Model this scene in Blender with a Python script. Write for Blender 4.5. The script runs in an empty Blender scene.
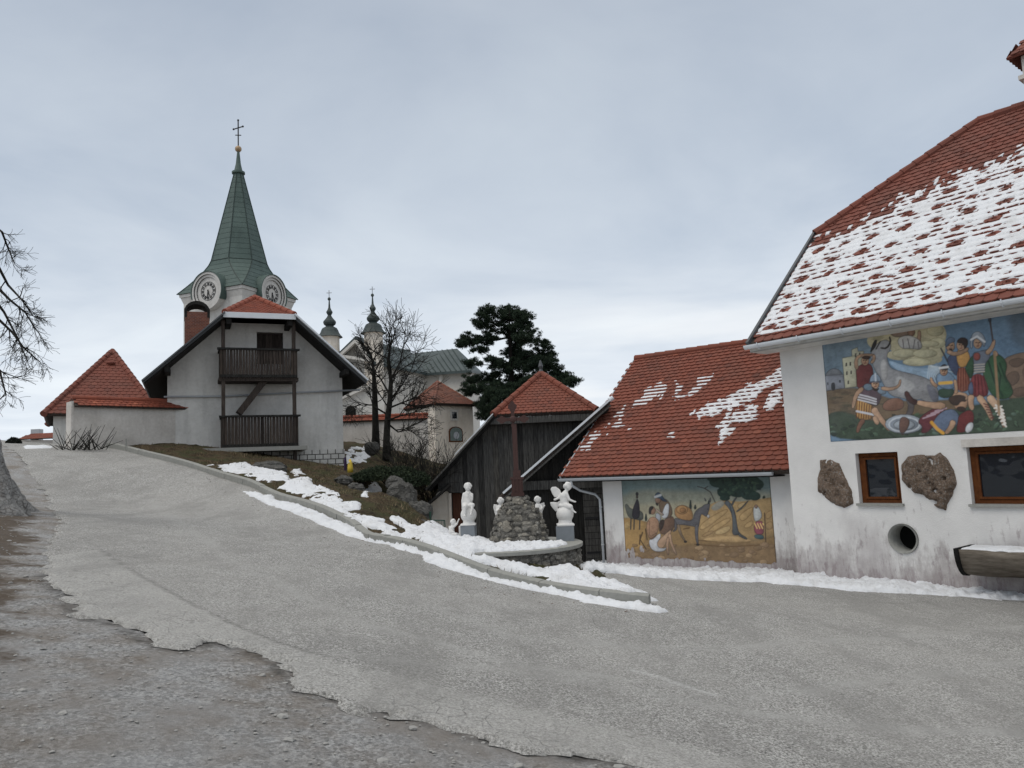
import bpy, bmesh, math, random
import numpy as np
from mathutils import Vector, Matrix

random.seed(7)
RNG = np.random.default_rng(7)
scene = bpy.context.scene
COL = scene.collection

# ------------------------------------------------------------------ camera
FPX = 769.0
TH = math.atan(0.11)
PH = 0.044
cF = np.array([0, math.cos(TH), math.sin(TH)])
cU0 = np.array([0, -math.sin(TH), math.cos(TH)])
cR0 = np.array([1.0, 0, 0])
cR = cR0 * math.cos(PH) - cU0 * math.sin(PH)
cU = cU0 * math.cos(PH) + cR0 * math.sin(PH)
EYE = np.array([0, 0, 1.65])
cam = bpy.data.cameras.new('camera')
cam.sensor_width = 36
cam.lens = 36 * FPX / 1024
cam.clip_end = 6000
camo = bpy.data.objects.new('camera', cam)
COL.objects.link(camo)
m = Matrix(((cR[0], cU[0], -cF[0], EYE[0]), (cR[1], cU[1], -cF[1], EYE[1]), (cR[2], cU[2], -cF[2], EYE[2]), (0, 0, 0, 1)))
camo.matrix_world = m
scene.camera = camo

# ------------------------------------------------------------------ sky and light
scene.view_settings.view_transform = 'Standard'
scene.view_settings.look = 'None'
scene.view_settings.exposure = 0.2
scene.view_settings.gamma = 1.0
scene.view_settings.use_curve_mapping = False
SUN_EL, SUN_AZ = math.radians(52), math.radians(232)   # azimuth clockwise from +Y
world = bpy.data.worlds.new("World")
scene.world = world
world.use_nodes = True
wt = world.node_tree
wt.nodes.clear()
def wn(t, **k):
    n = wt.nodes.new(t)
    for a, b in k.items(): setattr(n, a, b)
    return n
out = wn('ShaderNodeOutputWorld')
bg1 = wn('ShaderNodeBackground'); bg2 = wn('ShaderNodeBackground')
sky = wn('ShaderNodeTexSky', sky_type='NISHITA', sun_disc=False, sun_elevation=SUN_EL, sun_rotation=SUN_AZ)
wt.links.new(sky.outputs[0], bg1.inputs[0]); bg1.inputs[1].default_value = 0.09
tc = wn('ShaderNodeTexCoord')
sep = wn('ShaderNodeSeparateXYZ'); wt.links.new(tc.outputs['Generated'], sep.inputs[0])
def wramp(stops, src):
    r = wn('ShaderNodeValToRGB'); e = r.color_ramp.elements
    while len(e) > 1: e.remove(e[-1])
    e[0].position, e[0].color = stops[0][0], (*stops[0][1], 1)
    for p, c in stops[1:]:
        q = e.new(p); q.color = (*c, 1)
    wt.links.new(src, r.inputs[0]); return r
def wmath(op, a, b=None):
    n = wn('ShaderNodeMath', operation=op)
    for i, x in enumerate((a, b)):
        if x is None: continue
        if isinstance(x, (int, float)): n.inputs[i].default_value = x
        else: wt.links.new(x, n.inputs[i])
    return n.outputs[0]
base = wramp([(0.0, (.74, .80, .87)), (.05, (.74, .795, .86)), (.13, (.69, .745, .81)), (.24, (.57, .63, .705)), (.36, (.485, .545, .625)),
              (.52, (.415, .47, .55)), (.66, (.50, .54, .60)), (.80, (1.05, 1.04, 1.02)), (1.0, (1.25, 1.22, 1.16))], sep.outputs[2])
# flat layered cloud: direction projected on a cloud deck
den = wmath('ADD', wmath('MAXIMUM', sep.outputs[2], 0.0), 0.10)
cmb = wn('ShaderNodeCombineXYZ')
wt.links.new(wmath('DIVIDE', sep.outputs[0], den), cmb.inputs[0])
wt.links.new(wmath('MULTIPLY', wmath('DIVIDE', sep.outputs[1], den), 1.0), cmb.inputs[1])
n1 = wn('ShaderNodeTexNoise'); n1.inputs['Scale'].default_value = .8; n1.inputs['Detail'].default_value = 6; n1.inputs['Roughness'].default_value = .55
n1.inputs['Distortion'].default_value = .4
wt.links.new(cmb.outputs[0], n1.inputs['Vector'])
r1 = wramp([(.32, (.82, .85, .89)), (.5, (1.0, 1.0, 1.0)), (.66, (1.14, 1.125, 1.09))], n1.outputs[0])
mul = wn('ShaderNodeMix', data_type='RGBA', blend_type='MULTIPLY'); mul.inputs[0].default_value = 1
wt.links.new(base.outputs[0], mul.inputs[6]); wt.links.new(r1.outputs[0], mul.inputs[7])
# warm-white break in the cloud low on the right
n2 = wn('ShaderNodeTexNoise'); n2.inputs['Scale'].default_value = .9; n2.inputs['Detail'].default_value = 5
mp = wn('ShaderNodeMapping'); mp.inputs['Location'].default_value = (4.3, 1.7, 0); mp.inputs['Scale'].default_value = (.8, 1.3, 1)
wt.links.new(cmb.outputs[0], mp.inputs[0]); wt.links.new(mp.outputs[0], n2.inputs['Vector'])
lowr = wramp([(.04, (1, 1, 1)), (.28, (0, 0, 0))], sep.outputs[2])
xr = wramp([(0.40, (0, 0, 0)), (.62, (1, 1, 1))], wmath('MULTIPLY', wmath('ADD', sep.outputs[0], 1.0), .5))
nb = wramp([(.42, (0, 0, 0)), (.62, (1, 1, 1))], n2.outputs[0])
fac = wmath('MULTIPLY', wmath('MULTIPLY', lowr.outputs[0], xr.outputs[0]), wmath('ADD', wmath('MULTIPLY', nb.outputs[0], .85), .15))
mx = wn('ShaderNodeMix', data_type='RGBA'); wt.links.new(fac, mx.inputs[0]); wt.links.new(mul.outputs[2], mx.inputs[6]); mx.inputs[7].default_value = (.93, .93, .92, 1)
wt.links.new(mx.outputs[2], bg2.inputs[0]); bg2.inputs[1].default_value = 1.0
ms = wn('ShaderNodeMixShader'); ms.inputs[0].default_value = .95
wt.links.new(bg1.outputs[0], ms.inputs[1]); wt.links.new(bg2.outputs[0], ms.inputs[2]); wt.links.new(ms.outputs[0], out.inputs[0])
sl = bpy.data.lights.new('sun', 'SUN'); sl.energy = 0.8; sl.angle = math.radians(30); sl.color = (1, .95, .88)
so = bpy.data.objects.new('sun', sl); COL.objects.link(so)
sd_ = Vector((math.sin(SUN_AZ) * math.cos(SUN_EL), math.cos(SUN_AZ) * math.cos(SUN_EL), math.sin(SUN_EL)))
so.rotation_euler = (-sd_).to_track_quat('-Z', 'Y').to_euler(); so.location = (0, 0, 60)

# ------------------------------------------------------------------ maths helpers
def ray(u, v): return cF + (u - 512) / FPX * cR + (384 - v) / FPX * cU
def P(u, v, Y):
    d = ray(u, v); return EYE + d * (Y / d[1])
def hit(u, v, p0, n):
    d = ray(u, v); return EYE + d * (np.dot(p0 - EYE, n) / np.dot(d, n))
UP = np.array([0, 0, 1.0])
class Frame:
    """vertical plane: s to the right along the wall, z up, o out towards the viewer"""
    def __init__(self, C, hd):          # hd: heading (deg) of the 'right' direction, clockwise from +Y
        a = math.radians(hd)
        self.C = np.array([C[0], C[1], 0.0]); self.r = np.array([math.sin(a), math.cos(a), 0.0])
        self.n = np.array([self.r[1], -self.r[0], 0.0])
        if self.n[1] > 0: self.n = -self.n
    def w(self, s, z, o=0.0): return self.C + self.r * s + UP * z + self.n * o
    def uv(self, u, v, o=0.0):
        q = hit(u, v, self.C + self.n * o, self.n); return float(np.dot(q - self.C, self.r)), float(q[2])
    def pts(self, pl, o=0.0): return [self.uv(u, v, o) for u, v in pl]

def _h(ix, iy, seed):
    ix = ix.astype(np.int64); iy = iy.astype(np.int64)
    n = (ix * 374761393 + iy * 668265263 + seed * 362437) & 0xffffffff
    n = ((n ^ (n >> 13)) * 1274126177) & 0xffffffff
    n = (n ^ (n >> 16)) & 0xffff
    return n / 65535.0
def vnoise(x, y, seed=0):
    x = np.asarray(x, float); y = np.asarray(y, float)
    ix = np.floor(x); iy = np.floor(y); fx = x - ix; fy = y - iy
    fx = fx * fx * (3 - 2 * fx); fy = fy * fy * (3 - 2 * fy)
    a = _h(ix, iy, seed); b = _h(ix + 1, iy, seed); c = _h(ix, iy + 1, seed); d = _h(ix + 1, iy + 1, seed)
    return (a + (b - a) * fx) * (1 - fy) + (c + (d - c) * fx) * fy
def fbm(x, y, sc=1.0, oc=4, seed=0, gain=.5):
    t = 0; amp = 1; s = 0
    for i in range(oc):
        t = t + amp * (vnoise(np.asarray(x) * sc + 17.3 * i, np.asarray(y) * sc - 9.1 * i, seed + i) - .5); s += amp; amp *= gain; sc *= 2.03
    return t / s * 2      # about -1..1
def sdpoly(x, y, poly):
    """signed distance, positive inside"""
    x = np.asarray(x, float); y = np.asarray(y, float)
    d = np.full(x.shape, 1e18); ins = np.zeros(x.shape, bool)
    n = len(poly)
    for i in range(n):
        ax, ay = poly[i][:2]; bx, by = poly[(i + 1) % n][:2]
        ex, ey = bx - ax, by - ay
        t = np.clip(((x - ax) * ex + (y - ay) * ey) / (ex * ex + ey * ey + 1e-12), 0, 1)
        d = np.minimum(d, (x - ax - t * ex) ** 2 + (y - ay - t * ey) ** 2)
        c = ((ay > y) != (by > y)) & (x < (bx - ax) * (y - ay) / ((by - ay) if by != ay else 1e-12) + ax)
        ins ^= c
    return np.where(ins, np.sqrt(d), -np.sqrt(d))
def sdline(x, y, line):
    x = np.asarray(x, float); y = np.asarray(y, float); d = np.full(x.shape, 1e18)
    for i in range(len(line) - 1):
        ax, ay = line[i][:2]; bx, by = line[i + 1][:2]; ex, ey = bx - ax, by - ay
        t = np.clip(((x - ax) * ex + (y - ay) * ey) / (ex * ex + ey * ey + 1e-12), 0, 1)
        d = np.minimum(d, (x - ax - t * ex) ** 2 + (y - ay - t * ey) ** 2)
    return np.sqrt(d)
def sstep(a, b, x):
    t = np.clip((np.asarray(x, float) - a) / (b - a), 0, 1); return t * t * (3 - 2 * t)

# ------------------------------------------------------------------ mesh helpers
def origin_of(parent):
    o = np.zeros(3); p = parent
    while p is not None: o = o + np.array(p.location); p = p.parent
    return o
def tag(o, label=None, cat=None, group=None, kind=None):
    if label: o['label'] = label
    if cat: o['category'] = cat
    if group: o['group'] = group
    if kind: o['kind'] = kind
    return o
def thing(name, loc, label, cat, group=None):
    o = bpy.data.objects.new(name, None); COL.objects.link(o); o.location = [float(c) for c in loc]; o.empty_display_size = .3
    return tag(o, label, cat, group)
def link_mesh(name, verts, faces, mat, parent=None, smooth=False, cols=None, attrs=None, origin=None):
    me = bpy.data.meshes.new(name)
    v = np.asarray(verts, float).reshape(-1, 3)
    og = origin_of(parent) if origin is None else np.asarray(origin, float)
    v = v - og
    if isinstance(faces, np.ndarray):
        nf = len(faces); k = faces.shape[1]
        me.vertices.add(len(v)); me.vertices.foreach_set('co', v.ravel())
        me.loops.add(nf * k); me.loops.foreach_set('vertex_index', faces.ravel().astype(np.int32))
        me.polygons.add(nf); me.polygons.foreach_set('loop_start', np.arange(0, nf * k, k, dtype=np.int32))
        me.update(calc_edges=True); me.validate()
    else:
        me.from_pydata([tuple(p) for p in v], [], faces); me.update()
    if cols is not None:
        a = me.color_attributes.new('Col', 'FLOAT_COLOR', 'POINT')
        c = np.asarray(cols, float)
        if c.shape[1] == 3: c = np.concatenate([c, np.ones((len(c), 1))], 1)
        a.data.foreach_set('color', c.ravel().astype(np.float32))
    if attrs:
        for k_, arr in attrs.items():
            a = me.attributes.new(k_, 'FLOAT', 'POINT'); a.data.foreach_set('value', np.asarray(arr, np.float32))
    if smooth: me.polygons.foreach_set('use_smooth', [True] * len(me.polygons))
    if mat: me.materials.append(mat)
    o = bpy.data.objects.new(name, me); COL.objects.link(o)
    if parent is not None: o.parent = parent
    elif origin is not None: o.location = [float(c) for c in og]
    return o
class MB:
    def __init__(self): self.v = []; self.f = []; self.c = []
    def add(self, vs, fs, col=.5):
        b = len(self.v); self.v += [tuple(map(float, p)) for p in vs]; self.f += [tuple(i + b for i in f) for f in fs]
        self.c += [(col, col, col) if not isinstance(col, tuple) else col] * len(vs); return b
    def box8(self, p, col=.5):     # p: 4 bottom (ccw) + 4 top
        self.add(p, [(3, 2, 1, 0), (4, 5, 6, 7), (0, 1, 5, 4), (1, 2, 6, 5), (2, 3, 7, 6), (3, 0, 4, 7)], col)
    def box(self, fr, s0, s1, z0, z1, o0, o1, col=.5):
        q = [fr.w(s0, z0, o1), fr.w(s1, z0, o1), fr.w(s1, z0, o0), fr.w(s0, z0, o0), fr.w(s0, z1, o1), fr.w(s1, z1, o1), fr.w(s1, z1, o0), fr.w(s0, z1, o0)]
        self.box8(q, col)
    def prism(self, pts, vec, col=.5):
        n = len(pts); a = [np.array(p, float) for p in pts]; b = [p + np.array(vec) for p in a]
        fs = [tuple(range(n)), tuple(range(2 * n - 1, n - 1, -1))]
        for i in range(n): j = (i + 1) % n; fs.append((i, i + n, j + n, j))
        self.add(a + b, fs, col)
    def tube(self, path, rad, n=8, caps=True, col=.5):
        path = [np.array(p, float) for p in path]
        if not hasattr(rad, '__len__'): rad = [rad] * len(path)
        rings = []; prev = None
        for i, p in enumerate(path):
            t = path[min(i + 1, len(path) - 1)] - path[max(i - 1, 0)]; t = t / (np.linalg.norm(t) + 1e-12)
            if prev is None:
                a = np.array([0, 0, 1.0]) if abs(t[2]) < .9 else np.array([1.0, 0, 0]); x = np.cross(a, t)
            else: x = prev - t * np.dot(prev, t)
            x = x / (np.linalg.norm(x) + 1e-12); prev = x; y = np.cross(t, x)
            rings.append([p + (x * math.cos(2 * math.pi * k / n) + y * math.sin(2 * math.pi * k / n)) * rad[i] for k in range(n)])
        vs = [q for r in rings for q in r]; fs = []
        for i in range(len(path) - 1):
            for k in range(n):
                fs.append((i * n + k, i * n + (k + 1) % n, (i + 1) * n + (k + 1) % n, (i + 1) * n + k))
        if caps: fs.append(tuple(range(n - 1, -1, -1))); fs.append(tuple((len(path) - 1) * n + k for k in range(n)))
        self.add(vs, fs, col)
    def lathe(self, c, prof, n=24, col=.5, ang=0):     # prof: (r, z)
        c = np.array(c, float); vs = []; fs = []
        for r, z in prof:
            for k in range(n):
                a = ang + 2 * math.pi * k / n; vs.append(c + np.array([r * math.cos(a), r * math.sin(a), z]))
        for i in range(len(prof) - 1):
            for k in range(n): fs.append((i * n + k, i * n + (k + 1) % n, (i + 1) * n + (k + 1) % n, (i + 1) * n + k))
        fs.append(tuple(range(n - 1, -1, -1))); fs.append(tuple((len(prof) - 1) * n + k for k in range(n)))
        self.add(vs, fs, col)
    def stone(self, c, rx, ry, rz, seed, col=.5, rough=.22, sub=1):
        bm = bmesh.new(); bmesh.ops.create_icosphere(bm, subdivisions=sub, radius=1)
        rr = random.Random(seed); R = Matrix.Rotation(rr.uniform(0, 6.28), 3, Vector((rr.uniform(-1, 1), rr.uniform(-1, 1), rr.uniform(-1, 1) + .01)))
        vs = []
        for v in bm.verts:
            p = R @ v.co; k = 1 + rr.uniform(-rough, rough); vs.append((c[0] + p.x * rx * k, c[1] + p.y * ry * k, c[2] + p.z * rz * k))
        fs = [tuple(v.index for v in f.verts) for f in bm.faces]; bm.free(); self.add(vs, fs, col)
    def build(self, name, mat, parent=None, smooth=False, origin=None):
        return link_mesh(name, self.v, self.f, mat, parent, smooth, self.c, None, origin)
def masked_grid(U, V, sd):
    """cells of the grid where sd > 0, border vertices pulled on to the zero line"""
    nu, nv = len(U), len(V)
    X, Y = np.meshgrid(U, V, indexing='ij')
    gx, gy = np.gradient(sd, U, V)
    pos = sd > 0
    cell = pos[:-1, :-1] | pos[1:, :-1] | pos[:-1, 1:] | pos[1:, 1:]
    g2 = gx * gx + gy * gy + 1e-6
    du = np.gradient(U)[:, None]; dv = np.gradient(V)[None, :]
    mvx = np.clip(-sd * gx / g2, -1.0 * du, 1.0 * du); mvy = np.clip(-sd * gy / g2, -1.0 * dv, 1.0 * dv)
    X2 = np.where(pos, X, X + mvx); Y2 = np.where(pos, Y, Y + mvy)
    idx = np.arange(nu * nv).reshape(nu, nv)
    ci, cj = np.nonzero(cell)
    F4 = np.stack([idx[ci, cj], idx[ci + 1, cj], idx[ci + 1, cj + 1], idx[ci, cj + 1]], 1)
    used = np.unique(F4); remap = -np.ones(nu * nv, int); remap[used] = np.arange(len(used))
    return X2.ravel()[used], Y2.ravel()[used], np.maximum(sd, 0).ravel()[used], remap[F4]

# ------------------------------------------------------------------ materials
def lin(c):
    c = np.asarray(c, float) / 255.0
    return tuple(np.where(c <= .04045, c / 12.92, ((c + .055) / 1.055) ** 2.4))
class Mt:
    def __init__(self, name, rough=.85, spec=.25):
        self.m = bpy.data.materials.new(name); self.m.use_nodes = True; self.t = self.m.node_tree
        self.b = self.t.nodes['Principled BSDF']; self.b.inputs['Roughness'].default_value = rough
        self.b.inputs['Specular IOR Level'].default_value = spec
    def n(self, t, **k):
        x = self.t.nodes.new(t)
        for a, b in k.items(): setattr(x, a, b)
        return x
    def put(self, src, inp):
        if isinstance(src, (int, float)): inp.default_value = src
        elif isinstance(src, tuple): inp.default_value = (*src, 1) if len(src) == 3 and inp.type == 'RGBA' else src
        else: self.t.links.new(src, inp)
    def pos(self, sc=(1, 1, 1), rot=(0, 0, 0), world=False):
        c = self.n('ShaderNodeNewGeometry').outputs['Position'] if world else self.n('ShaderNodeTexCoord').outputs['Object']
        mp = self.n('ShaderNodeMapping'); mp.inputs['Scale'].default_value = sc; mp.inputs['Rotation'].default_value = rot
        self.t.links.new(c, mp.inputs[0]); return mp.outputs[0]
    def noise(self, scale, detail=4, rough=.55, vec=None, dist=0):
        x = self.n('ShaderNodeTexNoise'); x.inputs['Scale'].default_value = scale; x.inputs['Detail'].default_value = detail
        x.inputs['Roughness'].default_value = rough; x.inputs['Distortion'].default_value = dist
        self.t.links.new(vec if vec is not None else self.pos(), x.inputs['Vector']); return x.outputs[0]
    def voro(self, scale, vec=None, feature='F1', out='Distance', rnd=1):
        x = self.n('ShaderNodeTexVoronoi', feature=feature); x.inputs['Scale'].default_value = scale; x.inputs['Randomness'].default_value = rnd
        self.t.links.new(vec if vec is not None else self.pos(), x.inputs['Vector']); return x.outputs[out]
    def ramp(self, src, stops):
        r = self.n('ShaderNodeValToRGB'); e = r.color_ramp.elements
        while len(e) > 1: e.remove(e[-1])
        def c4(c): return (c, c, c, 1) if isinstance(c, (int, float)) else (*c, 1)
        e[0].position = stops[0][0]; e[0].color = c4(stops[0][1])
        for p, c in stops[1:]: q = e.new(p); q.color = c4(c)
        self.t.links.new(src, r.inputs[0]); return r.outputs[0]
    def mix(self, fac, a, b, mode='MIX'):
        x = self.n('ShaderNodeMix', data_type='RGBA', blend_type=mode)
        self.put(fac, x.inputs[0]); self.put(a, x.inputs[6]); self.put(b, x.inputs[7]); return x.outputs[2]
    def math(self, op, a, b=0.0, clamp=False):
        x = self.n('ShaderNodeMath', operation=op); x.use_clamp = clamp; self.put(a, x.inputs[0]); self.put(b, x.inputs[1]); return x.outputs[0]
    def attr(self, name, out='Fac'):
        x = self.n('ShaderNodeAttribute'); x.attribute_name = name; return x.outputs[out]
    def z(self, world=True):
        s = self.n('ShaderNodeSeparateXYZ'); self.t.links.new(self.n('ShaderNodeNewGeometry').outputs['Position'] if world else self.n('ShaderNodeTexCoord').outputs['Object'], s.inputs[0]); return s.outputs[2]
    def bump(self, h, strength=.4, dist=.01, nrm=None):
        x = self.n('ShaderNodeBump'); x.inputs['Strength'].default_value = strength; x.inputs['Distance'].default_value = dist
        self.t.links.new(h, x.inputs['Height'])
        if nrm is not None: self.t.links.new(nrm, x.inputs['Normal'])
        self.t.links.new(x.outputs[0], self.b.inputs['Normal']); return x.outputs[0]
    def col(self, c): self.put(c, self.b.inputs['Base Color']); return self
    def rough(self, c): self.put(c, self.b.inputs['Roughness']); return self

def plaster(name, c, c2, sc=1.0, bump=.35, dirt=.25):
    M = Mt(name, .92, .15)
    big = M.ramp(M.noise(.7 * sc, 5, .6), [(.35, 0.0), (.68, 1.0)])
    fine = M.noise(9 * sc, 5, .65)
    col = M.mix(M.math('MULTIPLY', big, dirt * 2), c, c2)
    st = M.ramp(M.noise(1.3, 4, .6, M.pos((2.2, 2.2, .25))), [(.5, 0.0), (.75, 1.0)])
    col = M.mix(M.math('MULTIPLY', st, dirt), col, tuple(x * .72 for x in c2))
    col = M.mix(.12, col, M.ramp(fine, [(.3, (.1, .1, .1)), (.7, (1, 1, 1))]), 'OVERLAY')
    M.col(col); M.bump(M.math('ADD', fine, M.noise(45 * sc, 3)), bump, .012); return M.m
def wood(name, c, c2, sc=(14, 14, 1.2), bump=.5):
    M = Mt(name, .88, .15)
    g = M.noise(2.2, 6, .65, M.pos(sc))
    col = M.mix(M.ramp(g, [(.32, 0.0), (.68, 1.0)]), c, c2)
    a = M.attr('Col')
    col = M.mix(1.0, col, M.ramp(a, [(0, (.45, .45, .46)), (.5, (1, 1, 1)), (1, (1.0, .97, .92))]), 'MULTIPLY')
    M.col(col); M.bump(g, bump, .01); return M.m
def tiles(name, c1, c2, c3, moss=.25):
    M = Mt(name, .78, .3)
    a = M.attr('Col')
    col = M.ramp(a, [(0.0, c2), (.45, c1), (.8, c1), (1.0, c3)])
    d = M.ramp(M.noise(1.1, 5, .62), [(.42, 0.0), (.72, 1.0)])
    col = M.mix(M.math('MULTIPLY', d, moss), col, (.07, .055, .045))
    col = M.mix(M.math('MULTIPLY', M.ramp(M.noise(22, 4, .6), [(.45, 0.0), (.75, 1.0)]), .35), col, (.12, .06, .045))
    M.col(col); M.bump(M.noise(60, 3), .2, .004); return M.m
def plain(name, c, rough=.7, spec=.3, metal=0.0, var=.15, sc=6):
    M = Mt(name, rough, spec); M.b.inputs['Metallic'].default_value = metal
    n = M.noise(sc, 4, .6)
    M.col(M.mix(n, tuple(x * (1 - var) for x in c), tuple(min(1, x * (1 + var)) for x in c))); M.bump(n, .15, .005); return M.m

def mk_snow():
    M = Mt('snow', .6, .3)
    n = M.noise(5, 5, .6); d = M.ramp(M.noise(2.2, 6, .7), [(.50, 0.0), (.74, 1.0)])
    col = M.mix(M.math('MULTIPLY', d, .45), (.72, .735, .76), (.38, .36, .33))
    grit = M.ramp(M.noise(38, 4, .8), [(.60, 0.0), (.70, 1.0)]); col = M.mix(M.math('MULTIPLY', grit, M.math('ADD', M.math('MULTIPLY', d, .5), .12)), col, (.16, .14, .12))
    M.col(col); M.bump(M.math('ADD', n, M.noise(26, 4, .6)), .7, .04)
    M.b.inputs['Subsurface Weight'].default_value = 0.0
    return M.m
def mk_rock(name, c, c2, c3, sc=1.0, disp=.6):
    M = Mt(name, .93, .15)
    n = M.noise(3 * sc, 8, .65); v = M.voro(7 * sc, feature='DISTANCE_TO_EDGE')
    col = M.mix(M.ramp(n, [(.35, 0.0), (.65, 1.0)]), c, c2)
    col = M.mix(M.ramp(M.noise(11 * sc, 5, .7), [(.55, 0.0), (.66, 1.0)]), col, c3)
    a = M.attr('Col'); col = M.mix(1.0, col, M.ramp(a, [(0, (.5, .5, .5)), (.5, (1, 1, 1)), (1, (1.45, 1.4, 1.3))]), 'MULTIPLY')
    M.col(col); M.bump(M.math('ADD', n, M.math('MULTIPLY', M.ramp(v, [(0, 0.0), (.1, 1.0)]), .25)), disp, .06); return M.m

MAT = {}
MAT['snow'] = mk_snow()
MAT['white_plaster'] = plaster('grey white plaster', (.66, .645, .61), (.50, .49, .465), .9, .35, .5)
MAT['old_plaster'] = plaster('weathered plaster', (.60, .57, .53), (.42, .39, .355), 1.2, .4, .4)
MAT['far_plaster'] = plaster('pale church plaster', (.58, .56, .52), (.46, .44, .41), .5, .2, .3)
MAT['beige_plaster'] = plaster('beige plaster', (.76, .69, .60), (.56, .51, .44), .7, .3, .45)
MAT['tower_plaster'] = plaster('tower plaster', (.60, .585, .56), (.44, .43, .41), .5, .25, .4)
MAT['tile_red'] = tiles('red clay tiles', lin((122, 67, 52)), lin((102, 56, 45)), lin((138, 80, 62)), .34)
MAT['tile_dark'] = tiles('dark red clay tiles', lin((116, 65, 53)), lin((96, 54, 46)), lin((130, 77, 63)), .32)
MAT['tile_orange'] = tiles('orange clay tiles', lin((138, 74, 56)), lin((114, 60, 48)), lin((158, 92, 70)), .28)
MAT['tile_brown'] = tiles('brown clay tiles', lin((124, 78, 62)), lin((98, 66, 55)), lin((142, 92, 74)), .60)
MAT['dark_wood'] = wood('dark weathered wood', (.022, .018, .016), (.085, .068, .058))
MAT['grey_wood'] = wood('grey weathered wood', (.030, .029, .028), (.115, .112, .105), bump=.9)
MAT['black_wood'] = wood('blackened wood', (.010, .0095, .009), (.035, .034, .032))
MAT['brown_wood'] = wood('red brown boards', (.07, .03, .02), (.13, .06, .04))
MAT['window_wood'] = wood('varnished window wood', lin((76, 42, 22)), lin((100, 60, 32)), (5, 5, 5), .1)
MAT['metal'] = plain('painted sheet metal', (.36, .38, .40), .5, .5, 0, .1)
MAT['light_metal'] = plain('pale sheet metal edge', (.62, .65, .68), .45, .5, 0, .08)
MAT['dark_metal'] = plain('dark sheet metal', (.06, .065, .07), .5, .5, 0, .2)
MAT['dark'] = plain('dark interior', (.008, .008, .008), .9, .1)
MAT['concrete'] = plain('concrete', (.27, .27, .25), .9, .2, 0, .3, 12)
MAT['statue'] = plain('white painted cast stone', (.68, .67, .65), .65, .3, 0, .14, 9)
MAT['pedestal'] = plain('grey painted concrete', (.20, .22, .24), .85, .2, 0, .15, 10)
MAT['cross_paint'] = plain('rust red paint', (.062, .032, .028), .75, .3, 0, .35, 30)
MAT['gold'] = plain('aged gilding', (.35, .24, .14), .5, .5, .3, .2)
MAT['iron'] = plain('black iron', (.02, .02, .022), .6, .4, .3)
MAT['pale_iron'] = plain('pale weathered metal', (.40, .42, .45), .6, .4, .2)
MAT['bark'] = mk_rock('bark', (.012, .011, .010), (.034, .031, .028), (.022, .030, .016), 2, .7)
MAT['pale_bark'] = mk_rock('pale lichen bark', (.17, .165, .16), (.33, .33, .32), (.12, .11, .10), 1.6, 1.0)
MAT['rock'] = mk_rock('grey limestone', (.12, .115, .105), (.24, .235, .22), (.33, .33, .31), 1.0, 1.0)
MAT['brown_rock'] = mk_rock('brown pitted rock', (.25, .18, .13), (.44, .33, .255), (.60, .58, .55), 2.6, .9)
MAT['stones'] = mk_rock('wall stones', (.10, .095, .085), (.22, .21, .19), (.34, .33, .30), 1.6, .8)
MAT['mortar'] = plain('mortar', (.085, .08, .072), .95, .1, 0, .3, 20)
MAT['green_paint'] = plain('dark green paint', (.015, .05, .035), .6, .4)
MAT['yellow'] = plain('yellow plastic', (.62, .44, .05), .5, .4, 0, .1)
MAT['purple'] = plain('dark purple cloth', (.04, .025, .06), .9, .1)

def mk_copper(name, c, c2, seams=None):
    M = Mt(name, .6, .35)
    n = M.noise(.6, 5, .6); col = M.mix(M.ramp(n, [(.3, 0.0), (.7, 1.0)]), c, c2)
    st = M.ramp(M.noise(1.0, 4, .6, M.pos((3, 3, .3))), [(.5, 0.0), (.8, 1.0)])
    col = M.mix(M.math('MULTIPLY', st, .4), col, tuple(x * .5 for x in c))
    M.col(col); M.bump(n, .2, .02)
    return M.m
MAT['copper'] = mk_copper('green patinated copper', (.050, .080, .072), (.085, .125, .112))
MAT['copper_dark'] = mk_copper('dark patinated copper', (.028, .038, .037), (.055, .072, .070))
MAT['slate_metal'] = mk_copper('grey green church roof metal', (.042, .058, .058), (.068, .088, .088))
MAT['seam'] = plain('copper seam', (.028, .045, .04), .6, .3)
M = Mt('window glass', .04, .6); M.col((.010, .014, .02)); M.bump(M.noise(1.6, 2, .5), .14, .2); MAT['glass'] = M.m
M = Mt('red brick', .9, .15)
b = M.n('ShaderNodeTexBrick'); b.inputs['Scale'].default_value = 4.0
M.t.links.new(M.pos((1, 1, 1), (math.radians(90), 0, 0)), b.inputs['Vector'])
b.inputs['Color1'].default_value = (.26, .085, .05, 1); b.inputs['Color2'].default_value = (.15, .05, .035, 1); b.inputs['Mortar'].default_value = (.22, .19, .17, 1); b.inputs['Mortar Size'].default_value = .02
M.col(M.mix(M.math('MULTIPLY', M.noise(4, 5), .6), b.outputs[0], (.09, .05, .04))); MAT['brick'] = M.m
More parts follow.
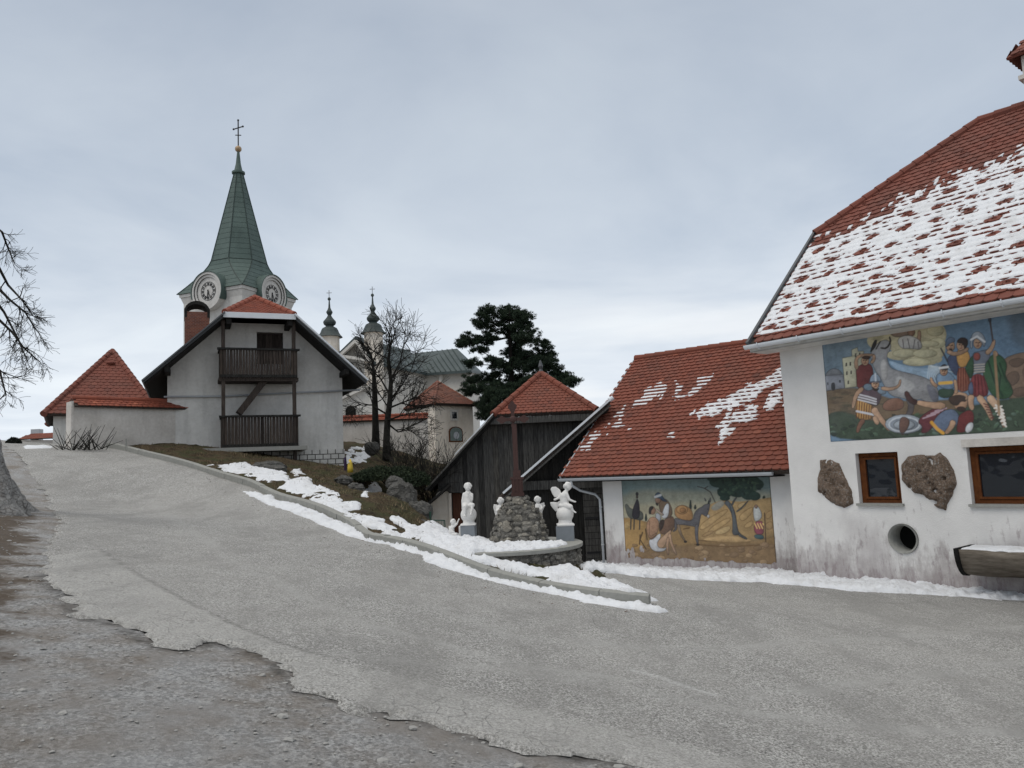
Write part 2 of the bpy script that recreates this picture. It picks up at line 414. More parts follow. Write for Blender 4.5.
# farmhouse plaster: splash and rising damp stains above the base, runs below the windows
M = Mt('stained white plaster', .93, .12)
fine = M.noise(11, 6, .68); big = M.noise(.9, 5, .6)
col = M.mix(M.ramp(big, [(.35, 0.0), (.7, 1.0)]), (.72, .71, .69), (.60, .59, .575))
zz = M.math('ADD', M.z(), .95)                                  # height above the base
stk = M.noise(2.4, 7, .72, M.pos((1.6, 1.6, .32), world=True)); blot = M.noise(3.1, 6, .7, M.pos(world=True))
v = M.math('ADD', M.math('MULTIPLY', stk, .8), M.math('MULTIPLY', blot, .55))
v = M.math('SUBTRACT', v, M.math('MULTIPLY', zz, .30))
fst = M.ramp(v, [(.45, 0.0), (.56, .4), (.70, .8)])
col = M.mix(fst, col, (.25, .215, .21))
v2 = M.math('SUBTRACT', M.math('ADD', M.noise(1.1, 5, .6, M.pos((1, 1, .5), world=True)), 0.10), M.math('MULTIPLY', zz, .17))
col = M.mix(M.ramp(v2, [(.42, 0.0), (.6, .55)]), col, (.36, .33, .33))
pk = M.ramp(M.math('SUBTRACT', M.noise(5, 6, .7, M.pos((1.5, 1.5, .5), world=True)), M.math('MULTIPLY', zz, .10)), [(.47, 0.0), (.57, 1.0)])
col = M.mix(M.math('MULTIPLY', pk, .42), col, (.16, .11, .12))
M.col(col); M.bump(M.math('ADD', fine, M.noise(50, 3)), .4, .014); MAT['stained_plaster'] = M.m
# painted surface (colours in the mesh)
M = Mt('wall painting', .85, .2)
pc = M.attr('Col', 'Color')
M.col(M.mix(.10, pc, M.ramp(M.noise(14, 5, .65), [(.3, (.1, .1, .1)), (.7, (1, 1, 1))]), 'OVERLAY')); M.bump(M.noise(45, 4), .35, .006); MAT['painting'] = M.m
# ------------------------------------------------------------------ terrain
CT = []
def cp(u, v, Y): CT.append(P(u, v, Y))
for x, y, z in [(0, 0, 0), (0, 4.3, 0), (-6, 0, .75), (8, 0, -.75), (-6, -6, .8), (6, -6, -.6), (-14, 3, 1.7), (14, 3, -1.0), (-14, -6, 1.6), (14, -6, -1.0)]: CT.append(np.array([x, y, z], float))
for a in [(0, 768, 3.6), (1024, 768, 5.4), (200, 620, 7.1), (40, 600, 7.1), (60, 520, 13), (300, 640, 6.85), (400, 600, 9.7), (200, 540, 13.0),
          (660, 608, 11), (800, 700, 7), (1024, 650, 9.2), (800, 577, 17), (1024, 599, 13.7), (607, 566, 21.1), (700, 571, 19.5), (900, 620, 11.5),
          (500, 582, 13), (400, 547, 16.3), (300, 500, 20), (250, 483, 21.3), (200, 468, 23.4), (150, 456, 25.2), (97, 446.5, 26.3), (40, 480, 20), (24, 447, 33), (160, 500, 20), (100, 520, 14.2),
          (200, 448, 28.3), (343, 468.5, 30.2), (290, 461, 29.5), (320, 466, 29.9), (250, 453.5, 28.7), (75, 447, 26.6), (187, 446, 27.9), (345, 484, 24), (400, 497, 20.5), (385, 476, 28), (375, 447, 40), (360, 449, 45), (352, 461, 36), (430, 533, 17.5), (452, 541, 15.6), (470, 546.5, 14.5), (482, 549, 13.9), (300, 478, 25)]:
    cp(*a)
for x, y, z in [(1.45, 13.9, -.38), (1.9, 16.5, -.55), (.3, 15, -.0), (.4, 13.5, -.12), (2.5, 18, -.95), (2.6, 22, -1.2), (0, 18.5, -.75), (-1.2, 21, -.75), (-2.8, 25, -.6), (1, 25, -1.2), (5, 24, -1.3), (10, 20, -1.2), (12, 14, -1.1), (20, 20, -1.6),
                (-4.8, 26, .9), (-4, 32, .9), (0, 36, -.2), (-1, 44, .9), (8, 45, -1), (-16, 60, 3.0), (0, 60, 1.6), (20, 60, -2), (-34, 40, 4.2), (-30, 50, 3.2), (-45, 48, 2.0), (-40, 25, 4.0), (-30, 10, 3.3), (-50, 70, -2), (-25, 75, 1.5), (0, 80, 1.5), (-24, 32, 4.15), (-18, 20, 2.9), (-21, 40, 3.75), (-22, 45, 3.5)]:
    CT.append(np.array([x, y, z], float))
CT = np.array(CT)
def _k(r2): return .5 * r2 * np.log(r2 + 1e-9)
_n = len(CT); _A = np.zeros((_n + 3, _n + 3))
_d2 = ((CT[:, None, :2] - CT[None, :, :2]) ** 2).sum(-1)
_A[:_n, :_n] = _k(_d2) + np.eye(_n) * 1.2
_A[:_n, _n] = 1; _A[:_n, _n + 1:] = CT[:, :2]; _A[_n, :_n] = 1; _A[_n + 1:, :_n] = CT[:, :2].T
_w = np.linalg.solve(_A, np.concatenate([CT[:, 2], np.zeros(3)]))
def H0(x, y):
    x = np.atleast_1d(np.asarray(x, float)); y = np.atleast_1d(np.asarray(y, float)); sh = x.shape
    x = x.ravel(); y = y.ravel(); o = np.empty(len(x))
    for i in range(0, len(x), 20000):
        a = x[i:i + 20000]; b_ = y[i:i + 20000]
        r2 = (a[:, None] - CT[None, :, 0]) ** 2 + (b_[:, None] - CT[None, :, 1]) ** 2
        o[i:i + 20000] = _k(r2) @ _w[:_n] + _w[_n] + _w[_n + 1] * a + _w[_n + 2] * b_
    r = np.sqrt(x ** 2 + (y - 25) ** 2); t = sstep(55, 110, r)
    return (np.clip(o, -9, 9) * (1 - t) - 9 * t).reshape(sh)
def G(u, v, y0=2.0, y1=60.0, h=H0):
    """ground point seen at a photo position"""
    ys = np.linspace(y0, y1, 700); d = ray(u, v)
    px = d[0] / d[1] * ys; pz = 1.65 + d[2] / d[1] * ys
    s = pz - h(px, ys); i = np.nonzero(s <= 0)[0]
    if len(i) == 0: i = [int(np.argmin(s))]
    i = max(i[0], 1); a, b_ = ys[i - 1], ys[i]; t = s[i - 1] / (s[i - 1] - s[i] + 1e-9); Y = a + (b_ - a) * min(max(t, 0), 1)
    return np.array([d[0] / d[1] * Y, Y, 1.65 + d[2] / d[1] * Y])
def gz(x, y): return float(H0([x], [y])[0])

# lines of the road
RAG = [G(u, v) for u, v in [(42, 575), (62, 600), (88, 619), (119, 626), (154, 647), (180, 652), (211, 643), (240, 650), (268, 661), (299, 691), (340, 701), (371, 713), (420, 722), (470, 738), (548, 754), (610, 762)]]
RAG = [p[:2] for p in RAG] + [np.array(q, float) for q in [(1.3, 3.9), (2.0, 2.8), (4, 1.5), (8, -.5), (14, -3)]]
LEFT = [G(u, v)[:2] for u, v in [(52, 548), (62, 520), (50, 500), (36, 480), (24, 462), (14, 450)]]
KERB = [G(u, v)[:2] for u, v in [(660, 608), (620, 604), (560, 596), (500, 582), (450, 566), (400, 549), (350, 528), (300, 506), (250, 487), (200, 471), (170, 462), (140, 455), (97, 446.5)]]
FB = [G(u, v)[:2] for u, v in [(1024, 601), (900, 592), (800, 577), (700, 572), (607, 566)]]
ROADP = list(RAG) + [np.array(q, float) for q in [(18, 2), (14, 8)]] + FB + [np.array(q, float) for q in [(2.7, 21.4), (.8, 19.5), (-1.4, 19), (-.6, 16.6)]] + [np.array((1.5, 14.2)), np.array((1.6, 12.4))] + KERB + [np.array(q, float) for q in [(-15.3, 27), (-20.0, 33), (-22.0, 40), (-26, 47), (-34, 48), (-30, 40)]] + LEFT[::-1]

# ground sheet
def cumgrid(parts):
    out_ = [parts[0][0]]
    for a, b_, st in parts:
        n = max(1, int(round((b_ - a) / st))); out_ += list(np.linspace(a, b_, n + 1)[1:])
    return np.array(out_)
gx_ = cumgrid([(-3000, -400, 650), (-400, -100, 60), (-100, -34, 6), (-34, -14, .6), (-14, -6, .15), (-6, 6, .08), (6, 14, .2), (14, 34, 1), (34, 100, 6), (100, 400, 60), (400, 3000, 650)])
gy_ = cumgrid([(-2500, -300, 550), (-300, -30, 45), (-30, 0, 3), (0, 2.5, .5), (2.5, 8, .07), (8, 20, .12), (20, 34, .2), (34, 60, .8), (60, 110, 5), (110, 500, 65), (500, 4000, 700)])
GX, GY = np.meshgrid(gx_, gy_, indexing='ij')
GZ = H0(GX, GY)
near = sstep(60, 30, np.hypot(GX, GY - 10))
isl = [np.array(p) for p in KERB] + [np.array(q, float) for q in [(-15.2, 26.5), (-15.4, 30), (-17, 40), (-16, 60), (0, 60), (0, 30), (-1.2, 24), (-1.6, 19), (.3, 16.4), (1.6, 14.5), (1.75, 12.5)]]
sdi = sdpoly(GX, GY, isl)
dd_ = np.full(GX.shape, 50.0)
dirt_line = [G(u, v)[:2] for u, v in [(-60, 500), (20, 500), (30, 520), (20, 560), (-20, 640), (-60, 700)]] + [np.array((-9, 2.)), np.array((-30, 2.)), np.array((-30, 16.))]
sdd = sdpoly(GX, GY, dirt_line)
sdr = sdpoly(GX, GY, ROADP)
GZ = GZ + near * (.02 * fbm(GX, GY, 1.3, 4, 3) + .010 * fbm(GX, GY, 9, 3, 11))
GZ = GZ + .05 * sstep(0, .3, sdi) * (1 + fbm(GX, GY, 2.2, 5, 21, .6) * 2.6) * near + .05 * sstep(-.2, 1.2, sdd) * (fbm(GX, GY, 2.2, 4, 31) + .3) * near
# mound of turf over the rocks
GZ = np.where((sdr > 0.12), GZ - .03, GZ)
idx = np.arange(GX.size).reshape(GX.shape)
gf = np.stack([idx[:-1, :-1], idx[1:, :-1], idx[1:, 1:], idx[:-1, 1:]], -1).reshape(-1, 4)
M = Mt('gravel, soil and turf', .95, .12)
wp = M.pos(world=True)
gr = M.attr('grass'); di = M.attr('dirt'); rg = M.attr('rag')
sp = M.noise(48, 5, .85, wp); sp2 = M.ramp(M.voro(40, wp, out='Color'), [(0.2, 0.0), (.8, 1.0)]); mid = M.noise(2.0, 6, .65, wp); med = M.noise(9, 5, .7, wp)
grav = M.mix(M.ramp(sp, [(.3, 0.0), (.7, 1.0)]), (.10, .10, .10), (.52, .515, .505))
grav = M.mix(.45, grav, sp2, 'SOFT_LIGHT')
grav = M.mix(M.ramp(mid, [(.40, 0.0), (.62, .75)]), grav, (.19, .160, .13))
grav = M.mix(M.math('MULTIPLY', M.ramp(M.noise(.8, 4, .6, wp), [(.45, 0.0), (.62, 1.0)]), .45), grav, (.35, .355, .36))
brown = M.mix(med, (.045, .032, .022), (.13, .098, .07))
turf = M.mix(M.ramp(M.noise(16, 6, .7, wp), [(.35, 0.0), (.68, 1.0)]), (.030, .022, .015), (.125, .092, .055))
turf = M.mix(M.ramp(M.noise(1.6, 5, .6, wp), [(.44, 0.0), (.60, .75)]), turf, (.05, .056, .026))
turf = M.mix(M.ramp(M.noise(3.4, 6, .7, wp), [(.50, 0.0), (.66, .8)]), turf, (.022, .017, .013))
fd = M.ramp(M.math('ADD', di, M.math('MULTIPLY', M.math('SUBTRACT', M.noise(1.5, 6, .7, wp), .5), 1.6)), [(.42, 0.0), (.58, 1.0)])
col = M.mix(M.math('MULTIPLY', fd, .85), grav, brown)
fg = M.ramp(M.math('ADD', gr, M.math('MULTIPLY', M.math('SUBTRACT', med, .5), .5)), [(.45, 0.0), (.55, 1.0)])
col = M.mix(fg, col, turf)
col = M.mix(M.math('MULTIPLY', rg, M.ramp(M.noise(6, 5, .7, wp), [(.35, 0.0), (.6, .8)])), col, (.045, .042, .038))
M.col(col); M.bump(M.math('ADD', M.math('MULTIPLY', sp, .8), M.math('MULTIPLY', med, 1.2)), .9, .025)
ground = link_mesh('ground', np.stack([GX.ravel(), GY.ravel(), GZ.ravel()], 1), gf, M.m, smooth=True,
                   attrs={'grass': sstep(-.1, .1, sdi).ravel(), 'dirt': sstep(-1.2, 1.2, sdd).ravel(), 'rag': (sstep(.12, .01, sdline(GX, GY, RAG)) * (np.hypot(GX, GY) < 30)).ravel()})
tag(ground, kind='structure')

# road sheet with its broken lower edge
rx = cumgrid([(-34, -16, .5), (-16, -9, .12), (-9, 6, .05), (6, 10, .12), (10, 20, .5)])
ry = cumgrid([(-4, 2.4, .4), (2.4, 9.5, .045), (9.5, 14, .08), (14, 24, .16), (24, 48, .5)])
RX, RY = np.meshgrid(rx, ry, indexing='ij')
sd0 = sdpoly(RX, RY, ROADP)
dr = sdline(RX, RY, RAG + LEFT[:0]); dl = sdline(RX, RY, LEFT)
wob = sstep(1.6, .2, dr) + sstep(1.2, .2, dl)
nz = fbm(RX, RY, 2.6, 5, 5, .6)
sdw = sd0 + np.clip(wob, 0, 1) * (nz * .22 + .10 * fbm(RX, RY, 6, 3, 18) + .07 * fbm(RX, RY, 14, 3, 8))
x2, y2, s2, rf = masked_grid(rx, ry, sdw)
hz = H0(x2, y2)
nr = sstep(60, 30, np.hypot(x2, y2 - 10))
th = .016 * sstep(0, .04, s2) * sstep(1.5, .6, np.minimum(sdline(x2, y2, RAG), sdline(x2, y2, LEFT))) + .012
band_line = [G(u, v)[:2] for u, v in [(40, 560), (100, 552), (150, 584), (220, 622), (273, 645), (340, 668), (470, 700), (640, 738), (760, 768)]]
rz = hz + th * sstep(0, .03, s2) + nr * (.02 * fbm(x2, y2, 1.3, 4, 3) + .006 * fbm(x2, y2, 5, 3, 41)) + .004
dragd = np.minimum(sdline(x2, y2, RAG), 9)
M = Mt('worn asphalt', .9, .2)
wp = M.pos(world=True)
bd = M.attr('band'); tr = M.attr('track')
sp = M.noise(64, 4, .85, wp); sv = M.ramp(M.voro(55, wp, out='Color'), [(0.2, 0.0), (.8, 1.0)]); mid = M.noise(1.6, 6, .65, wp); big = M.noise(.35, 4, .6, wp)
a = M.mix(M.ramp(sp, [(.38, 0.0), (.62, 1.0)]), (.08, .079, .076), (.58, .57, .545))
a = M.mix(.5, a, sv, 'SOFT_LIGHT')
a = M.mix(M.math('MULTIPLY', M.ramp(mid, [(.40, 0.0), (.66, 1.0)]), .35), a, (.22, .214, .20))
a = M.mix(M.math('MULTIPLY', M.ramp(big, [(.42, 0.0), (.6, 1.0)]), .3), a, (.38, .37, .35))
bsp = M.noise(42, 6, .85, wp)
bnd = M.mix(M.ramp(bsp, [(.3, 0.0), (.62, 1.0)]), (.20, .198, .187), (.55, .54, .515))
bf = M.ramp(M.math('ADD', bd, M.math('MULTIPLY', M.math('SUBTRACT', M.noise(3.2, 7, .72, wp), .5), .8)), [(.38, 0.0), (.62, 1.0)])
a = M.mix(M.math('MULTIPLY', bf, .45), a, bnd)
a = M.mix(M.math('MULTIPLY', tr, .75), a, (.37, .365, .35))
a = M.mix(M.math('MULTIPLY', M.ramp(M.noise(.8, 6, .7, M.pos((1.6, .5, 1), (0, 0, .5), world=True)), [(.48, 0.0), (.62, 1.0)]), .45), a, (.21, .205, .195))
a = M.mix(M.math('MULTIPLY', M.ramp(M.noise(5, 5, .75, wp), [(.60, 0.0), (.68, 1.0)]), .4), a, (.12, .115, .105))
# cracks
wv = M.mix(.06, wp, M.n('ShaderNodeTexNoise').outputs[1]); 
cr = M.voro(.9, M.mix(.10, wp, M.noise(2.5, 5, .7, wp)), feature='DISTANCE_TO_EDGE')
crk = M.math('MULTIPLY', M.ramp(cr, [(0.0, 1.0), (.006, 0.0)]), M.ramp(M.noise(.6, 3, .5, wp), [(.58, 0.0), (.66, 1.0)]))
a = M.mix(M.math('MULTIPLY', crk, .7), a, (.045, .043, .04))
cr2 = M.voro(5.5, M.mix(.05, wp, M.noise(7, 4, .7, wp)), feature='DISTANCE_TO_EDGE')
cb = M.math('MULTIPLY', M.math('MULTIPLY', M.ramp(cr2, [(0.0, 1.0), (.035, 0.0)]), bf), M.ramp(M.noise(1.3, 4, .6, wp), [(.46, 0.0), (.6, 1.0)]))
a = M.mix(M.math('MULTIPLY', cb, .22), a, (.06, .058, .055))
a = M.mix(M.math('MULTIPLY', M.attr('seam'), .6), a, (.05, .048, .045))
a = M.mix(M.math('MULTIPLY', M.attr('paint'), M.ramp(M.noise(30, 5, .75, wp), [(.42, 0.0), (.55, .75)])), a, (.55, .55, .54))
M.col(a); M.bump(M.math('SUBTRACT', sp, M.math('MULTIPLY', M.math('ADD', cb, crk), .8)), .75, .018)
bpl = list(RAG[:16]) + [np.array((1.3, 3.9))] + band_line[::-1]; sdp = sdpoly(x2, y2, bpl); wv_ = .03 + .45 * sstep(-1.8, .6, x2)
band = sstep(-1, 1, sdp / wv_)
# wheel tracks curving round to the right
trk = np.zeros(len(x2))
for pl, w_ in (([(380, 590), (520, 640), (700, 650), (860, 640), (1024, 628)], .25), ([(700, 700), (860, 684), (1024, 664)], .3), ([(330, 660), (480, 668), (640, 692), (780, 720), (1024, 735)], .22), ([(150, 500), (230, 560), (360, 625), (520, 668), (700, 690)], .22)):
    L = [G(u, v)[:2] for u, v in pl]; trk = np.maximum(trk, sstep(w_, 0, sdline(x2, y2, L)) * (.5 + .8 * fbm(x2, y2, 3, 4, 77)))
pn = sstep(.05, .02, sdline(x2, y2, [G(u, v)[:2] for u, v in [(632, 672), (660, 680), (714, 697)]]))
road = link_mesh('road', np.stack([x2, y2, rz], 1), rf, M.m, smooth=True, attrs={'band': band, 'track': np.clip(trk, 0, 1), 'seam': sstep(.022, .004, sdline(x2, y2, band_line[1:6]) + .012 * fbm(x2, y2, 5, 3, 6)), 'paint': pn})
tag(road, kind='structure')

# kerb stones
kp = []
KERB2 = KERB; KERB = [KERB[0] * 1.3 - KERB[1] * .3] + KERB[1:]
for i in range(len(KERB) - 1):
    a_, b_ = KERB[i], KERB[i + 1]; n = max(1, int(np.linalg.norm(b_ - a_) / .1))
    for k in range(n): kp.append(a_ + (b_ - a_) * k / n)
kp = np.array(kp); kp = np.array([kp[max(0, i - 6):i + 7].mean(0) for i in range(len(kp))])
KERB = KERB2
kd = np.gradient(kp, axis=0); kd /= np.linalg.norm(kd, axis=1)[:, None]
kn = np.stack([kd[:, 1], -kd[:, 0]], 1)           # to the island side
if sdpoly([kp[40][0] + kn[40][0] * .3], [kp[40][1] + kn[40][1] * .3], isl)[0] < 0: kn = -kn
kz = H0(kp[:, 0], kp[:, 1])
mb = MB(); i = 0; L_ = 10
while i + L_ < len(kp):
    ss = [(j / L_) for j in range(L_ + 1)]; vs = []; c = random.uniform(.3, .7); j0 = random.uniform(-.008, .008)
    prof = [(0, -.2), (0.0, .15), (.02, .165), (.15, .17), (.15, -.2)]
    rows = []
    for j in range(0, L_ + 1, 2):
        k = i + j; e = .006 if j == 0 else (-.006 if j == L_ else 0)
        rows.append([(kp[k][0] + kd[k][0] * e + kn[k][0] * (p + j0), kp[k][1] + kd[k][1] * e + kn[k][1] * (p + j0), kz[k] + q + j0) for p, q in prof])
    vs = [q for r_ in rows for q in r_]; fs = []; n = len(prof)
    for a_ in range(len(rows) - 1):
        for k in range(n - 1): fs.append((a_ * n + k, a_ * n + k + 1, (a_ + 1) * n + k + 1, (a_ + 1) * n + k))
    fs.append(tuple(range(n))); fs.append(tuple((len(rows) - 1) * n + k for k in range(n - 1, -1, -1)))
    mb.add(vs, fs, c); i += L_
kerb = mb.build('kerb', MAT['concrete']); tag(kerb, kind='structure')

# stone platform level
PC = np.array([P(506, 545, 15.0)[0], 15.0]); PR = 1.45; PZ = .22
def HT(x, y):
    return H0(x, y) + .05 * sstep(-.04, .06, sdpoly(x, y, isl))
def snow_cover(name, polys, res, thick, label, rough=.10, xr=None, seed=50, hf=None, grow=0.0, onpf=False, holes=.62):
    hf = hf or HT
    W = [[(G(u, v, h=HT)[:2] if not onpf else np.array([u, v])) for u, v in pl] for pl in polys]
    allp = np.array([q for w in W for q in w]); lo = allp.min(0) - .3; hi = allp.max(0) + .3
    ux = np.arange(lo[0], hi[0], res); uy = np.arange(lo[1], hi[1], res)
    X, Y = np.meshgrid(ux, uy, indexing='ij'); sd = np.full(X.shape, -9.0)
    for w in W: sd = np.maximum(sd, sdpoly(X, Y, w))
    dc = np.hypot(X, Y)
    if not onpf: sd = np.where(HT(X, Y) < PZ - .03, np.minimum(sd, np.hypot(X - PC[0], Y - PC[1]) - PR - .03), sd)
    sd = np.minimum(sd, (holes - np.maximum(fbm(X, Y, 3.0, 4, seed + 30, .6), 0)) * .35)
    sd = sd + grow + rough * fbm(X, Y, 2.6, 5, seed, .7) + .4 * rough * fbm(X, Y, 9, 3, seed + 9)
    x, y, s, fc = masked_grid(ux, uy, sd)
    z = hf(x, y) + .012 + thick * (1 - np.exp(-s / .09)) * np.clip(1 + 1.0 * fbm(x, y, 3.4, 5, seed + 3, .7) + .5 * fbm(x, y, 8.5, 3, seed + 13), .10, 3) + .035 * sstep(0, .1, s) * fbm(x, y, 18, 2, seed + 4)
    z = np.where(s <= 1e-6, hf(x, y) - .02, z)
    o = link_mesh(name, np.stack([x, y, z], 1), fc, MAT['snow'], smooth=True)
    tag(o, label, 'snow', None, 'stuff'); return o
def Z2(l): return [(200 + x / 4.267, 440 + y / 4.267) for x, y in l]
def Z3(l): return [(400 + x / 3.657, 460 + y / 3.657) for x, y in l]
def HK(x, y):   # ground with the kerb stones
    h = HT(x, y); d = sdline(x, y, kp[::6]); ins = sdpoly(x, y, isl) > 0
    return h + np.where(ins, .125 * sstep(.26, .10, d), .10 * sstep(.07, -.03, d))
snow_cover('snow', [Z2([(40, 112), (90, 112), (190, 97), (215, 110), (330, 112), (370, 150), (365, 178), (290, 188), (230, 158), (100, 132)]),
                    Z2([(345, 208), (380, 180), (460, 160), (480, 195), (530, 205), (590, 240), (600, 270), (680, 265), (670, 290), (620, 310), (780, 345), (700, 356), (600, 330), (560, 300), (470, 265), (480, 245), (420, 240), (370, 225)]),
                    Z2([(398, 128), (425, 125), (440, 150), (415, 152)]), Z2([(720, 200), (745, 180), (765, 205), (700, 240)])],
           .045, .05, 'melting snow patches on the grass bank between kerb and balcony house', .13, seed=50, holes=.42, grow=.05)
snow_cover('snow', [Z2([(795, 330), (850, 335), (900, 365), (890, 380), (830, 355)]),
                    Z3([(0, 220), (60, 255), (200, 272), (350, 290), (430, 278), (600, 290), (610, 303), (500, 316), (350, 338), (400, 372), (520, 405), (560, 385), (640, 402), (760, 452), (890, 487), (945, 522), (840, 519), (700, 488), (560, 458), (500, 432), (380, 402), (250, 366), (130, 332), (0, 292)]),
                    Z2([(600, 350), (740, 345), (860, 385), (860, 440), (760, 385), (650, 362)])],
           .045, .085, 'snow lying over the island tip and round the stone platform', .10, seed=60, hf=HK)
snow_cover('snow', [Z2([(190, 222), (300, 238), (330, 262), (440, 288), (560, 343), (640, 368), (715, 383), (725, 422), (620, 410), (540, 372), (430, 325), (320, 287)]),
                    Z2([(690, 385), (860, 446), (1000, 492), (1010, 512), (860, 474), (700, 425)]),
                    Z3([(95, 352), (130, 338), (250, 382), (400, 428), (485, 452), (485, 473), (380, 458), (240, 423), (100, 378)]),
                    Z3([(440, 445), (540, 468), (700, 500), (800, 527), (900, 543), (985, 557), (940, 562), (700, 528), (560, 494), (440, 470)])],
           .04, .075, 'snow ridge along the road side of the kerb', .08, seed=70, holes=1.0, grow=.045)
snow_cover('snow', [[(588, 570), (600, 563), (640, 565), (700, 569), (770, 571), (800, 577), (860, 581), (950, 585), (1150, 594), (1150, 611), (1024, 601), (960, 598), (860, 592), (760, 583), (680, 580), (620, 575)]],
           .05, .10, 'long snow bank at the foot of the painted walls', .18, seed=80, holes=.5, grow=.06)
snow_cover('snow', [[(345, 452), (352, 448), (374, 448), (372, 456), (362, 463), (350, 466), (344, 462)]], .06, .08, 'snow patch behind the corner of the balcony house', .35, seed=90, holes=.30)
snow_cover('snow', [[(22, 447.5), (54, 446.5), (54, 449), (24, 450)]], .15, .06, 'thin snow strip on the crest of the road', .1, seed=95)

PS = [(PC[0] + 1.34 * math.cos(a), PC[1] + 1.34 * math.sin(a)) for a in [2.2, 2.6, 3.0, 3.4, 3.8, 4.2, 4.6, 5.0, 5.4, 5.8]] + [(PC[0] + 1.0, 14.75), (PC[0] + .7, 14.6), (PC[0] - .1, 14.7), (PC[0] - .35, 15.0), (PC[0] - .4, 15.5)]
snow_cover('snow', [[np.array(q) for q in PS]], .03, .075, 'snow on the rim of the round stone platform in front of the rubble mound', .10, seed=110, hf=lambda x, y: np.full(np.shape(x), PZ), onpf=True)
# dry grass on the bank
ng = 60000
gxs = RNG.uniform(-19, 2, ng); gys = RNG.uniform(11, 37, ng)
ok = (sdpoly(gxs, gys, isl) > .2) & (np.hypot(gxs - PC[0], gys - PC[1]) > PR + .1) & (fbm(gxs, gys, 1.2, 3, 12) > -.35)
gxs, gys = gxs[ok], gys[ok]; gzs = H0(gxs, gys) + .03; n = len(gxs)
hgt = RNG.uniform(.03, .12, n); an = RNG.uniform(0, 6.28, n); lx = RNG.normal(0, .05, n); ly = RNG.normal(0, .05, n); ww = RNG.uniform(.006, .014, n)
V = np.stack([np.stack([gxs - np.cos(an) * ww, gys - np.sin(an) * ww, gzs], 1), np.stack([gxs + np.cos(an) * ww, gys + np.sin(an) * ww, gzs], 1), np.stack([gxs + lx, gys + ly, gzs + hgt], 1)], 1).reshape(-1, 3)
cc = np.repeat(RNG.uniform(0, 1, n), 3)
M = Mt('dry grass', .9, .1); M.col(M.ramp(M.attr('Col'), [(0, (.035, .026, .016)), (.5, (.11, .085, .05)), (1, (.24, .19, .12))]))
o = link_mesh('grass', V, np.arange(3 * n).reshape(n, 3), M.m, cols=np.stack([cc, cc, cc], 1)); tag(o, 'dry winter grass on the bank behind the kerb', 'grass', None, 'stuff')
# loose stones on the gravel verge
mb = MB(); cnt = 0
while cnt < 3000:
    x = random.uniform(-9, 3.2); y = random.uniform(2.6, 13) ** 1.0
    if random.random() > (1.3 - y / 14): continue
    s_ = float(sdpoly(np.array([x]), np.array([y]), ROADP)[0])
    if s_ > .05 and random.random() > .03: continue
    r = random.uniform(.004, .013) * (1 + (random.random() < .04) * 1.6)
    x0_ = gz(x, y); mb.stone((x, y, x0_ + .010 * float(fbm(np.array([x]), np.array([y]), 1.3, 4, 3)[0]) * 2 + (.018 if s_ > 0 else .004)), r * 1.2, r * random.uniform(.8, 1.1), r * .55, cnt, random.uniform(.2, 1), .2, 1)
    cnt += 1
o = mb.build('gravel', plain('pale gravel', (.30, .295, .28), .9, .2, 0, .4, 40)); tag(o, 'loose grey gravel scattered below the broken asphalt edge', 'gravel', None, 'stuff')
# ------------------------------------------------------------------ building helpers
def proj(p):
    d = np.array(p, float) - EYE; c = d @ cF; return 512 + FPX * (d @ cR) / c, 384 - FPX * (d @ cU) / c
def inpoly(x, y, pl):
    c = False; n = len(pl)
    for i in range(n):
        ax, ay = pl[i]; bx, by = pl[(i + 1) % n]
        if (ay > y) != (by > y) and x < (bx - ax) * (y - ay) / (by - ay) + ax: c = not c
    return c
class Slope:
    def __init__(self, p0, u, v):
        self.p = np.array(p0, float); self.u = np.array(u, float); self.u /= np.linalg.norm(self.u)
        v = np.array(v, float); v = v - self.u * (v @ self.u); self.v = v / np.linalg.norm(v); self.n = np.cross(self.u, self.v)
        if self.n[2] < 0: self.n = -self.n
    def w(self, a, b, h=0.0): return self.p + self.u * a + self.v * b + self.n * h
    def uv(self, px, py, h=0.0):
        q = hit(px, py, self.p + self.n * h, self.n) - self.p; return float(q @ self.u), float(q @ self.v)
    def st(self, q): q = np.array(q) - self.p; return float(q @ self.u), float(q @ self.v)
def tile_field(mb, sl, poly, e=.2, w=.2, t=.014, seed=0, inset=.0):
    rr = random.Random(seed); us = [p[0] for p in poly]; vs = [p[1] for p in poly]
    r = 0; v = min(vs)
    while v < max(vs):
        u = min(us) - w + (r % 2) * w / 2
        while u < max(us) + w:
            if inpoly(u, v + e * .55, poly):
                c = min(1, max(0, rr.gauss(.5, .2))); j = rr.uniform(-.003, .003); k = rr.uniform(-.002, .003)
                h = w / 2 - .003
                def H(y): return t * (2.3 - 1.1 * y / e) + k
                tp = [(-h, e * 1.2), (0, e * 1.2), (h, e * 1.2), (h, e * .24), (h * .62, e * .06), (0, 0), (-h * .62, e * .06), (-h, e * .24)]
                P3 = [sl.w(u + a, v + b_ + j, H(b_) + (.006 if a == 0 else 0)) for a, b_ in tp]
                lo = [sl.w(u + a, v + b_ + j, H(b_) - t * 1.5) for a, b_ in tp[3:]]
                mb.add(P3 + lo, [(0, 7, 6, 5, 1), (1, 5, 4, 3, 2), (3, 4, 9, 8), (4, 5, 10, 9), (5, 6, 11, 10), (6, 7, 12, 11)], c)
            u += w
        v += e; r += 1
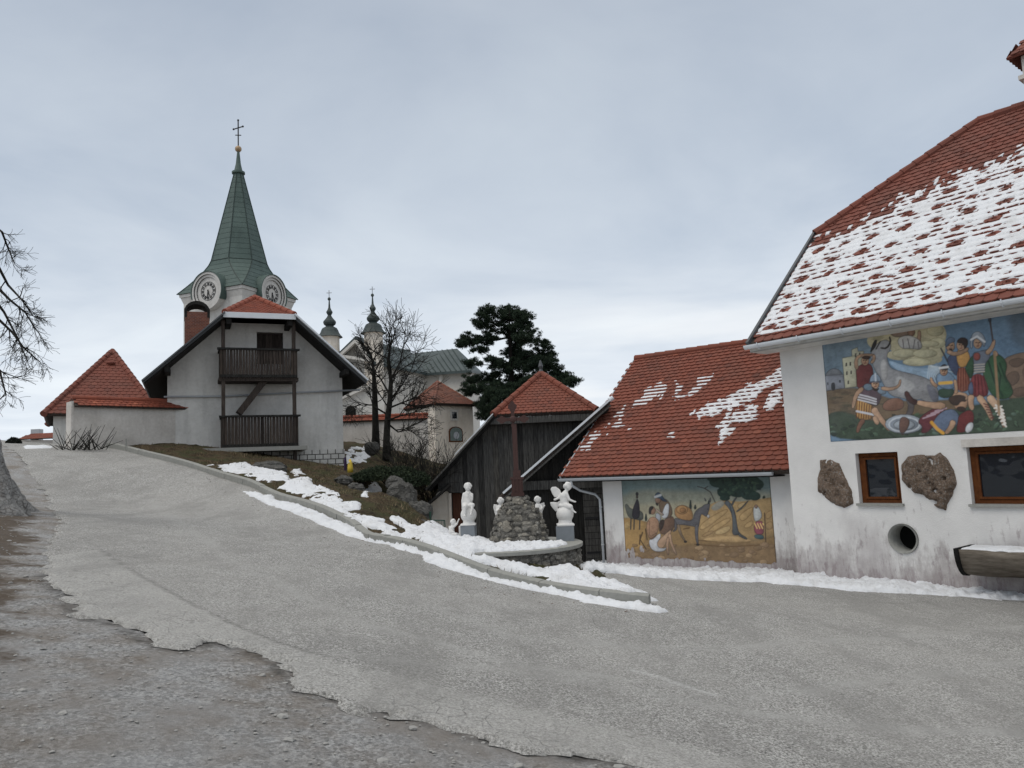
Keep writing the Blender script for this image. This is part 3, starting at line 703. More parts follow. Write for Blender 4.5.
def ridge_run(mb, a, b, r=.11, L=.36, seed=0):
    a = np.array(a, float); b = np.array(b, float); d = b - a; n = max(1, int(np.linalg.norm(d) / L)); rr = random.Random(seed)
    for i in range(n):
        p = a + d * (i / n); q = a + d * ((i + 1.12) / n)
        mb.tube([p, p + (q - p) * .08, q], [r * 1.12, r * 1.1, r * .92], 10, True, rr.uniform(.25, .75))
def roof_piece(name, slopes, mat, parent, ridges=(), e=.2, w=.2, thick=.10, deck=None, seed=0, rr=.11, extra=None, t=.018):
    """slopes: (Slope, polygon in its plane); one mesh: tiles + ridge tiles, deck as its own part"""
    mb = MB()
    for i, (sl, pl) in enumerate(slopes): tile_field(mb, sl, pl, e, w, t, seed=seed + i)
    for i, (a, b) in enumerate(ridges): ridge_run(mb, a, b, rr, seed=seed + 50 + i)
    if extra: extra(mb)
    o = mb.build(name, mat, parent)
    md = MB()
    for sl, pl in slopes: md.prism([sl.w(a, b, -thick) for a, b in pl], sl.n * (thick + .004), .5)
    md.build('roof_deck', deck or MAT['dark_wood'], o)
    return o
def wall_cells(mb, fr, s0, s1, z0, z1, holes, thick=.3, o=0.0, reveal=.22):
    ss = sorted({s0, s1, *[h[0] for h in holes], *[h[1] for h in holes]}); zs = sorted({z0, z1, *[h[2] for h in holes], *[h[3] for h in holes]})
    for i in range(len(ss) - 1):
        for j in range(len(zs) - 1):
            cs, cz = (ss[i] + ss[i + 1]) / 2, (zs[j] + zs[j + 1]) / 2
            if any(h[0] < cs < h[1] and h[2] < cz < h[3] for h in holes): continue
            mb.add([fr.w(ss[i], zs[j], o), fr.w(ss[i + 1], zs[j], o), fr.w(ss[i + 1], zs[j + 1], o), fr.w(ss[i], zs[j + 1], o)], [(0, 1, 2, 3)])
    for a, b, c, d in holes:
        q = [fr.w(a, c, o), fr.w(b, c, o), fr.w(b, d, o), fr.w(a, d, o)]; k = [p - fr.n * reveal for p in q]
        mb.add(q + k, [(0, 4, 5, 1), (1, 5, 6, 2), (2, 6, 7, 3), (3, 7, 4, 0)])
def planks(mb, fr, s0, s1, zlo, zhi, o, w=.16, t=.03, seed=0, gap=.008):
    rr = random.Random(seed); s = s0
    while s < s1 - .02:
        ww = min(w * rr.uniform(.75, 1.2), s1 - s); a, b = s, s + ww - gap; j = rr.uniform(0, .018)
        za, zb = zlo(a), zlo(b); ta, tb = zhi(a), zhi(b)
        if ta > za + .02 and tb > zb + .02:
            e = rr.uniform(-.015, .015)
            mb.box8([fr.w(a, za + e, o + t + j), fr.w(b, zb + e, o + t + j), fr.w(b, zb + e, o), fr.w(a, za + e, o), fr.w(a, ta, o + t + j), fr.w(b, tb, o + t + j), fr.w(b, tb, o), fr.w(a, ta, o)], min(1, max(0, rr.gauss(.5, .22))))
        s += ww
def beam(mb, a, b, w, h, col=.5, up=UP):
    a = np.array(a, float); b = np.array(b, float); d = (b - a) / np.linalg.norm(b - a); x = np.cross(d, up); x /= np.linalg.norm(x); y = np.cross(x, d)
    q = [p + x * sx * w / 2 + y * sy * h / 2 for p in (a, b) for sx, sy in ((-1, -1), (1, -1), (1, 1), (-1, 1))]
    mb.add(q, [(0, 1, 2, 3), (7, 6, 5, 4), (0, 4, 5, 1), (1, 5, 6, 2), (2, 6, 7, 3), (3, 7, 4, 0)], col)
def roof_snow(name, sl, poly, mask, e, label, th=.022, res=.04, t=.014, w=.2):
    us = [p[0] for p in poly]; vs = [p[1] for p in poly]
    U = np.arange(min(us), max(us), res); V = np.arange(min(vs), max(vs), e / 6)
    X, Y = np.meshgrid(U, V, indexing='ij'); sd = np.minimum(sdpoly(X, Y, poly) - .03, mask(X, Y))
    x, y, s, fc = masked_grid(U, V, sd)
    v0 = min(vs); fr_ = ((y - v0) / e) % 1.0
    rw_ = np.floor((y - v0) / e); cw_ = (x / w + (rw_ % 2) * .5) % 1.0; dome = np.sin(np.pi * np.clip(fr_ * 1.15, 0, 1)) ** .7 * (.55 + .45 * np.sin(np.pi * cw_)); h = t * (2.3 - 1.1 * fr_) + .002 + th * (1 - np.exp(-s / .03)) * (.25 + dome) * (1 + .6 * fbm(x, y, 4, 4, 5))
    p = sl.p + x[:, None] * sl.u + y[:, None] * sl.v + (np.where(s <= 1e-6, .01, h))[:, None] * sl.n
    o = link_mesh(name, p, fc, MAT['snow'], smooth=True); tag(o, label, 'snow', None, 'stuff'); return o

# ================================================================== FARMHOUSE
FH = Frame(P(798, 575, 17), 141)
fh = thing('farmhouse', FH.w(0, -1.0), 'white farmhouse with a large biblical wall painting and snow on its red tiled roof', 'house')
EZ, EO, PIT = 4.14, .62, math.radians(43)
fs = Slope(FH.w(0, EZ, EO), FH.r, -FH.n * math.cos(PIT) + UP * math.sin(PIT))
v0s, vl = fs.uv(822, 232)[0], 4.45
RL = 8.05; HS = -.34; HE = 10.6; RS = 2.75
depth = RL * math.cos(PIT) - EO             # wall to ridge
def opening(fr, quad, o=0.0):
    q = [fr.uv(u, v, o) for u, v in quad]   # tl tr br bl
    return ((q[0][0] + q[3][0]) / 2, (q[1][0] + q[2][0]) / 2, (q[2][1] + q[3][1]) / 2, (q[0][1] + q[1][1]) / 2)
Z8 = lambda l: [(800 + x / 4.518, 440 + y / 4.518) for x, y in l]
w1 = opening(FH, Z8([(250, 62), (436, 52), (466, 289), (268, 289)]))
w2 = opening(FH, Z8([(752, 34), (994, 22), (1030, 289), (776, 289)]))
w2 = (w2[0], w2[0] + 1.12, w1[2], w2[3]); w1 = (w1[0], w1[1], w1[2], w1[3])
hc = FH.uv(*Z8([(467, 445)])[0]); hr = .30
hole = (hc[0] - hr, hc[0] + hr, hc[1] - hr, hc[1] + hr)
mb = MB()
wall_cells(mb, FH, 0, 10.2, -1.5, 4.55, [w1, w2, hole, (7.0, 7.9, w1[2], w1[3])])
# ring round the pipe hole
N = 32; sq = []; ci = []
for k in range(N):
    a = 2 * math.pi * k / N; c_, s_ = math.cos(a), math.sin(a); mxx = max(abs(c_), abs(s_))
    sq.append(FH.w(hc[0] + hr * c_ / mxx, hc[1] + hr * s_ / mxx)); ci.append(FH.w(hc[0] + (hr - .012) * c_, hc[1] + (hr - .012) * s_))
mb.add(sq + ci, [(k, (k + 1) % N, N + (k + 1) % N, N + k) for k in range(N)])
gz1 = EZ + (EO) * math.tan(PIT) - .15
for s_ in (0, 10.2):                               # gable ends
    D = 2 * depth; topz = EZ + RL * math.sin(PIT) - .3
    kz = EZ + vl * math.sin(PIT) - .25; ko = -(vl * math.cos(PIT) - EO)
    pts = [FH.w(s_, -1.5, 0), FH.w(s_, gz1, 0), FH.w(s_, kz, ko), FH.w(s_, kz, -D - ko), FH.w(s_, gz1, -D), FH.w(s_, -1.5, -D)]
    mb.add(pts, [(0, 1, 2, 3, 4, 5)])
mb.add([FH.w(0, -1.5, -2 * depth), FH.w(10.2, -1.5, -2 * depth), FH.w(10.2, gz1, -2 * depth), FH.w(0, gz1, -2 * depth)], [(0, 1, 2, 3)])
mb.build('wall', MAT['stained_plaster'], fh)
# roof: front slope, back slope, two half hips
ZR = EZ + RL * math.sin(PIT)
bsl = Slope(FH.w(0, EZ, -2 * depth - EO), FH.r, FH.n * math.cos(PIT) + UP * math.sin(PIT))
fpoly = [(HS, 0), (HE, 0), (HE, vl), (HE - RS - .3, RL), (HS + RS + .3, RL), (HS, vl)]
hl = lambda s0, sg: Slope(fs.w(s0, vl), -FH.n, np.array(fs.w(s0 + sg * (RS + .3), RL)) - fs.w(s0, vl))
h1 = hl(HS, 1); h2 = hl(HE, -1)
def tri(sl, ends): return [sl.st(p) for p in ends]
hp1 = tri(h1, [fs.w(HS, vl), bsl.w(HS, vl), fs.w(HS + RS + .3, RL)]); hp2 = tri(h2, [fs.w(HE, vl), bsl.w(HE, vl), fs.w(HE - RS - .3, RL)])
def guards(mb):
    for gr in range(0, 18):
        for k in range(-1, 17):
            X_ = k * .67 + (gr % 2) * .10; Y_ = .5 + gr * .60
            if inpoly(X_, Y_, fpoly) and Y_ < 6.6:
                q = fs.w(X_, Y_, .035); mb.tube([q - fs.u * .05, q + fs.n * .045, q + fs.u * .05], .016, 5, True, .3)
roof = roof_piece('roof', [(fs, fpoly), (bsl, fpoly), (h1, hp1), (h2, hp2)], MAT['tile_dark'], fh,
    [(fs.w(HS, vl, .03), fs.w(HS + RS + .3, RL, .03)), (fs.w(HS + RS + .3, RL, .03), fs.w(HE - RS - .3, RL, .03)), (fs.w(HE, vl, .03), fs.w(HE - RS - .3, RL, .03)),
     (bsl.w(HS, vl, .03), fs.w(HS + RS + .3, RL, .03))], e=.20, w=.23, seed=3, deck=MAT['dark_wood'], extra=guards, t=.022)
for sl in (fs, bsl):
    for s_ in (HS - .03, HE + .03): mb = MB(); beam(mb, sl.w(s_ + (.012 if s_ < 0 else -.012), -.02, .01), sl.w(s_ + (.012 if s_ < 0 else -.012), vl, .01), .07, .17, .5, sl.n); mb.build('verge_board', MAT['dark_metal'], roof)
mb = MB()
for sgn, o0 in ((1, EO), (-1, -2 * depth - EO)):
    oo = o0 + .10 * sgn
    # half round gutter with brackets
    pts = []
    for k in range(9):
        a = math.pi * k / 8; pts.append((oo + math.cos(a) * .075 * sgn, EZ - .02 - math.sin(a) * .09))
    vs = [FH.w(HS - .05, z, o) for o, z in pts] + [FH.w(HE + .05, z, o) for o, z in pts]
    mb.add(vs, [(k, k + 1, 10 + k, 9 + k) for k in range(8)] + [tuple(range(8, -1, -1)), tuple(range(9, 18))])
    s_ = HS + .3
    while s_ < HE:
        mb.tube([FH.w(s_, EZ + .0, oo + .085 * sgn), FH.w(s_, EZ - .06, oo + .08 * sgn), FH.w(s_, EZ - .125, oo + .02 * sgn), FH.w(s_, EZ - .12, oo - .04 * sgn)], .012, 5); s_ += .95
mb.build('gutter', MAT['light_metal'], fh)
mb = MB(); mb.box(FH, HS, HE, EZ - .17, EZ - .145, -.0, EO - .0); mb.box(FH, HS, HE, EZ - .17, EZ - .02, EO - .02, EO + .0)
mb.build('soffit', MAT['white_plaster'], fh)
# windows
def window(fr, op, parent, fw=.085, back=.13, sill=True, mats=('window_wood', 'glass')):
    a, b, c, d = op; wo = MB(); o0, o1 = -back - .06, -back
    g = .004
    wo.box(fr, a + g, b - g, c + g, c + fw, o0, o1); wo.box(fr, a + g, b - g, d - fw, d - g, o0, o1); wo.box(fr, a + g, a + fw, c + fw, d - fw, o0, o1); wo.box(fr, b - fw, b - g, c + fw, d - fw, o0, o1)
    i = fw; wo.box(fr, a + i + .008, b - i - .008, c + i + .008, c + i + .05, o0 + .02, o1 + .018); wo.box(fr, a + i + .008, b - i - .008, d - i - .05, d - i - .008, o0 + .02, o1 + .018)
    wo.box(fr, a + i + .008, a + i + .05, c + i + .05, d - i - .05, o0 + .02, o1 + .018); wo.box(fr, b - i - .05, b - i - .008, c + i + .05, d - i - .05, o0 + .02, o1 + .018)
    f = wo.build('window', MAT[mats[0]], parent)
    pn = MB(); pn.box(fr, a + i + .04, b - i - .04, c + i + .04, d - i - .04, o0 + .01, o1 - .03); pn.build('pane', MAT[mats[1]], f)
    if sill:
        s_ = MB(); s_.box(fr, a - .04, b + .04, c - .035, c + .012, -.12, .07); s_.build('sill', MAT['concrete'], f)
    return f
window(FH, w1, fh); window(FH, w2, fh); window(FH, (7.0, 7.9, w1[2], w1[3]), fh)
mb = MB(); mb.box(FH, w2[0] - .06, w2[0] + .98, w2[3] + .004, w2[3] + .145, -.02, .05); mb.build('lintel', MAT['old_plaster'], fh)
mb = MB()                                         # drain pipe in the wall
vs = []; N = 32
for r_, o in [(hr - .014, .035), (hr - .045, .035), (hr - .05, -.45)]:
    for k in range(N): a = 2 * math.pi * k / N; vs.append(FH.w(hc[0] + r_ * math.cos(a), hc[1] + r_ * math.sin(a), o))
for k in range(N): a = 2 * math.pi * k / N; vs.append(FH.w(hc[0] + (hr - .014) * math.cos(a), hc[1] + (hr - .014) * math.sin(a), -.05))
mb.add(vs, [(i * N + k, i * N + (k + 1) % N, (i + 1) * N + (k + 1) % N, (i + 1) * N + k) for i in range(2) for k in range(N)] + [(k, (k + 1) % N, 3 * N + (k + 1) % N, 3 * N + k) for k in range(N)])
dp = mb.build('drain_pipe', MAT['concrete'], fh, True)
mb = MB(); mb.add([FH.w(hc[0] + .26 * math.cos(2 * math.pi * k / 24), hc[1] + .26 * math.sin(2 * math.pi * k / 24), -.40) for k in range(24)], [tuple(range(24))])
mb.build('dark_back', MAT['dark'], dp)
def relief(fr, outline, thick, mat, name, parent, seed, res=.022):
    pl = [fr.uv(u, v) for u, v in outline]; a = np.array(pl); lo = a.min(0) - .1; hi = a.max(0) + .1
    U = np.arange(lo[0], hi[0], res); V = np.arange(lo[1], hi[1], res); X, Y = np.meshgrid(U, V, indexing='ij')
    sd = sdpoly(X, Y, pl) + .02 * fbm(X, Y, 9, 3, seed)
    x, y, s, fc = masked_grid(U, V, sd)
    pit = np.maximum(0, fbm(x, y, 9, 3, seed + 7)) ; h = thick * (1 - np.exp(-s / .035)) * (.75 + .45 * fbm(x, y, 4, 5, seed + 2, .62) - .7 * pit * pit * 3)
    h = np.where(s <= 1e-6, -.01, h)
    p = fr.C + x[:, None] * fr.r + y[:, None] * UP + h[:, None] * fr.n
    return link_mesh(name, p, fc, MAT[mat], parent)
relief(FH, Z8([(90, 92), (130, 85), (180, 105), (200, 160), (235, 230), (243, 290), (200, 307), (160, 295), (120, 265), (80, 235), (78, 170), (92, 130)]), .10, 'brown_rock', 'wall_rock', fh, 5)
relief(FH, Z8([(460, 110), (490, 75), (560, 65), (610, 70), (635, 55), (660, 75), (700, 140), (712, 200), (690, 250), (665, 290), (660, 318), (620, 305), (580, 270), (560, 250), (520, 240), (490, 215), (460, 180)]), .15, 'brown_rock', 'wall_rock', fh, 9)
# chimney on the ridge, just inside the picture
cs = 4.0
while proj(FH.w(cs - .42, ZR + .9, -depth + .42))[0] < 1021: cs += .02
mb = MB(); mb.box(FH, cs - .42, cs + .42, ZR - .8, ZR + 1.05, -depth - .42, -depth + .42); mb.box(FH, cs - .50, cs + .50, ZR + .48, ZR + .58, -depth - .50, -depth + .50)
ch = mb.build('chimney', MAT['old_plaster'], roof)
mb = MB(); zc = ZR + 1.05
for sg in (1, -1):
    sl = Slope(FH.w(cs, zc - .0, -depth + sg * .62), FH.r, -sg * FH.n * .72 + UP * .7); tile_field(mb, sl, [(-.66, 0), (.66, 0), (.30, .86), (-.30, .86)], .17, .18, seed=5)
    mb.prism([sl.w(-.66, 0, -.06), sl.w(.66, 0, -.06), sl.w(.3, .88, -.06), sl.w(-.3, .88, -.06)], sl.n * .06, .3)
    sl2 = Slope(FH.w(cs + sg * .66, zc, -depth), FH.n, -sg * FH.r * .52 + UP * .85); tile_field(mb, sl2, [(-.62, 0), (.62, 0), (0, .72)], .17, .18, seed=6)
    mb.add([FH.w(cs + sg * .66, zc, -depth + .62), FH.w(cs + sg * .66, zc, -depth - .62), FH.w(cs + sg * .3, zc + .6, -depth)], [(0, 1, 2)], .3)
mb.build('chimney_cap', MAT['tile_dark'], ch)
# snow on the farmhouse roof
e = .20
top = [fs.uv(*q) for q in [(824, 238), (862, 222), (900, 200), (960, 172), (1024, 150)]]
spoly = [(HS - .7, .30), (HE - .1, .30), (HE - .1, top[-1][1]), (top[-1][0] + .3, top[-1][1])] + top[::-1] + [(HS - .7, top[0][1])]
spoly = [(a, b) for a, b in spoly]
def fmask(X, Y):
    sd = sdpoly(X, Y, spoly) * .8 + .10 * fbm(X, Y, 2.2, 4, 33) + .02
    row = np.floor(Y / e); f = Y / e - row
    dt_ = sdline(X, Y, top + [(HE, top[-1][1])]); sd = sd + 1.1 * (_h(np.floor(X / .115), row, 4) * .6 + .4 * vnoise(X * 2, Y * 2, 6) - .60) * sstep(1.9, .0, dt_)
    # red front edge of every course
    colo = (X / .23 + (row % 2) * .5) % 1.0
    edge = f - (-.09 + .10 * (2 * np.abs(colo - .5)) ** 2 + .34 * fbm(X, Y, 4.5, 3, 71))
    thin = .25 * sstep(2.2, 0, np.abs(Y - 0)) 
    sd = np.minimum(sd, (edge - .04) * .14)
    # snow guards standing in bare patches
    gr = np.round((Y - .5) / (e * 3)); gxo = (gr % 2) * .10 + .04 * (_h(gr, gr * 0, 3) - .5)
    k = np.round((X - gxo) / .67); dx = X - gxo - k * .67; dy = Y - .5 - gr * e * 3
    d = np.hypot(dx / 1.7, dy) - .058 - .05 * vnoise(k * 3.1, gr * 1.7, 8)
    sd = np.minimum(sd, d * 1.0 + .018 * fbm(X, Y, 12, 2, 9))
    bare = fbm(X, Y, 1.6, 5, 91, .62); sd = np.minimum(sd, (.58 - bare) * .3)
    return sd
roof_snow('roof_snow', fs, fpoly, fmask, e, 'thin snow caught between the tiles of the large farmhouse roof', th=.020, res=.030, t=.022, w=.23)
for gr in range(0):
    for k in range(-1, 17):
        X_ = k * .67 + (gr % 2) * .335; Y_ = .5 + gr * e * 2
        if inpoly(X_, Y_, fpoly) and Y_ < 6.6:
            q = fs.w(X_, Y_, .035); mb.tube([q - fs.u * .05, q + fs.n * .045 + fs.v * .0, q + fs.u * .05], .016, 5, True, .3)

# hollowed log trough by the wall
tl = Z8([(700, 475)])[0]; ts = FH.uv(tl[0], tl[1], .75)[0]
trough = thing('log_trough', FH.w(ts + 1.5, -.9, .45), 'hollowed log trough with snow along its top below the farmhouse window', 'trough')
mb = MB(); L = 3.1; zc = FH.uv(tl[0], tl[1], .75)[1] - .07; R_ = .33; n = 14; vs = []; fcs = []
prof = [(math.pi + math.pi * k / n) for k in range(n + 1)]
nn = 16
for i in range(nn + 1):
    s_ = ts + L * i / nn
    for a in prof: vs.append(FH.w(s_, zc + R_ * math.sin(a) * 1.42 + .012 * math.sin(i * 1.3 + a * 3), .45 + (R_ + .012 * math.sin(i * .9 + a * 5)) * math.cos(a)))
    for a in prof[::-1]: vs.append(FH.w(s_, zc - .0 + R_ * .72 * math.sin(a) * 1.2, .45 + R_ * .74 * math.cos(a)))
m_ = 2 * (n + 1)
for i in range(nn):
    for k in range(m_): fcs.append((i * m_ + k, i * m_ + (k + 1) % m_, (i + 1) * m_ + (k + 1) % m_, (i + 1) * m_ + k))
mb.add(vs, fcs, .6)
mb.build('log', wood('split log', (.09, .075, .06), (.20, .175, .145), (1.5, 1.5, 9)), trough, True)
for s_ in (ts - .005, ts + L + .005):
    mb = MB(); q = [FH.w(s_, zc + (R_ * 1.42 + .04) * math.sin(a) + .02, .45 + (R_ + .05) * math.cos(a)) for a in prof]
    mb.prism(q, FH.r * (.07 if s_ > ts + 1 else -.07) * -1, .1); mb.build('end_board', MAT['black_wood'], trough)
for s_ in (ts + .75, ts + 2.4): mb = MB(); s_ += .35; mb.stone(FH.w(s_, -.86, .22), .14, .12, .14, 4, .1); mb.build('foot_stone', MAT['rock'], trough)
U = np.linspace(ts + .05, ts + L - .05, 70); V = np.linspace(.45 - .30, .45 + .31, 22); X, Y = np.meshgrid(U, V, indexing='ij')
sd = np.minimum(np.minimum(X - U[0], U[-1] - X), np.minimum(Y - V[0], V[-1] - Y)) + .02 * fbm(X, Y, 4, 3, 7)
x, y, s_, fc = masked_grid(U, V, sd); zz_ = zc - .01 + .055 * (1 - np.exp(-s_ / .05)) * (1 + .3 * fbm(x, y, 4, 3, 8))
sn = link_mesh('snow', FH.C + x[:, None] * FH.r + zz_[:, None] * UP + y[:, None] * FH.n, fc, MAT['snow'], smooth=True); tag(sn, 'strip of snow filling the hollowed log trough', 'snow', None, 'stuff')

# ================================================================== PAINTED BARN
BN = Frame(P(607, 565, 21), 130)
bn = thing('barn', BN.w(0, -1.1), 'low white barn with a painting of a donkey and travellers under a red tiled roof', 'barn')
BE, BO, BP = 1.34, .5, math.radians(40)
bsf = Slope(BN.w(0, BE, BO), BN.r, -BN.n * math.cos(BP) + UP * math.sin(BP))
BL = 5.66; b0, b1 = -1.0, 6.3
bpoly = [(b0, 0), (b1, 0), (b1, BL), (b0, BL)]; bd_ = BL * math.cos(BP) - BO
bsb = Slope(BN.w(0, BE, -2 * bd_ - BO), BN.r, BN.n * math.cos(BP) + UP * math.sin(BP))
mb = MB(); gzz = BE + BO * math.tan(BP) - .12
wall_cells(mb, BN, 0, 5.3, -1.6, gzz, [], .3)
mb.add([BN.w(0, -1.6, 0), BN.w(0, gzz, 0), BN.w(0, BE + BL * math.sin(BP) - .12, -bd_), BN.w(0, gzz, -2 * bd_), BN.w(0, -1.6, -2 * bd_)], [(0, 1, 2, 3, 4)])
mb.build('wall', MAT['stained_plaster'], bn)
rf = roof_piece('roof', [(bsf, bpoly), (bsb, [(b0, 0), (b1 + 1.5, 0), (b1 + 1.5, BL), (b0, BL)])], MAT['tile_red'], bn, [(bsf.w(b0, BL, .02), bsf.w(b1, BL, .02))], e=.165, w=.20, seed=11, t=.026)
for sl in (bsf, bsb): mb = MB(); beam(mb, sl.w(b0 - .02, -.02, -.02), sl.w(b0 - .02, BL, -.02), .03, .14, .5, sl.n); mb.build('verge_board', MAT['metal'], rf)
mb = MB(); oo = BO + .09; pts = [(oo + math.cos(math.pi * k / 8) * .065, BE - .02 - math.sin(math.pi * k / 8) * .08) for k in range(9)]
vs = [BN.w(b0 - .02, z, o) for o, z in pts] + [BN.w(4.95, z, o) for o, z in pts]
mb.add(vs, [(k, k + 1, 10 + k, 9 + k) for k in range(8)] + [tuple(range(8, -1, -1)), tuple(range(9, 18))]); mb.build('gutter', MAT['metal'], bn)
mb = MB(); mb.box(BN, b0, 5.0, BE - .13, BE - .105, 0.003, BO); mb.build('soffit', MAT['black_wood'], bn)
mb = MB(); mb.tube([BN.w(-.62, BE - .08, oo), BN.w(-.60, BE - .22, oo - .02), BN.w(-.5, BE - .36, .35), BN.w(-.18, BE - .48, .10), BN.w(-.06, BE - .62, .08), BN.w(-.05, -.2, .075), BN.w(-.05, -1.15, .075)], .034, 10)
for z_ in (.5, -.5): mb.tube([BN.w(-.05, z_, .075), BN.w(-.05, z_ + .04, .075)], .044, 10)
mb.build('downpipe', MAT['metal'], bn, True)
Zb = lambda l: [(540 + x / 3.073, 330 + y / 3.073) for x, y in l]
def pl_(l): return [bsf.uv(*q) for q in Zb(l)]
bp1 = [pl_([(465, 262), (520, 232), (600, 200), (640, 175), (700, 140), (760, 105), (760, 160), (700, 185), (660, 215), (560, 262), (490, 272)]), pl_([(548, 335), (560, 285), (610, 245), (680, 230), (660, 265), (600, 300), (555, 345)]), pl_([(685, 225), (735, 185), (765, 205), (740, 235), (700, 245)])]
bp2 = [pl_([(280, 235), (320, 190), (360, 165), (385, 170), (370, 215), (330, 238)]), pl_([(400, 210), (420, 150), (440, 175), (430, 215)]), pl_([(430, 210), (470, 185), (500, 140), (540, 145), (500, 185), (460, 212)]), pl_([(225, 300), (250, 275), (285, 290), (280, 305)]),
       pl_([(110, 370), (150, 345), (180, 330), (165, 365), (120, 395)]), pl_([(230, 270), (260, 230), (275, 235), (250, 275)]), pl_([(450, 368), (465, 360), (468, 370)]), pl_([(395, 330), (405, 322), (412, 334)]), pl_([(180, 300), (215, 285), (200, 320), (165, 335)])]
def bmask(X, Y):
    row = np.floor(Y / .165); f = Y / .165 - row
    jag = .34 * (vnoise(np.floor(X / .10) * .63, row * .71, 14) - .5)
    a = np.full(X.shape, -9.0); b = a.copy()
    for w_ in bp1: a = np.maximum(a, sdpoly(X, Y, w_))
    for w_ in bp2: b = np.maximum(b, sdpoly(X, Y, w_))
    a = a + .16 * fbm(X, Y, 3, 5, 61, .62) + jag + .03
    b = b + .16 * fbm(X, Y, 4, 4, 62) + jag - .03
    return np.maximum(np.minimum(a, (f - .02 - .2 * vnoise(np.floor(X / .2), row, 21)) * .25 + .01), np.minimum(b, (f - .30) * .12))
roof_snow('roof_snow', bsf, bpoly, bmask, .165, 'broken snow patches on the red tiled roof of the low barn', th=.022, res=.035, t=.026, w=.20)

# ================================================================== WOODEN BARNS
WB = Frame(P(545, 400, 26), 90)
wb = thing('wooden_barn', WB.w(0, -1.0), 'dark plank barn with a red tiled half hip roof behind the cross', 'barn')
hipL, hipR, apex = WB.uv(493, 415, .5), WB.uv(597, 411, .5), WB.uv(545, 372, -1.2)
eL = WB.uv(426, 489, .5); zt = (hipL[1] + hipR[1]) / 2; cx = (hipL[0] + hipR[0]) / 2; hw = (hipR[0] - hipL[0]) / 2
slp = (hipL[1] - eL[1]) / (hipL[0] - eL[0]); ew = cx - eL[0]; ze = zt - (ew - hw) * slp; zr = zt + hw * slp - .22
dep = 9.0; kb = (zr - apex[1]) * 0
ah = np.array([0, 0, 0]); apx = WB.w(cx, zr, .5 - 1.9)
def gable_roof(fr, cx, ew, hw, ze, zt, zr, o0, dep, tilemat, parent, sheet, name='roof', apexback=1.9, e=.17, w=.18, seed=0, tiles_on_slopes=False):
    """half hipped roof, ridge running back from the gable"""
    ap = fr.w(cx, zr, o0 - apexback); back = fr.w(cx, zr, -dep)
    hp = [fr.w(cx - hw, zt, o0), fr.w(cx + hw, zt, o0), ap]
    sl = Slope(hp[0], fr.r, np.array(ap) - (hp[0] + hp[1]) / 2)
    o = roof_piece(name, [(sl, [sl.st(p) for p in hp])], tilemat, parent, [(hp[0] + UP * .03, ap + UP * .03), (hp[1] + UP * .03, ap + UP * .03), (ap + UP * .03, back + UP * .03)], e, w, seed=seed)
    md = MB()
    for sg in (-1, 1):
        q = [fr.w(cx + sg * ew, ze, o0), fr.w(cx + sg * hw, zt, o0), ap, back, fr.w(cx + sg * ew, ze, -dep)]
        n_ = np.cross(q[1] - q[0], q[4] - q[0]); n_ = n_ / np.linalg.norm(n_); n_ = n_ * (1 if n_[2] > 0 else -1)
        if sg == 1: q = q[::-1]
        md.prism([p - n_ * .09 for p in q], n_ * .085, .5)
    md.build('roof_slope', sheet, parent)
    ms_ = MB()
    for sg in (-1, 1):
        q = [fr.w(cx + sg * (ew - .03), ze, o0 - .03), fr.w(cx + sg * hw, zt, o0 - .03), ap - UP * .02, back - UP * .02, fr.w(cx + sg * (ew - .03), ze, -dep)]
        n_ = np.cross(q[1] - q[0], q[4] - q[0]); n_ = n_ / np.linalg.norm(n_); n_ = n_ * (1 if n_[2] > 0 else -1)
        ms_.prism([p - n_ * .12 for p in (q if sg == -1 else q[::-1])], n_ * .028, .5)
    ms_.build('soffit', MAT['black_wood'], parent)
    return o, hp, ap
orf, hp_, ap_ = gable_roof(WB, cx, ew, hw, ze, zt, zr, .5, dep, MAT['tile_red'], wb, MAT['black_wood'], e=.16, w=.17, seed=21)
mb = MB(); mb.lathe(ap_ + UP * .08, [(.09, 0), (.05, .1), (.09, .2), (.02, .42)], 8); mb.build('finial', MAT['dark_metal'], orf)
def line(ax, az, bx, bz): return lambda s: az + (bz - az) * (s - ax) / (bx - ax)
def topb(s): return min(zt - .1, zt - (abs(s - cx) - hw) * slp - .12)
WL = WB.uv(449, 500)[0]; WR = cx + ew - .4
zdoor = WB.uv(455, 493)[1]
def botb(s):
    if s < WB.uv(449, 500)[0]: return WB.uv(440, 491)[1]
    if s < WB.uv(463, 500)[0]: return zdoor
    if s < WB.uv(478, 500)[0]: return line(WB.uv(463, 500)[0], zdoor, WB.uv(478, 500)[0], WB.uv(478, 522)[1])(s)
    return -1.6
mb = MB(); planks(mb, WB, eL[0] + .35, WR, botb, topb, 0, .17, .03, 31)
mb.build('plank_wall', MAT['grey_wood'], wb)
mb = MB()   # side and rear walls; black sheets added behind the planks stand for inside shade
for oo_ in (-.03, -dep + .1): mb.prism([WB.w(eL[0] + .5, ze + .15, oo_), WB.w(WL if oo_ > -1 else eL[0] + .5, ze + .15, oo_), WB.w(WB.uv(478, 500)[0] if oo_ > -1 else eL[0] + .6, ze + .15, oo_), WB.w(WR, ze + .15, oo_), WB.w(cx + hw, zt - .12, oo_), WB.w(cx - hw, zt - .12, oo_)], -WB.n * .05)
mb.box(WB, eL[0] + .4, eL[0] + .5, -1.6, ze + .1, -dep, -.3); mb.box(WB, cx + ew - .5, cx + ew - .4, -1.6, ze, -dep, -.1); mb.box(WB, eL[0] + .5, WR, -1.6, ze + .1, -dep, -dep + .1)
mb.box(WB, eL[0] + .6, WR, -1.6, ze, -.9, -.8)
mb.build('dark_backing', MAT['dark'], wb)
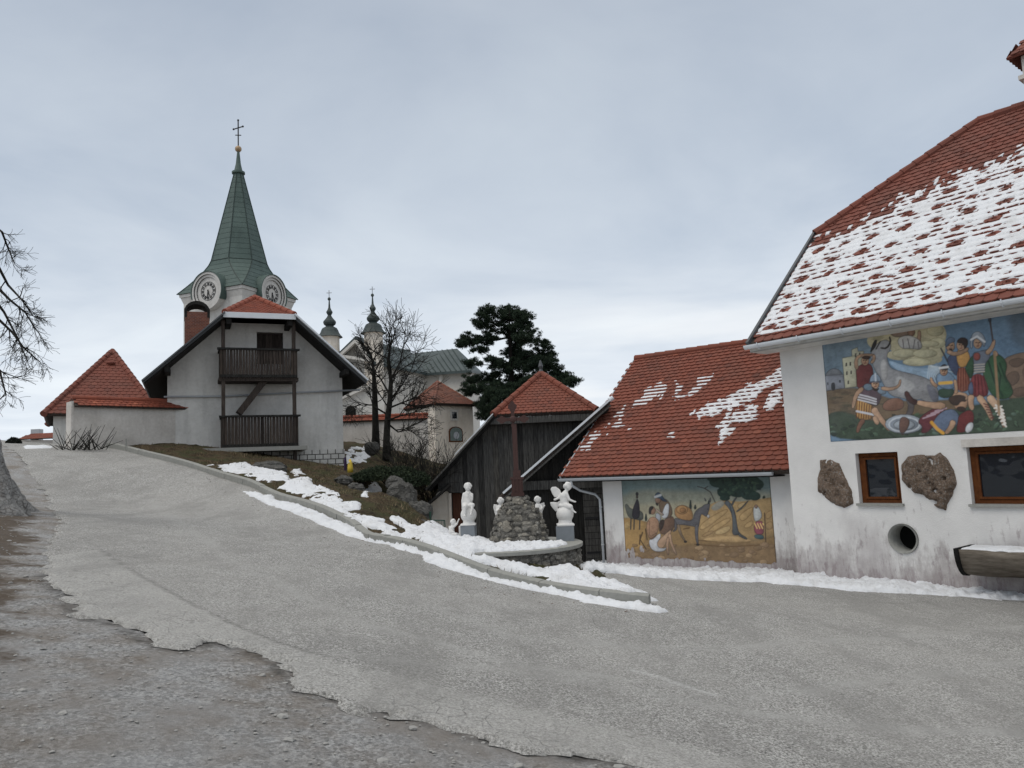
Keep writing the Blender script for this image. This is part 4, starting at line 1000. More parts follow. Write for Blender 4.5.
mb = MB(); beam(mb, WB.w(eL[0], eL[1] - .02, .52), WB.w(cx - hw, zt - .02, .52), .05, .17, .5, WB.n); mb.build('verge_board', MAT['grey_wood'], wb)
mb = MB(); beam(mb, WB.w(cx + ew, ze - .02, .52), WB.w(cx + hw, zt - .02, .52), .05, .17, .5, WB.n); mb.build('verge_board', MAT['grey_wood'], wb)
mb = MB(); beam(mb, WB.w(WB.uv(455, 456, .54)[0], WB.uv(455, 456, .54)[1] + .05, .54), WB.w(cx - hw, zt + .05, .54), .03, .10, .5, WB.n); mb.build('edge_flashing', MAT['light_metal'], wb)
mb = MB(); mb.box(WB, cx - hw - .1, cx + hw + .1, zt - .30, zt - .085, .04, .46); mb.build('eave_beam', MAT['grey_wood'], wb)
mb = MB(); planks(mb, WB, WB.uv(452, 500)[0], WB.uv(464, 500)[0], lambda s: -1.3, lambda s: zdoor - .02, -.35, .3, .04, 5); mb.build('door', MAT['brown_wood'], wb)
mb = MB(); a_ = WB.uv(428, 500)[0]; c_ = WB.uv(449, 500)[0]
mb.add([WB.w(a_, -1.2, -.03), WB.w(c_, -1.2, -.03), WB.w(c_, WB.uv(449, 489)[1], -.03), WB.w(WB.uv(438, 489)[0], WB.uv(438, 492)[1], -.03), WB.w(a_, WB.uv(428, 505)[1], -.03)], [(0, 1, 2, 3, 4)])
mb.box(WB, c_ - .01, c_ + .08, -1.2, zdoor, -.2, .06)
mb.build('plaster_wall', MAT['beige_plaster'], wb)
mb = MB(); p1, p2 = WB.uv(418, 512, .5), WB.uv(450, 485, .5); beam(mb, WB.w(*p1, .5), WB.w(*p2, .5), .06, .14, .5, WB.n)
q = [WB.w(p1[0], p1[1], .5), WB.w(p2[0], p2[1], .5), WB.w(p2[0], p2[1], -3), WB.w(p1[0], p1[1], -3)]; mb.prism(q, UP * -.06)
mb.build('side_roof', MAT['black_wood'], wb)

WS = Frame(P(545, 480, 22.8), 90)
ws = thing('wooden_shed', WS.w(.8, -1.2), 'dark plank shed with a metal edged sloping roof between the cross and the painted barn', 'shed')
u0, u1 = WS.uv(497, 499, .45), WS.uv(610, 400, .45); sx1 = u1[0]
vt = line(u0[0], u0[1], u1[0], u1[1])
mb = MB(); planks(mb, WS, u0[0] + .35, WS.uv(584, 500)[0], lambda s: WS.uv(545, 484)[1], lambda s: vt(s) - .12, 0, .18, .03, 41); planks(mb, WS, u0[0] + .35, WS.uv(583, 500)[0], lambda s: -1.6, lambda s: WS.uv(545, 486)[1], -.12, .2, .03, 42); planks(mb, WS, WS.uv(584, 500)[0], sx1, lambda s: WS.uv(590, 484)[1], lambda s: vt(s) - .12, 0, .18, .03, 43)
mb.build('plank_wall', MAT['black_wood'], ws)
mb = MB(); mb.box(WS, u0[0] + .3, sx1, WS.uv(545, 486)[1] - .1, WS.uv(545, 484)[1] + .1, .045, .14); mb.box(WS, u0[0] + .3, u0[0] + .42, -1.6, vt(u0[0] + .3) - .1, -.1, .06); mb.build('beam', MAT['grey_wood'], ws)
mb = MB(); q = [WS.w(u0[0], u0[1], .45), WS.w(u1[0], u1[1], .45), WS.w(u1[0], u1[1], -3), WS.w(u0[0], u0[1], -3)]; mb.prism([p - UP * .12 for p in q], UP * .11); mb.build('roof', MAT['dark_wood'], ws)
mb = MB(); beam(mb, WS.w(u0[0], u0[1] - .16, .45), WS.w(u1[0], u1[1] - .16, .45), .05, .20, .4, WS.n); mb.build('verge_board', MAT['grey_wood'], ws)
mb = MB(); a_ = WS.uv(503, 493, .5)
beam(mb, WS.w(a_[0], vt(a_[0]) + .015, .47), WS.w(u1[0], u1[1] + .015, .47), .06, .09, .5, WS.n); mb.tube([WS.w(u1[0] - .02, u1[1] + .0, .4), WS.w(u1[0] + .10, u1[1] + .07, .4)], .07, 10); mb.build('edge_flashing', MAT['light_metal'], ws)
mb = MB(); a_, b_ = WS.uv(584, 520)[0], WS.uv(606, 520)[0]; z = -1.4
dz = .185
while z < WS.uv(590, 486)[1] - dz: mb.box(WS, a_, b_, z, z + dz - .012, .0, .045 + random.uniform(0, .012), random.uniform(.35, .7)); z += dz
dr_ = mb.build('door', MAT['grey_wood'], ws)
for z_ in (-.9, .1): mb = MB(); mb.box(WS, a_ + .03, a_ + .42, z_, z_ + .05, .06, .075); mb.build('hinge', MAT['iron'], dr_)
mb = MB(); mb.box(WS, sx1 - .1, sx1, -1.6, u1[1] - .15, -3, 0); mb.box(WS, u0[0] + .4, sx1 - .1, -1.6, .8, -3, -2.9); mb.build('dark_backing', MAT['dark'], ws)

# ================================================================== BALCONY HOUSE
HB = Frame(P(167, 447, 28), 67)
hb = thing('house', HB.w(3, 2.3), 'grey white gabled house with two dark wooden balconies above the kerb', 'house')
Z3h = lambda x, y: (130 + x / 4.044, 290 + y / 4.044)
OV = 1.25
wr = HB.uv(343.5, 450)[0]
vL, vTL, vTR, vR = [HB.uv(*q, OV) for q in [(142, 382), (223, 313), (296, 315), (368, 381)]]
hcx = (vTL[0] + vTR[0]) / 2; hhw = (vTR[0] - vTL[0]) / 2 - .06; hzt = (vTL[1] + vTR[1]) / 2
hew = (hcx - vL[0] + vR[0] - hcx) / 2; hze = (vL[1] + vR[1]) / 2; hsl = (hzt - hze) / (hew - hhw); hzr = hzt + hhw * hsl * .98
o_, hp_, ap_ = gable_roof(HB, hcx, hew, hhw, hze, hzt, hzr, OV, 8.5, MAT['tile_orange'], hb, MAT['dark_metal'], apexback=2.3, e=.155, w=.17, seed=61)
gt = lambda s: min(hzt - .12, hzt - (abs(s - hcx) - hhw) * hsl - .14)
ss = [0, wr]; zb = 1.0
dop = opening(HB, [Z3h(513, 170), Z3h(620, 172), Z3h(620, 300), Z3h(513, 300)])
mb = MB(); k1, k2 = hcx - hhw, hcx + hhw
wall_cells(mb, HB, k1, k2, zb, hzt - .12, [dop], reveal=.25)
mb.add([HB.w(0, zb), HB.w(k1, zb), HB.w(k1, hzt - .12), HB.w(0, gt(0))], [(0, 1, 2, 3)]); mb.add([HB.w(k2, zb), HB.w(wr, zb), HB.w(wr, gt(wr)), HB.w(k2, hzt - .12)], [(0, 1, 2, 3)])
for s_ in (0, wr): mb.add([HB.w(s_, zb, 0), HB.w(s_, zb, -8), HB.w(s_, gt(s_) + .0, -8), HB.w(s_, gt(s_), 0)], [(0, 1, 2, 3)])
mb.add([HB.w(0, zb, -8), HB.w(wr, zb, -8), HB.w(wr, gt(wr), -8), HB.w(k2, hzr - .2, -8), HB.w(k1, hzr - .2, -8), HB.w(0, gt(0), -8)], [(0, 1, 2, 3, 4, 5)])
mb.build('wall', MAT['white_plaster'], hb)
mb = MB(); beam(mb, HB.w(vL[0], hze, OV + .01), HB.w(hcx - hhw, hzt, OV + .01), .05, .32, .5, HB.n); mb.build('verge_board', MAT['dark_metal'], hb)
mb = MB(); beam(mb, HB.w(hcx + hew, hze + .05, OV + .01), HB.w(hcx + hhw, hzt + .03, OV + .01), .06, .30, .5, HB.n); mb.box(HB, hcx - hhw - .05, hcx + hhw + .05, hzt - .17, hzt + .035, OV - .02, OV + .05)
mb.build('edge_flashing', MAT['light_metal'], hb)
for s_ in (.02, wr - .02, hcx - hhw + .15, hcx + hhw - .15): mb = MB(); mb.box(HB, s_ - .09, s_ + .09, gt(s_) - .26, gt(s_) - .06, -.1, OV - .1); mb.build('purlin', MAT['black_wood'], hb)
for a, b, n_ in ((0, wr, 'upper_door'),):
    mb = MB(); planks(mb, HB, dop[0] + .02, dop[1] - .02, lambda s: dop[2], lambda s: dop[3] - .02, -.24, .13, .04, 3); mb.box(HB, dop[0], dop[1], dop[3] - .06, dop[3] - .01, -.2, -.14); mb.build('door', MAT['dark_wood'], hb)
def bal(l, t, r, b, seed, floor):
    (sa, za), (sb, zb_) = HB.uv(*Z3h(l, t), 1.0), HB.uv(*Z3h(r, b), 1.0)
    zt1 = (HB.uv(*Z3h(l, t), 1.0)[1] + HB.uv(*Z3h(r, t + 8), 1.0)[1]) / 2
    mb = MB(); mb.box(HB, sa - .05, sb + .05, zb_ - .10, zb_ + .03, 0.003, 1.0); bo = mb.build('balcony', MAT['dark_wood'], hb)
    mb = MB(); planks(mb, HB, sa, sb, lambda s: zb_ - .02, lambda s: zt1 - .07, 1.0, .115, .025, seed, .022); mb.build('railing_boards', MAT['dark_wood'], bo)
    mb = MB(); mb.box(HB, sa - .1, sb + .1, zt1 - .07, zt1, .95, 1.09); mb.box(HB, sa - .05, sa + .02, zt1 - .07, zt1 - .005, 0, .94); mb.box(HB, sb - .02, sb + .05, zt1 - .07, zt1 - .005, 0, .94); mb.box(HB, sa, sb, zb_ + .03, zb_ + .13, 1.045, 1.08)
    mb.build('hand_rail', MAT['black_wood'], bo)
    for s_ in (sa, sb):     # end panels
        m2 = MB(); o = .05
        while o < .95: m2.box(HB, s_ - .012, s_ + .012, zb_ + .03, zt1 - .08, o, o + .10, random.uniform(.3, .7)); o += .125
        m2.build('end_panel', MAT['dark_wood'], bo)
    return sa, sb, zb_, zt1
B1 = bal(364, 232, 676, 358, 71, 1); B2 = bal(372, 502, 680, 632, 72, 0)
for px in (377, 663):
    s_ = HB.uv(*Z3h(px, 300), .92)[0]; mb = MB(); mb.box(HB, s_ - .065, s_ + .065, zb + 1.0, gt(s_) - .04, .85, .98); mb.build('post', MAT['dark_wood'], hb)
a_, b_ = HB.uv(*Z3h(440, 500), .5), HB.uv(*Z3h(545, 365), .5); mb = MB(); beam(mb, HB.w(*a_, .5), HB.w(*b_, .5), .7, .24, .35); mb.build('stair', MAT['dark_wood'], hb)
mb = MB(); a_, b_ = HB.uv(*Z3h(290, 650), .9), HB.uv(*Z3h(712, 636), .9); mb.box(HB, a_[0], b_[0], b_[1] - .10, b_[1] + .05, .0, 1.3); mb.build('base_slab', MAT['concrete'], hb)
mb = MB(); a_ = HB.uv(*Z3h(440, 650))[0]; zt_ = HB.uv(*Z3h(800, 645))[1]; bz = .195; r_ = 0
while zt_ - r_ * bz > 1.2:
    s_ = a_ - (r_ % 2) * .18
    while s_ < wr + .02:
        mb.box(HB, max(s_, a_) , min(s_ + .265, wr + .03), zt_ - (r_ + 1) * bz + .03, zt_ - r_ * bz, 0, .055 + random.uniform(0, .01), random.uniform(.3, .8)); s_ += .30
    r_ += 1
mb.build('block_base', plaster('white painted block', (.66, .65, .62), (.46, .45, .42), 3, .4, .4), hb)
mb = MB(); mb.box(HB, a_, wr + .02, 1.0, zt_, .0, .03); mb.build('mortar_back', MAT['mortar'], hb)
mb = MB(); mb.box(HB, .1, a_, 1.2, HB.uv(200, 447)[1] - .1, .0, .05); mb.build('plinth', MAT['mortar'], hb)
mb = MB()
for o_c, y1, y2 in ((.06, 432, 404),): mb.tube([HB.w(*HB.uv(*Z3h(137, 432), .08), .08), HB.w(*HB.uv(*Z3h(365, 430), .1), .1), HB.w(*HB.uv(*Z3h(640, 416), .1), .1), HB.w(*HB.uv(*Z3h(930, 404), .1), .1)], .035, 8)
mb.build('wall_pipe', MAT['metal'], hb, True)
# chimney behind the left slope
cc = P(197, 330, 33.5); mb = MB(); Fc = Frame(cc, 67)
k = 33.5 / FPX; mb.box(Fc, -11.5 * k, 11.5 * k, hze, Fc.uv(197, 314)[1], -.5, .5); ch = mb.build('chimney', MAT['brick'], hb)
mb = MB(); zz_ = Fc.uv(197, 314)[1]; mb.box(Fc, -12 * k, -9.5 * k, zz_ - .25, zz_ + .12, -.52, .52); mb.box(Fc, 9.5 * k, 12 * k, zz_ - .25, zz_ + .12, -.52, .52)
n = 12; arc = [(math.cos(math.pi * i / n), math.sin(math.pi * i / n)) for i in range(n + 1)]
for i in range(n):
    q = [Fc.w(arc[i][0] * 12 * k, zz_ + arc[i][1] * 11 * k, .54), Fc.w(arc[i + 1][0] * 12 * k, zz_ + arc[i + 1][1] * 11 * k, .54), Fc.w(arc[i + 1][0] * 10.2 * k, zz_ + arc[i + 1][1] * 7.5 * k, .54), Fc.w(arc[i][0] * 10.2 * k, zz_ + arc[i][1] * 7.5 * k, .54)]
    mb.prism(q, -Fc.n * 1.08)
mb.build('chimney_hood', MAT['black_wood'], ch)

# ================================================================== CLOCK TOWER
TY = 60.0; tc_ = P(239, 290, TY); TX = tc_[0]
ct = thing('church_tower', (TX, TY, 2), 'church tower with green copper spire and two clock faces behind the balcony house', 'tower')
CZ = 16.15; HD = 4.05
def corners(r, z, n=4, off=0): return [np.array([TX + r * math.sin(math.radians(off + 360 / n * k + 180)), TY + r * math.cos(math.radians(off + 360 / n * k + 180)), z]) for k in range(n)]
rot = math.degrees(math.atan2(TX, TY)) - 3.0
mb = MB(); a = corners(HD, -2, 4, rot); b = corners(HD, CZ - .5, 4, rot); mb.box8(a + b) if False else mb.add(a + b, [(0, 1, 5, 4), (1, 2, 6, 5), (2, 3, 7, 6), (3, 0, 4, 7), (4, 5, 6, 7)])
mb.build('wall', MAT['tower_plaster'], ct)
mb = MB()
for (r0, z0, r1, z1) in ((HD, CZ - .75, HD + .12, CZ - .5), (HD + .12, CZ - .5, HD + .22, CZ - .28), (HD + .3, CZ - .26, HD + .34, CZ - .02)):
    a = corners(r0, z0, 4, rot); b = corners(r1, z1, 4, rot); mb.add(a + b, [(0, 1, 5, 4), (1, 2, 6, 5), (2, 3, 7, 6), (3, 0, 4, 7), (4, 5, 6, 7), (3, 2, 1, 0)])
mb.build('cornice', MAT['tower_plaster'], ct)
mb = MB(); ov = HD + .50; S4 = corners(ov, CZ, 4, rot); zt_ = 18.75; rO = 2.25
def spire_ring(t):     # t 0 bottom .. 1 octagon
    z = CZ + (zt_ - CZ) * t; oct_ = corners(rO, z, 8, rot - 22.5)   # edges facing the corners
    pts = []
    kk = (1 - t) ** 1.35
    for c in range(4):
        A, B_ = oct_[(2 * c) % 8], oct_[(2 * c + 1) % 8]
        cor = corners(ov, z, 4, rot)[c]
        pts += [A + (cor - A) * kk, B_ + (cor - B_) * kk]
    return pts
rings = [spire_ring(t) for t in (0, .12, .25, .4, .55, .7, .85, 1.0)]
vs = [q for r_ in rings for q in r_]; fsx = []
for i in range(len(rings) - 1):
    for k in range(8): fsx.append((i * 8 + k, i * 8 + (k + 1) % 8, (i + 1) * 8 + (k + 1) % 8, (i + 1) * 8 + k))
top_ = corners(.36, 26.35, 8, rot - 22.5); nb_ = len(rings) * 8; vs += top_
for k in range(8): fsx.append((nb_ - 8 + k, nb_ - 8 + (k + 1) % 8, nb_ + (k + 1) % 8, nb_ + k))
mb.add(vs, fsx); mb.add([p for p in S4], [(0, 1, 2, 3)])
mb.lathe((TX, TY, 0), [(.40, 26.3), (.52, 26.35), (.52, 26.5), (.34, 26.55), (.2, 27.2), (.09, 28.3)], 12)
sp_ = mb.build('spire', MAT['copper'], ct)
mb = MB(); oc = spire_ring(1.0)
for k in range(8): mb.tube([oc[k], top_[k]], .045, 4)
for k in range(8): mb.tube([oc[k], oc[(k + 1) % 8]], .04, 4)
for r_ in range(len(rings) - 1):
    for k in range(8): mb.tube([rings[r_][k], rings[r_ + 1][k]], .045, 4)
for k in range(8):       # sheet joints round the spire
    for j in range(1, 17):
        t = j / 17; p, q = oc[k] + (top_[k] - oc[k]) * t, oc[(k + 1) % 8] + (top_[(k + 1) % 8] - oc[(k + 1) % 8]) * t; mb.tube([p, q], .014, 3, False)
for k in range(8):
    for r_ in range(1, len(rings) - 1): mb.tube([rings[r_][k], rings[r_][(k + 1) % 8]], .014, 3, False)
mb.build('seams', MAT['seam'], sp_)
mb = MB(); mb.stone((TX, TY, 28.45), .27, .27, .27, 3, .5, .0, 2); mb.build('ball', MAT['gold'], ct, True)
mb = MB(); mb.tube([(TX, TY, 28.6), (TX, TY, 30.9)], .05, 6); Ft = Frame((TX, TY, 0), 90 + 25)
mb.tube([Ft.w(-.5, 30.25), Ft.w(.5, 30.25)], .045, 6); mb.tube([Ft.w(-.3, 29.7), Ft.w(.3, 29.55)], .04, 6)
for s_, z_ in ((-.5, 30.25), (.5, 30.25), (0, 30.9)): mb.stone(Ft.w(s_, z_), .1, .06, .1, 3, .5, 0, 1)
mb.build('cross', MAT['iron'], ct)
digits = MB()
for sidx in (0, 3, 1, 2):
    A, B_ = corners(HD, 0, 4, rot)[sidx], corners(HD, 0, 4, rot)[(sidx + 1) % 4]
    mid_ = (A + B_) / 2; hd = math.degrees(math.atan2((B_ - A)[0], (B_ - A)[1])); 
    Fk = Frame.__new__(Frame); Fk.C = np.array([mid_[0], mid_[1], 0]); Fk.r = (B_ - A) / np.linalg.norm(B_ - A); Fk.r[2] = 0
    nn_ = mid_ - np.array([TX, TY, 0]); nn_[2] = 0; Fk.n = nn_ / np.linalg.norm(nn_)
    cz = CZ - .15; N = 36
    def disc(mb, r0, r1, oa, ob, z0=cz):      # annulus/disc extruded
        vs = []
        for r_, o in ((r0, ob), (r1, ob), (r1, oa)):
            for k in range(N): t = 2 * math.pi * k / N; vs.append(Fk.w(r_ * math.cos(t), z0 + r_ * math.sin(t), o))
        mb.add(vs, [(i * N + k, i * N + (k + 1) % N, (i + 1) * N + (k + 1) % N, (i + 1) * N + k) for i in range(2) for k in range(N)])
    mb = MB(); disc(mb, 0.0, 1.10, -2.0, .40); disc(mb, 1.08, 1.27, -2, .50); disc(mb, 1.27, 1.45, -2.4, .60)
    cl = mb.build('clock', MAT['tower_plaster'], ct)
    mb = MB()
    for k in range(-2, 21):
        t0, t1 = math.pi * k / 18, math.pi * (k + 1) / 18
        q = [Fk.w(rr_ * math.cos(t), cz + rr_ * math.sin(t), .66) for rr_, t in ((1.46, t0), (1.46, t1), (1.52, t1), (1.52, t0))]; mb.prism(q, -Fk.n * 3.0)
    mb.build('clock_hood', MAT['copper'], cl)
    mb = MB()
    for k in range(12):
        t = 2 * math.pi * k / 12; c_, s_ = math.sin(t), math.cos(t)
        for dt in (-.055, .055):
            q = [Fk.w(c_ * r_ + s_ * d_, cz + s_ * r_ - c_ * d_, .41) for r_, d_ in ((.42, dt - .022), (.42, dt + .022), (.64, dt + .03), (.64, dt - .03))]; mb.prism(q, Fk.n * .03)
    for t, L_ in ((math.radians(200), .40), (math.radians(172), .55)):
        c_, s_ = math.sin(t), math.cos(t); q = [Fk.w(c_ * r_ + s_ * d_, cz + s_ * r_ - c_ * d_, .44) for r_, d_ in ((-.1, -.04), (-.1, .04), (L_, .02), (L_, -.02))]; mb.prism(q, Fk.n * .03)
    disc(mb, .69, .72, .40, .43); mb.build('dial', MAT['iron'], cl)

# ================================================================== PILGRIMAGE CHURCH BEHIND
CY = 90.0; CH = Frame(P(400, 380, CY), 90)
chx = thing('church', CH.w(2, 0), 'pale church with two onion domed turrets and a green metal roof behind bare trees', 'church')
KP = CY / FPX
def turret(px, dy):
    c = P(px, 340 + dy, CY - 2); x0 = c[0]; zf = lambda y: P(px, y + dy, CY - 2)[2]
    mb = MB(); mb.lathe((x0, CY - 2, 0), [(9.3 * KP, -3), (9.3 * KP, zf(334)), (10.2 * KP, zf(333.5)), (10.2 * KP, zf(332.3))], 8, ang=.3); t_ = mb.build('turret', MAT['beige_plaster'], chx)
    mb = MB(); mb.lathe((x0, CY - 2, 0), [(r_ * KP, zf(y)) for r_, y in [(12.6, 333.6), (10.6, 331.4), (9.2, 329), (8.3, 326.6), (7.2, 324.6), (4.2, 323), (3.8, 322.2), (5.6, 320.8), (6.3, 319), (6.0, 317.4), (4.2, 315.4), (2.6, 313.4), (1.7, 311.5), (2.2, 310.6), (3.1, 309), (3.0, 307.8), (2.0, 306.2), (1.1, 304), (.8, 300), (.6, 296.8), (1.5, 296), (1.6, 295), (1.2, 293.9), (.2, 293.4)]], 16, ang=.3); mb.build('onion_dome', MAT['copper_dark'], t_, False)
    mb = MB(); mb.tube([(x0, CY - 2, zf(293.5)), (x0, CY - 2, zf(286.5))], .05, 5); mb.tube([(x0 - .3, CY - 2, zf(289)), (x0 + .3, CY - 2, zf(289))], .045, 5); mb.build('cross', MAT['pale_iron'], t_)
turret(373.5, 0); turret(330, 3.8)
mb = MB()
def quadP(l): return [P(u, v, y) for u, v, y in l]
mb.add(quadP([(337, 470, 90), (372, 470, 88), (372, 361, 88), (355, 339, 89), (337, 357, 90)]), [(0, 1, 2, 3, 4)])
mb.add(quadP([(372, 470, 88), (426, 470, 100), (426, 373, 100), (372, 361.5, 88)]), [(0, 1, 2, 3)])
mb.add(quadP([(426, 470, 100), (470, 470, 97), (470, 371, 97), (426, 374, 100)]), [(0, 1, 2, 3)])
mb.add(quadP([(470, 470, 97), (480, 470, 108), (480, 374, 108), (470, 371, 97)]), [(0, 1, 2, 3)])
mb.build('wall', MAT['far_plaster'], chx)
mb = MB()
def slab(l, t=.35): q = quadP(l); mb.prism([p - UP * t for p in q], UP * t)
slab([(336.5, 354.5, 88), (355.5, 336, 87.5), (408, 351, 108), (392, 366, 112)])
slab([(355.5, 336, 87.5), (373.5, 361.5, 86.5), (427, 372.5, 99), (410, 351, 108)])
slab([(425.5, 373, 99), (400, 362, 104), (412, 353.5, 107), (457, 348.5, 104), (471.5, 369.8, 95.5)])
slab([(471.5, 369.8, 95.5), (457, 348.5, 104), (482, 372, 109)])
cr_ = mb.build('roof', MAT['slate_metal'], chx)
mb = MB()
for i in range(1, 9):
    t = i / 9; a = P(425.5 + 46 * t, 373 - 3.2 * t, 99 - 3.5 * t); b = P(412 + 45 * t, 353.5 - 5 * t, 107 - 3 * t); mb.tube([a + UP * .06, b + UP * .06], .07, 4)
for i in range(1, 8):
    t = i / 8; a = P(373.5 + 53.5 * t, 361.5 + 11 * t, 86.5 + 12.5 * t); b = P(355.5 + 54 * t, 336 + 15 * t, 87.5 + 20.5 * t); mb.tube([a + UP * .06, b + UP * .06], .06, 4)
mb.build('seams', MAT['seam'], cr_)
mb = MB()
pd = quadP([(340, 356, 87.6), (356, 341, 87.2), (371, 360.5, 86.8)])
for a, b in ((0, 1), (1, 2), (0, 2)): beam(mb, pd[a], pd[b], .5, .32, .5)
for px, y0_, y1_ in ((386, 366, 460), (400, 369, 460), (414, 371, 460), (441, 375, 460), (345, 362, 450), (366, 364, 450)):
    yy = 88 + (px - 372) / 54 * 12 - .3 if px > 372 else 87.9
    if px > 426: yy = 98.7
    a, b = P(px, y0_, yy), P(px, y1_, yy); mb.tube([a, b], .28, 6)
mb.build('pilaster', MAT['far_plaster'], chx)
mb = MB(); g = [P(346 + 5 + 5 * math.cos(t), 411 - 5 * math.sin(t), 84) for t in [math.pi * k / 10 for k in range(11)]] + [P(346, 417, 84), P(356, 417, 84)]
mb.prism(g, (0, -.15, 0)); mb.build('arched_window', MAT['dark'], chx)
mb = MB(); mb.prism(quadP([(330, 455, 84.3), (384, 455, 84.3), (384, 398, 84.3), (372, 386, 84.3), (343, 396, 84.3), (330, 404, 84.3)]), (0, .3, 0)); 
beam(mb, P(330, 404, 84.1), P(372, 385, 84.1), .6, .25, .5); mb.build('porch', MAT['far_plaster'], chx)

# ================================================================== CORNER HOUSE with brown roof
A_, B_, C_, D_ = P(407, 404, 51.5), P(434.5, 404, 48), P(472.5, 404, 50.2), P(446, 404, 57)
ap = P(437.4, 382, 51.8); ZE = (P(434.6, 403.7, 48)[2]); kh = thing('corner_house', (B_[0], B_[1], 1.2), 'small beige house with brown pyramid roof and arched wall panel near the church', 'house')
mb = MB(); fp = [np.array([p[0], p[1], 0]) for p in (A_, B_, C_, D_)]
vs = [p + UP * -2 for p in fp] + [p + UP * (ZE + .02) for p in fp]; mb.add(vs, [(0, 1, 5, 4), (1, 2, 6, 5), (2, 3, 7, 6), (3, 0, 4, 7)]); mb.build('wall', MAT['beige_plaster'], kh)
cen = sum(fp) / 4; ee = [cen + (p - cen) * 1.09 + UP * ZE for p in fp]; sls = []; 
for i in range(4):
    a, b = ee[i], ee[(i + 1) % 4]; sl = Slope(a, b - a, ap - (a + b) / 2); sls.append((sl, [sl.st(a), sl.st(b), sl.st(ap)]))
r_ = roof_piece('roof', sls, MAT['tile_brown'], kh, [(p, ap) for p in ee], e=.22, w=.22, seed=81, thick=.15)
FR = Frame.__new__(Frame); FR.C = fp[1]; FR.r = (fp[2] - fp[1]) / np.linalg.norm(fp[2] - fp[1]); FR.n = np.array([FR.r[1], -FR.r[0], 0])
a_, b_ = FR.uv(451.5, 419), FR.uv(456.5, 411.5); mb = MB(); mb.box(FR, a_[0] - .1, b_[0] + .1, a_[1] - .1, b_[1] + .1, 0, .05); wo = mb.build('window', MAT['white_plaster'], kh); mb = MB(); mb.box(FR, a_[0] + .03, b_[0] - .03, a_[1] + .03, b_[1] - .03, .02, .055); mb.build('pane', MAT['glass'], wo)
a_, b_ = FR.uv(449, 442), FR.uv(462, 429); rr_ = (b_[0] - a_[0]) / 2; cx_ = (a_[0] + b_[0]) / 2
def archpl(mb, r_, zb_, zt2, o, t): mb.prism([FR.w(cx_ - r_, zb_, o), FR.w(cx_ + r_, zb_, o), FR.w(cx_ + r_, zt2 - .15, o)] + [FR.w(cx_ + r_ * math.cos(x_), zt2 - .15 + .3 * math.sin(x_), o) for x_ in (.5, 1.1, 1.57, 2.04, 2.64)] + [FR.w(cx_ - r_, zt2 - .15, o)], FR.n * t)
mb = MB(); archpl(mb, rr_, a_[1], b_[1], 0, .06); pn_ = mb.build('arched_panel', MAT['window_wood'], kh)
mb = MB(); archpl(mb, rr_ - .07, a_[1] + .07, b_[1] - .05, .04, .035); q_ = mb.build('panel_painting', plain('faded grey green paint', (.17, .21, .20), .8, .2, 0, .4, 4), pn_)
mb = MB(); mb.lathe((0, 0, 0), [(.23, 0), (.23, .02)], 16); v_ = [(FR.w(cx_ + p[0], (a_[1] + b_[1]) / 2 + p[1], .08 + p[2])) for p in mb.v]; m2 = MB(); m2.add(v_, mb.f); m2.build('panel_disc', MAT['pale_iron'], pn_)

# boundary wall by the corner house
BW = Frame(P(344, 440, 44), 86)
bw = thing('boundary_wall', BW.w(3, 2.5), 'plastered wall with orange tile coping behind the two bare trees', 'wall')
a_, b_ = BW.uv(336, 440)[0], BW.uv(428, 440)[0]; zt_ = BW.uv(344, 421)[1]
mb = MB(); mb.box(BW, a_, b_, -1, zt_, -.4, 0); mb.build('wall', MAT['old_plaster'], bw)
sl = Slope(BW.w(0, zt_ - .05, .15), BW.r, -BW.n * .8 + UP * .6); roof_piece('coping', [(sl, [(a_, 0), (b_, 0), (b_, .42), (a_, .42)])], MAT['tile_orange'], bw, [(sl.w(a_, .42, .02), sl.w(b_, .42, .02))], e=.14, w=.2, seed=91, thick=.06)
# garden wall left of the balcony house
GW = Frame(P(72, 445, 25.6), 43)
gw = thing('garden_wall', GW.w(2, 3.3), 'rendered garden wall with red tile coping joining the balcony house', 'wall')
a_, b_ = 0, GW.uv(186, 440)[0]; zt_ = GW.uv(78, 405)[1]
mb = MB(); mb.box(GW, a_, b_, 1.5, zt_, -.45, 0); mb.box(GW, -.05, .03, 1.5, zt_ + .12, -.48, .03); mb.build('wall', MAT['old_plaster'], gw)
sl = Slope(GW.w(0, zt_ - .04, .16), GW.r, -GW.n * .8 + UP * .62); sb = Slope(GW.w(0, zt_ - .04, -.61), GW.r, GW.n * .8 + UP * .62)
roof_piece('coping', [(sl, [(.02, 0), (b_ + .12, 0), (b_ + .12, .48), (.02, .48)]), (sb, [(.02, 0), (b_ + .12, 0), (b_ + .12, .48), (.02, .48)])], MAT['tile_orange'], gw, [(sl.w(0.02, .47, .01), sl.w(b_ + .12, .47, .01))], e=.13, w=.19, seed=93, thick=.05, rr=.09)
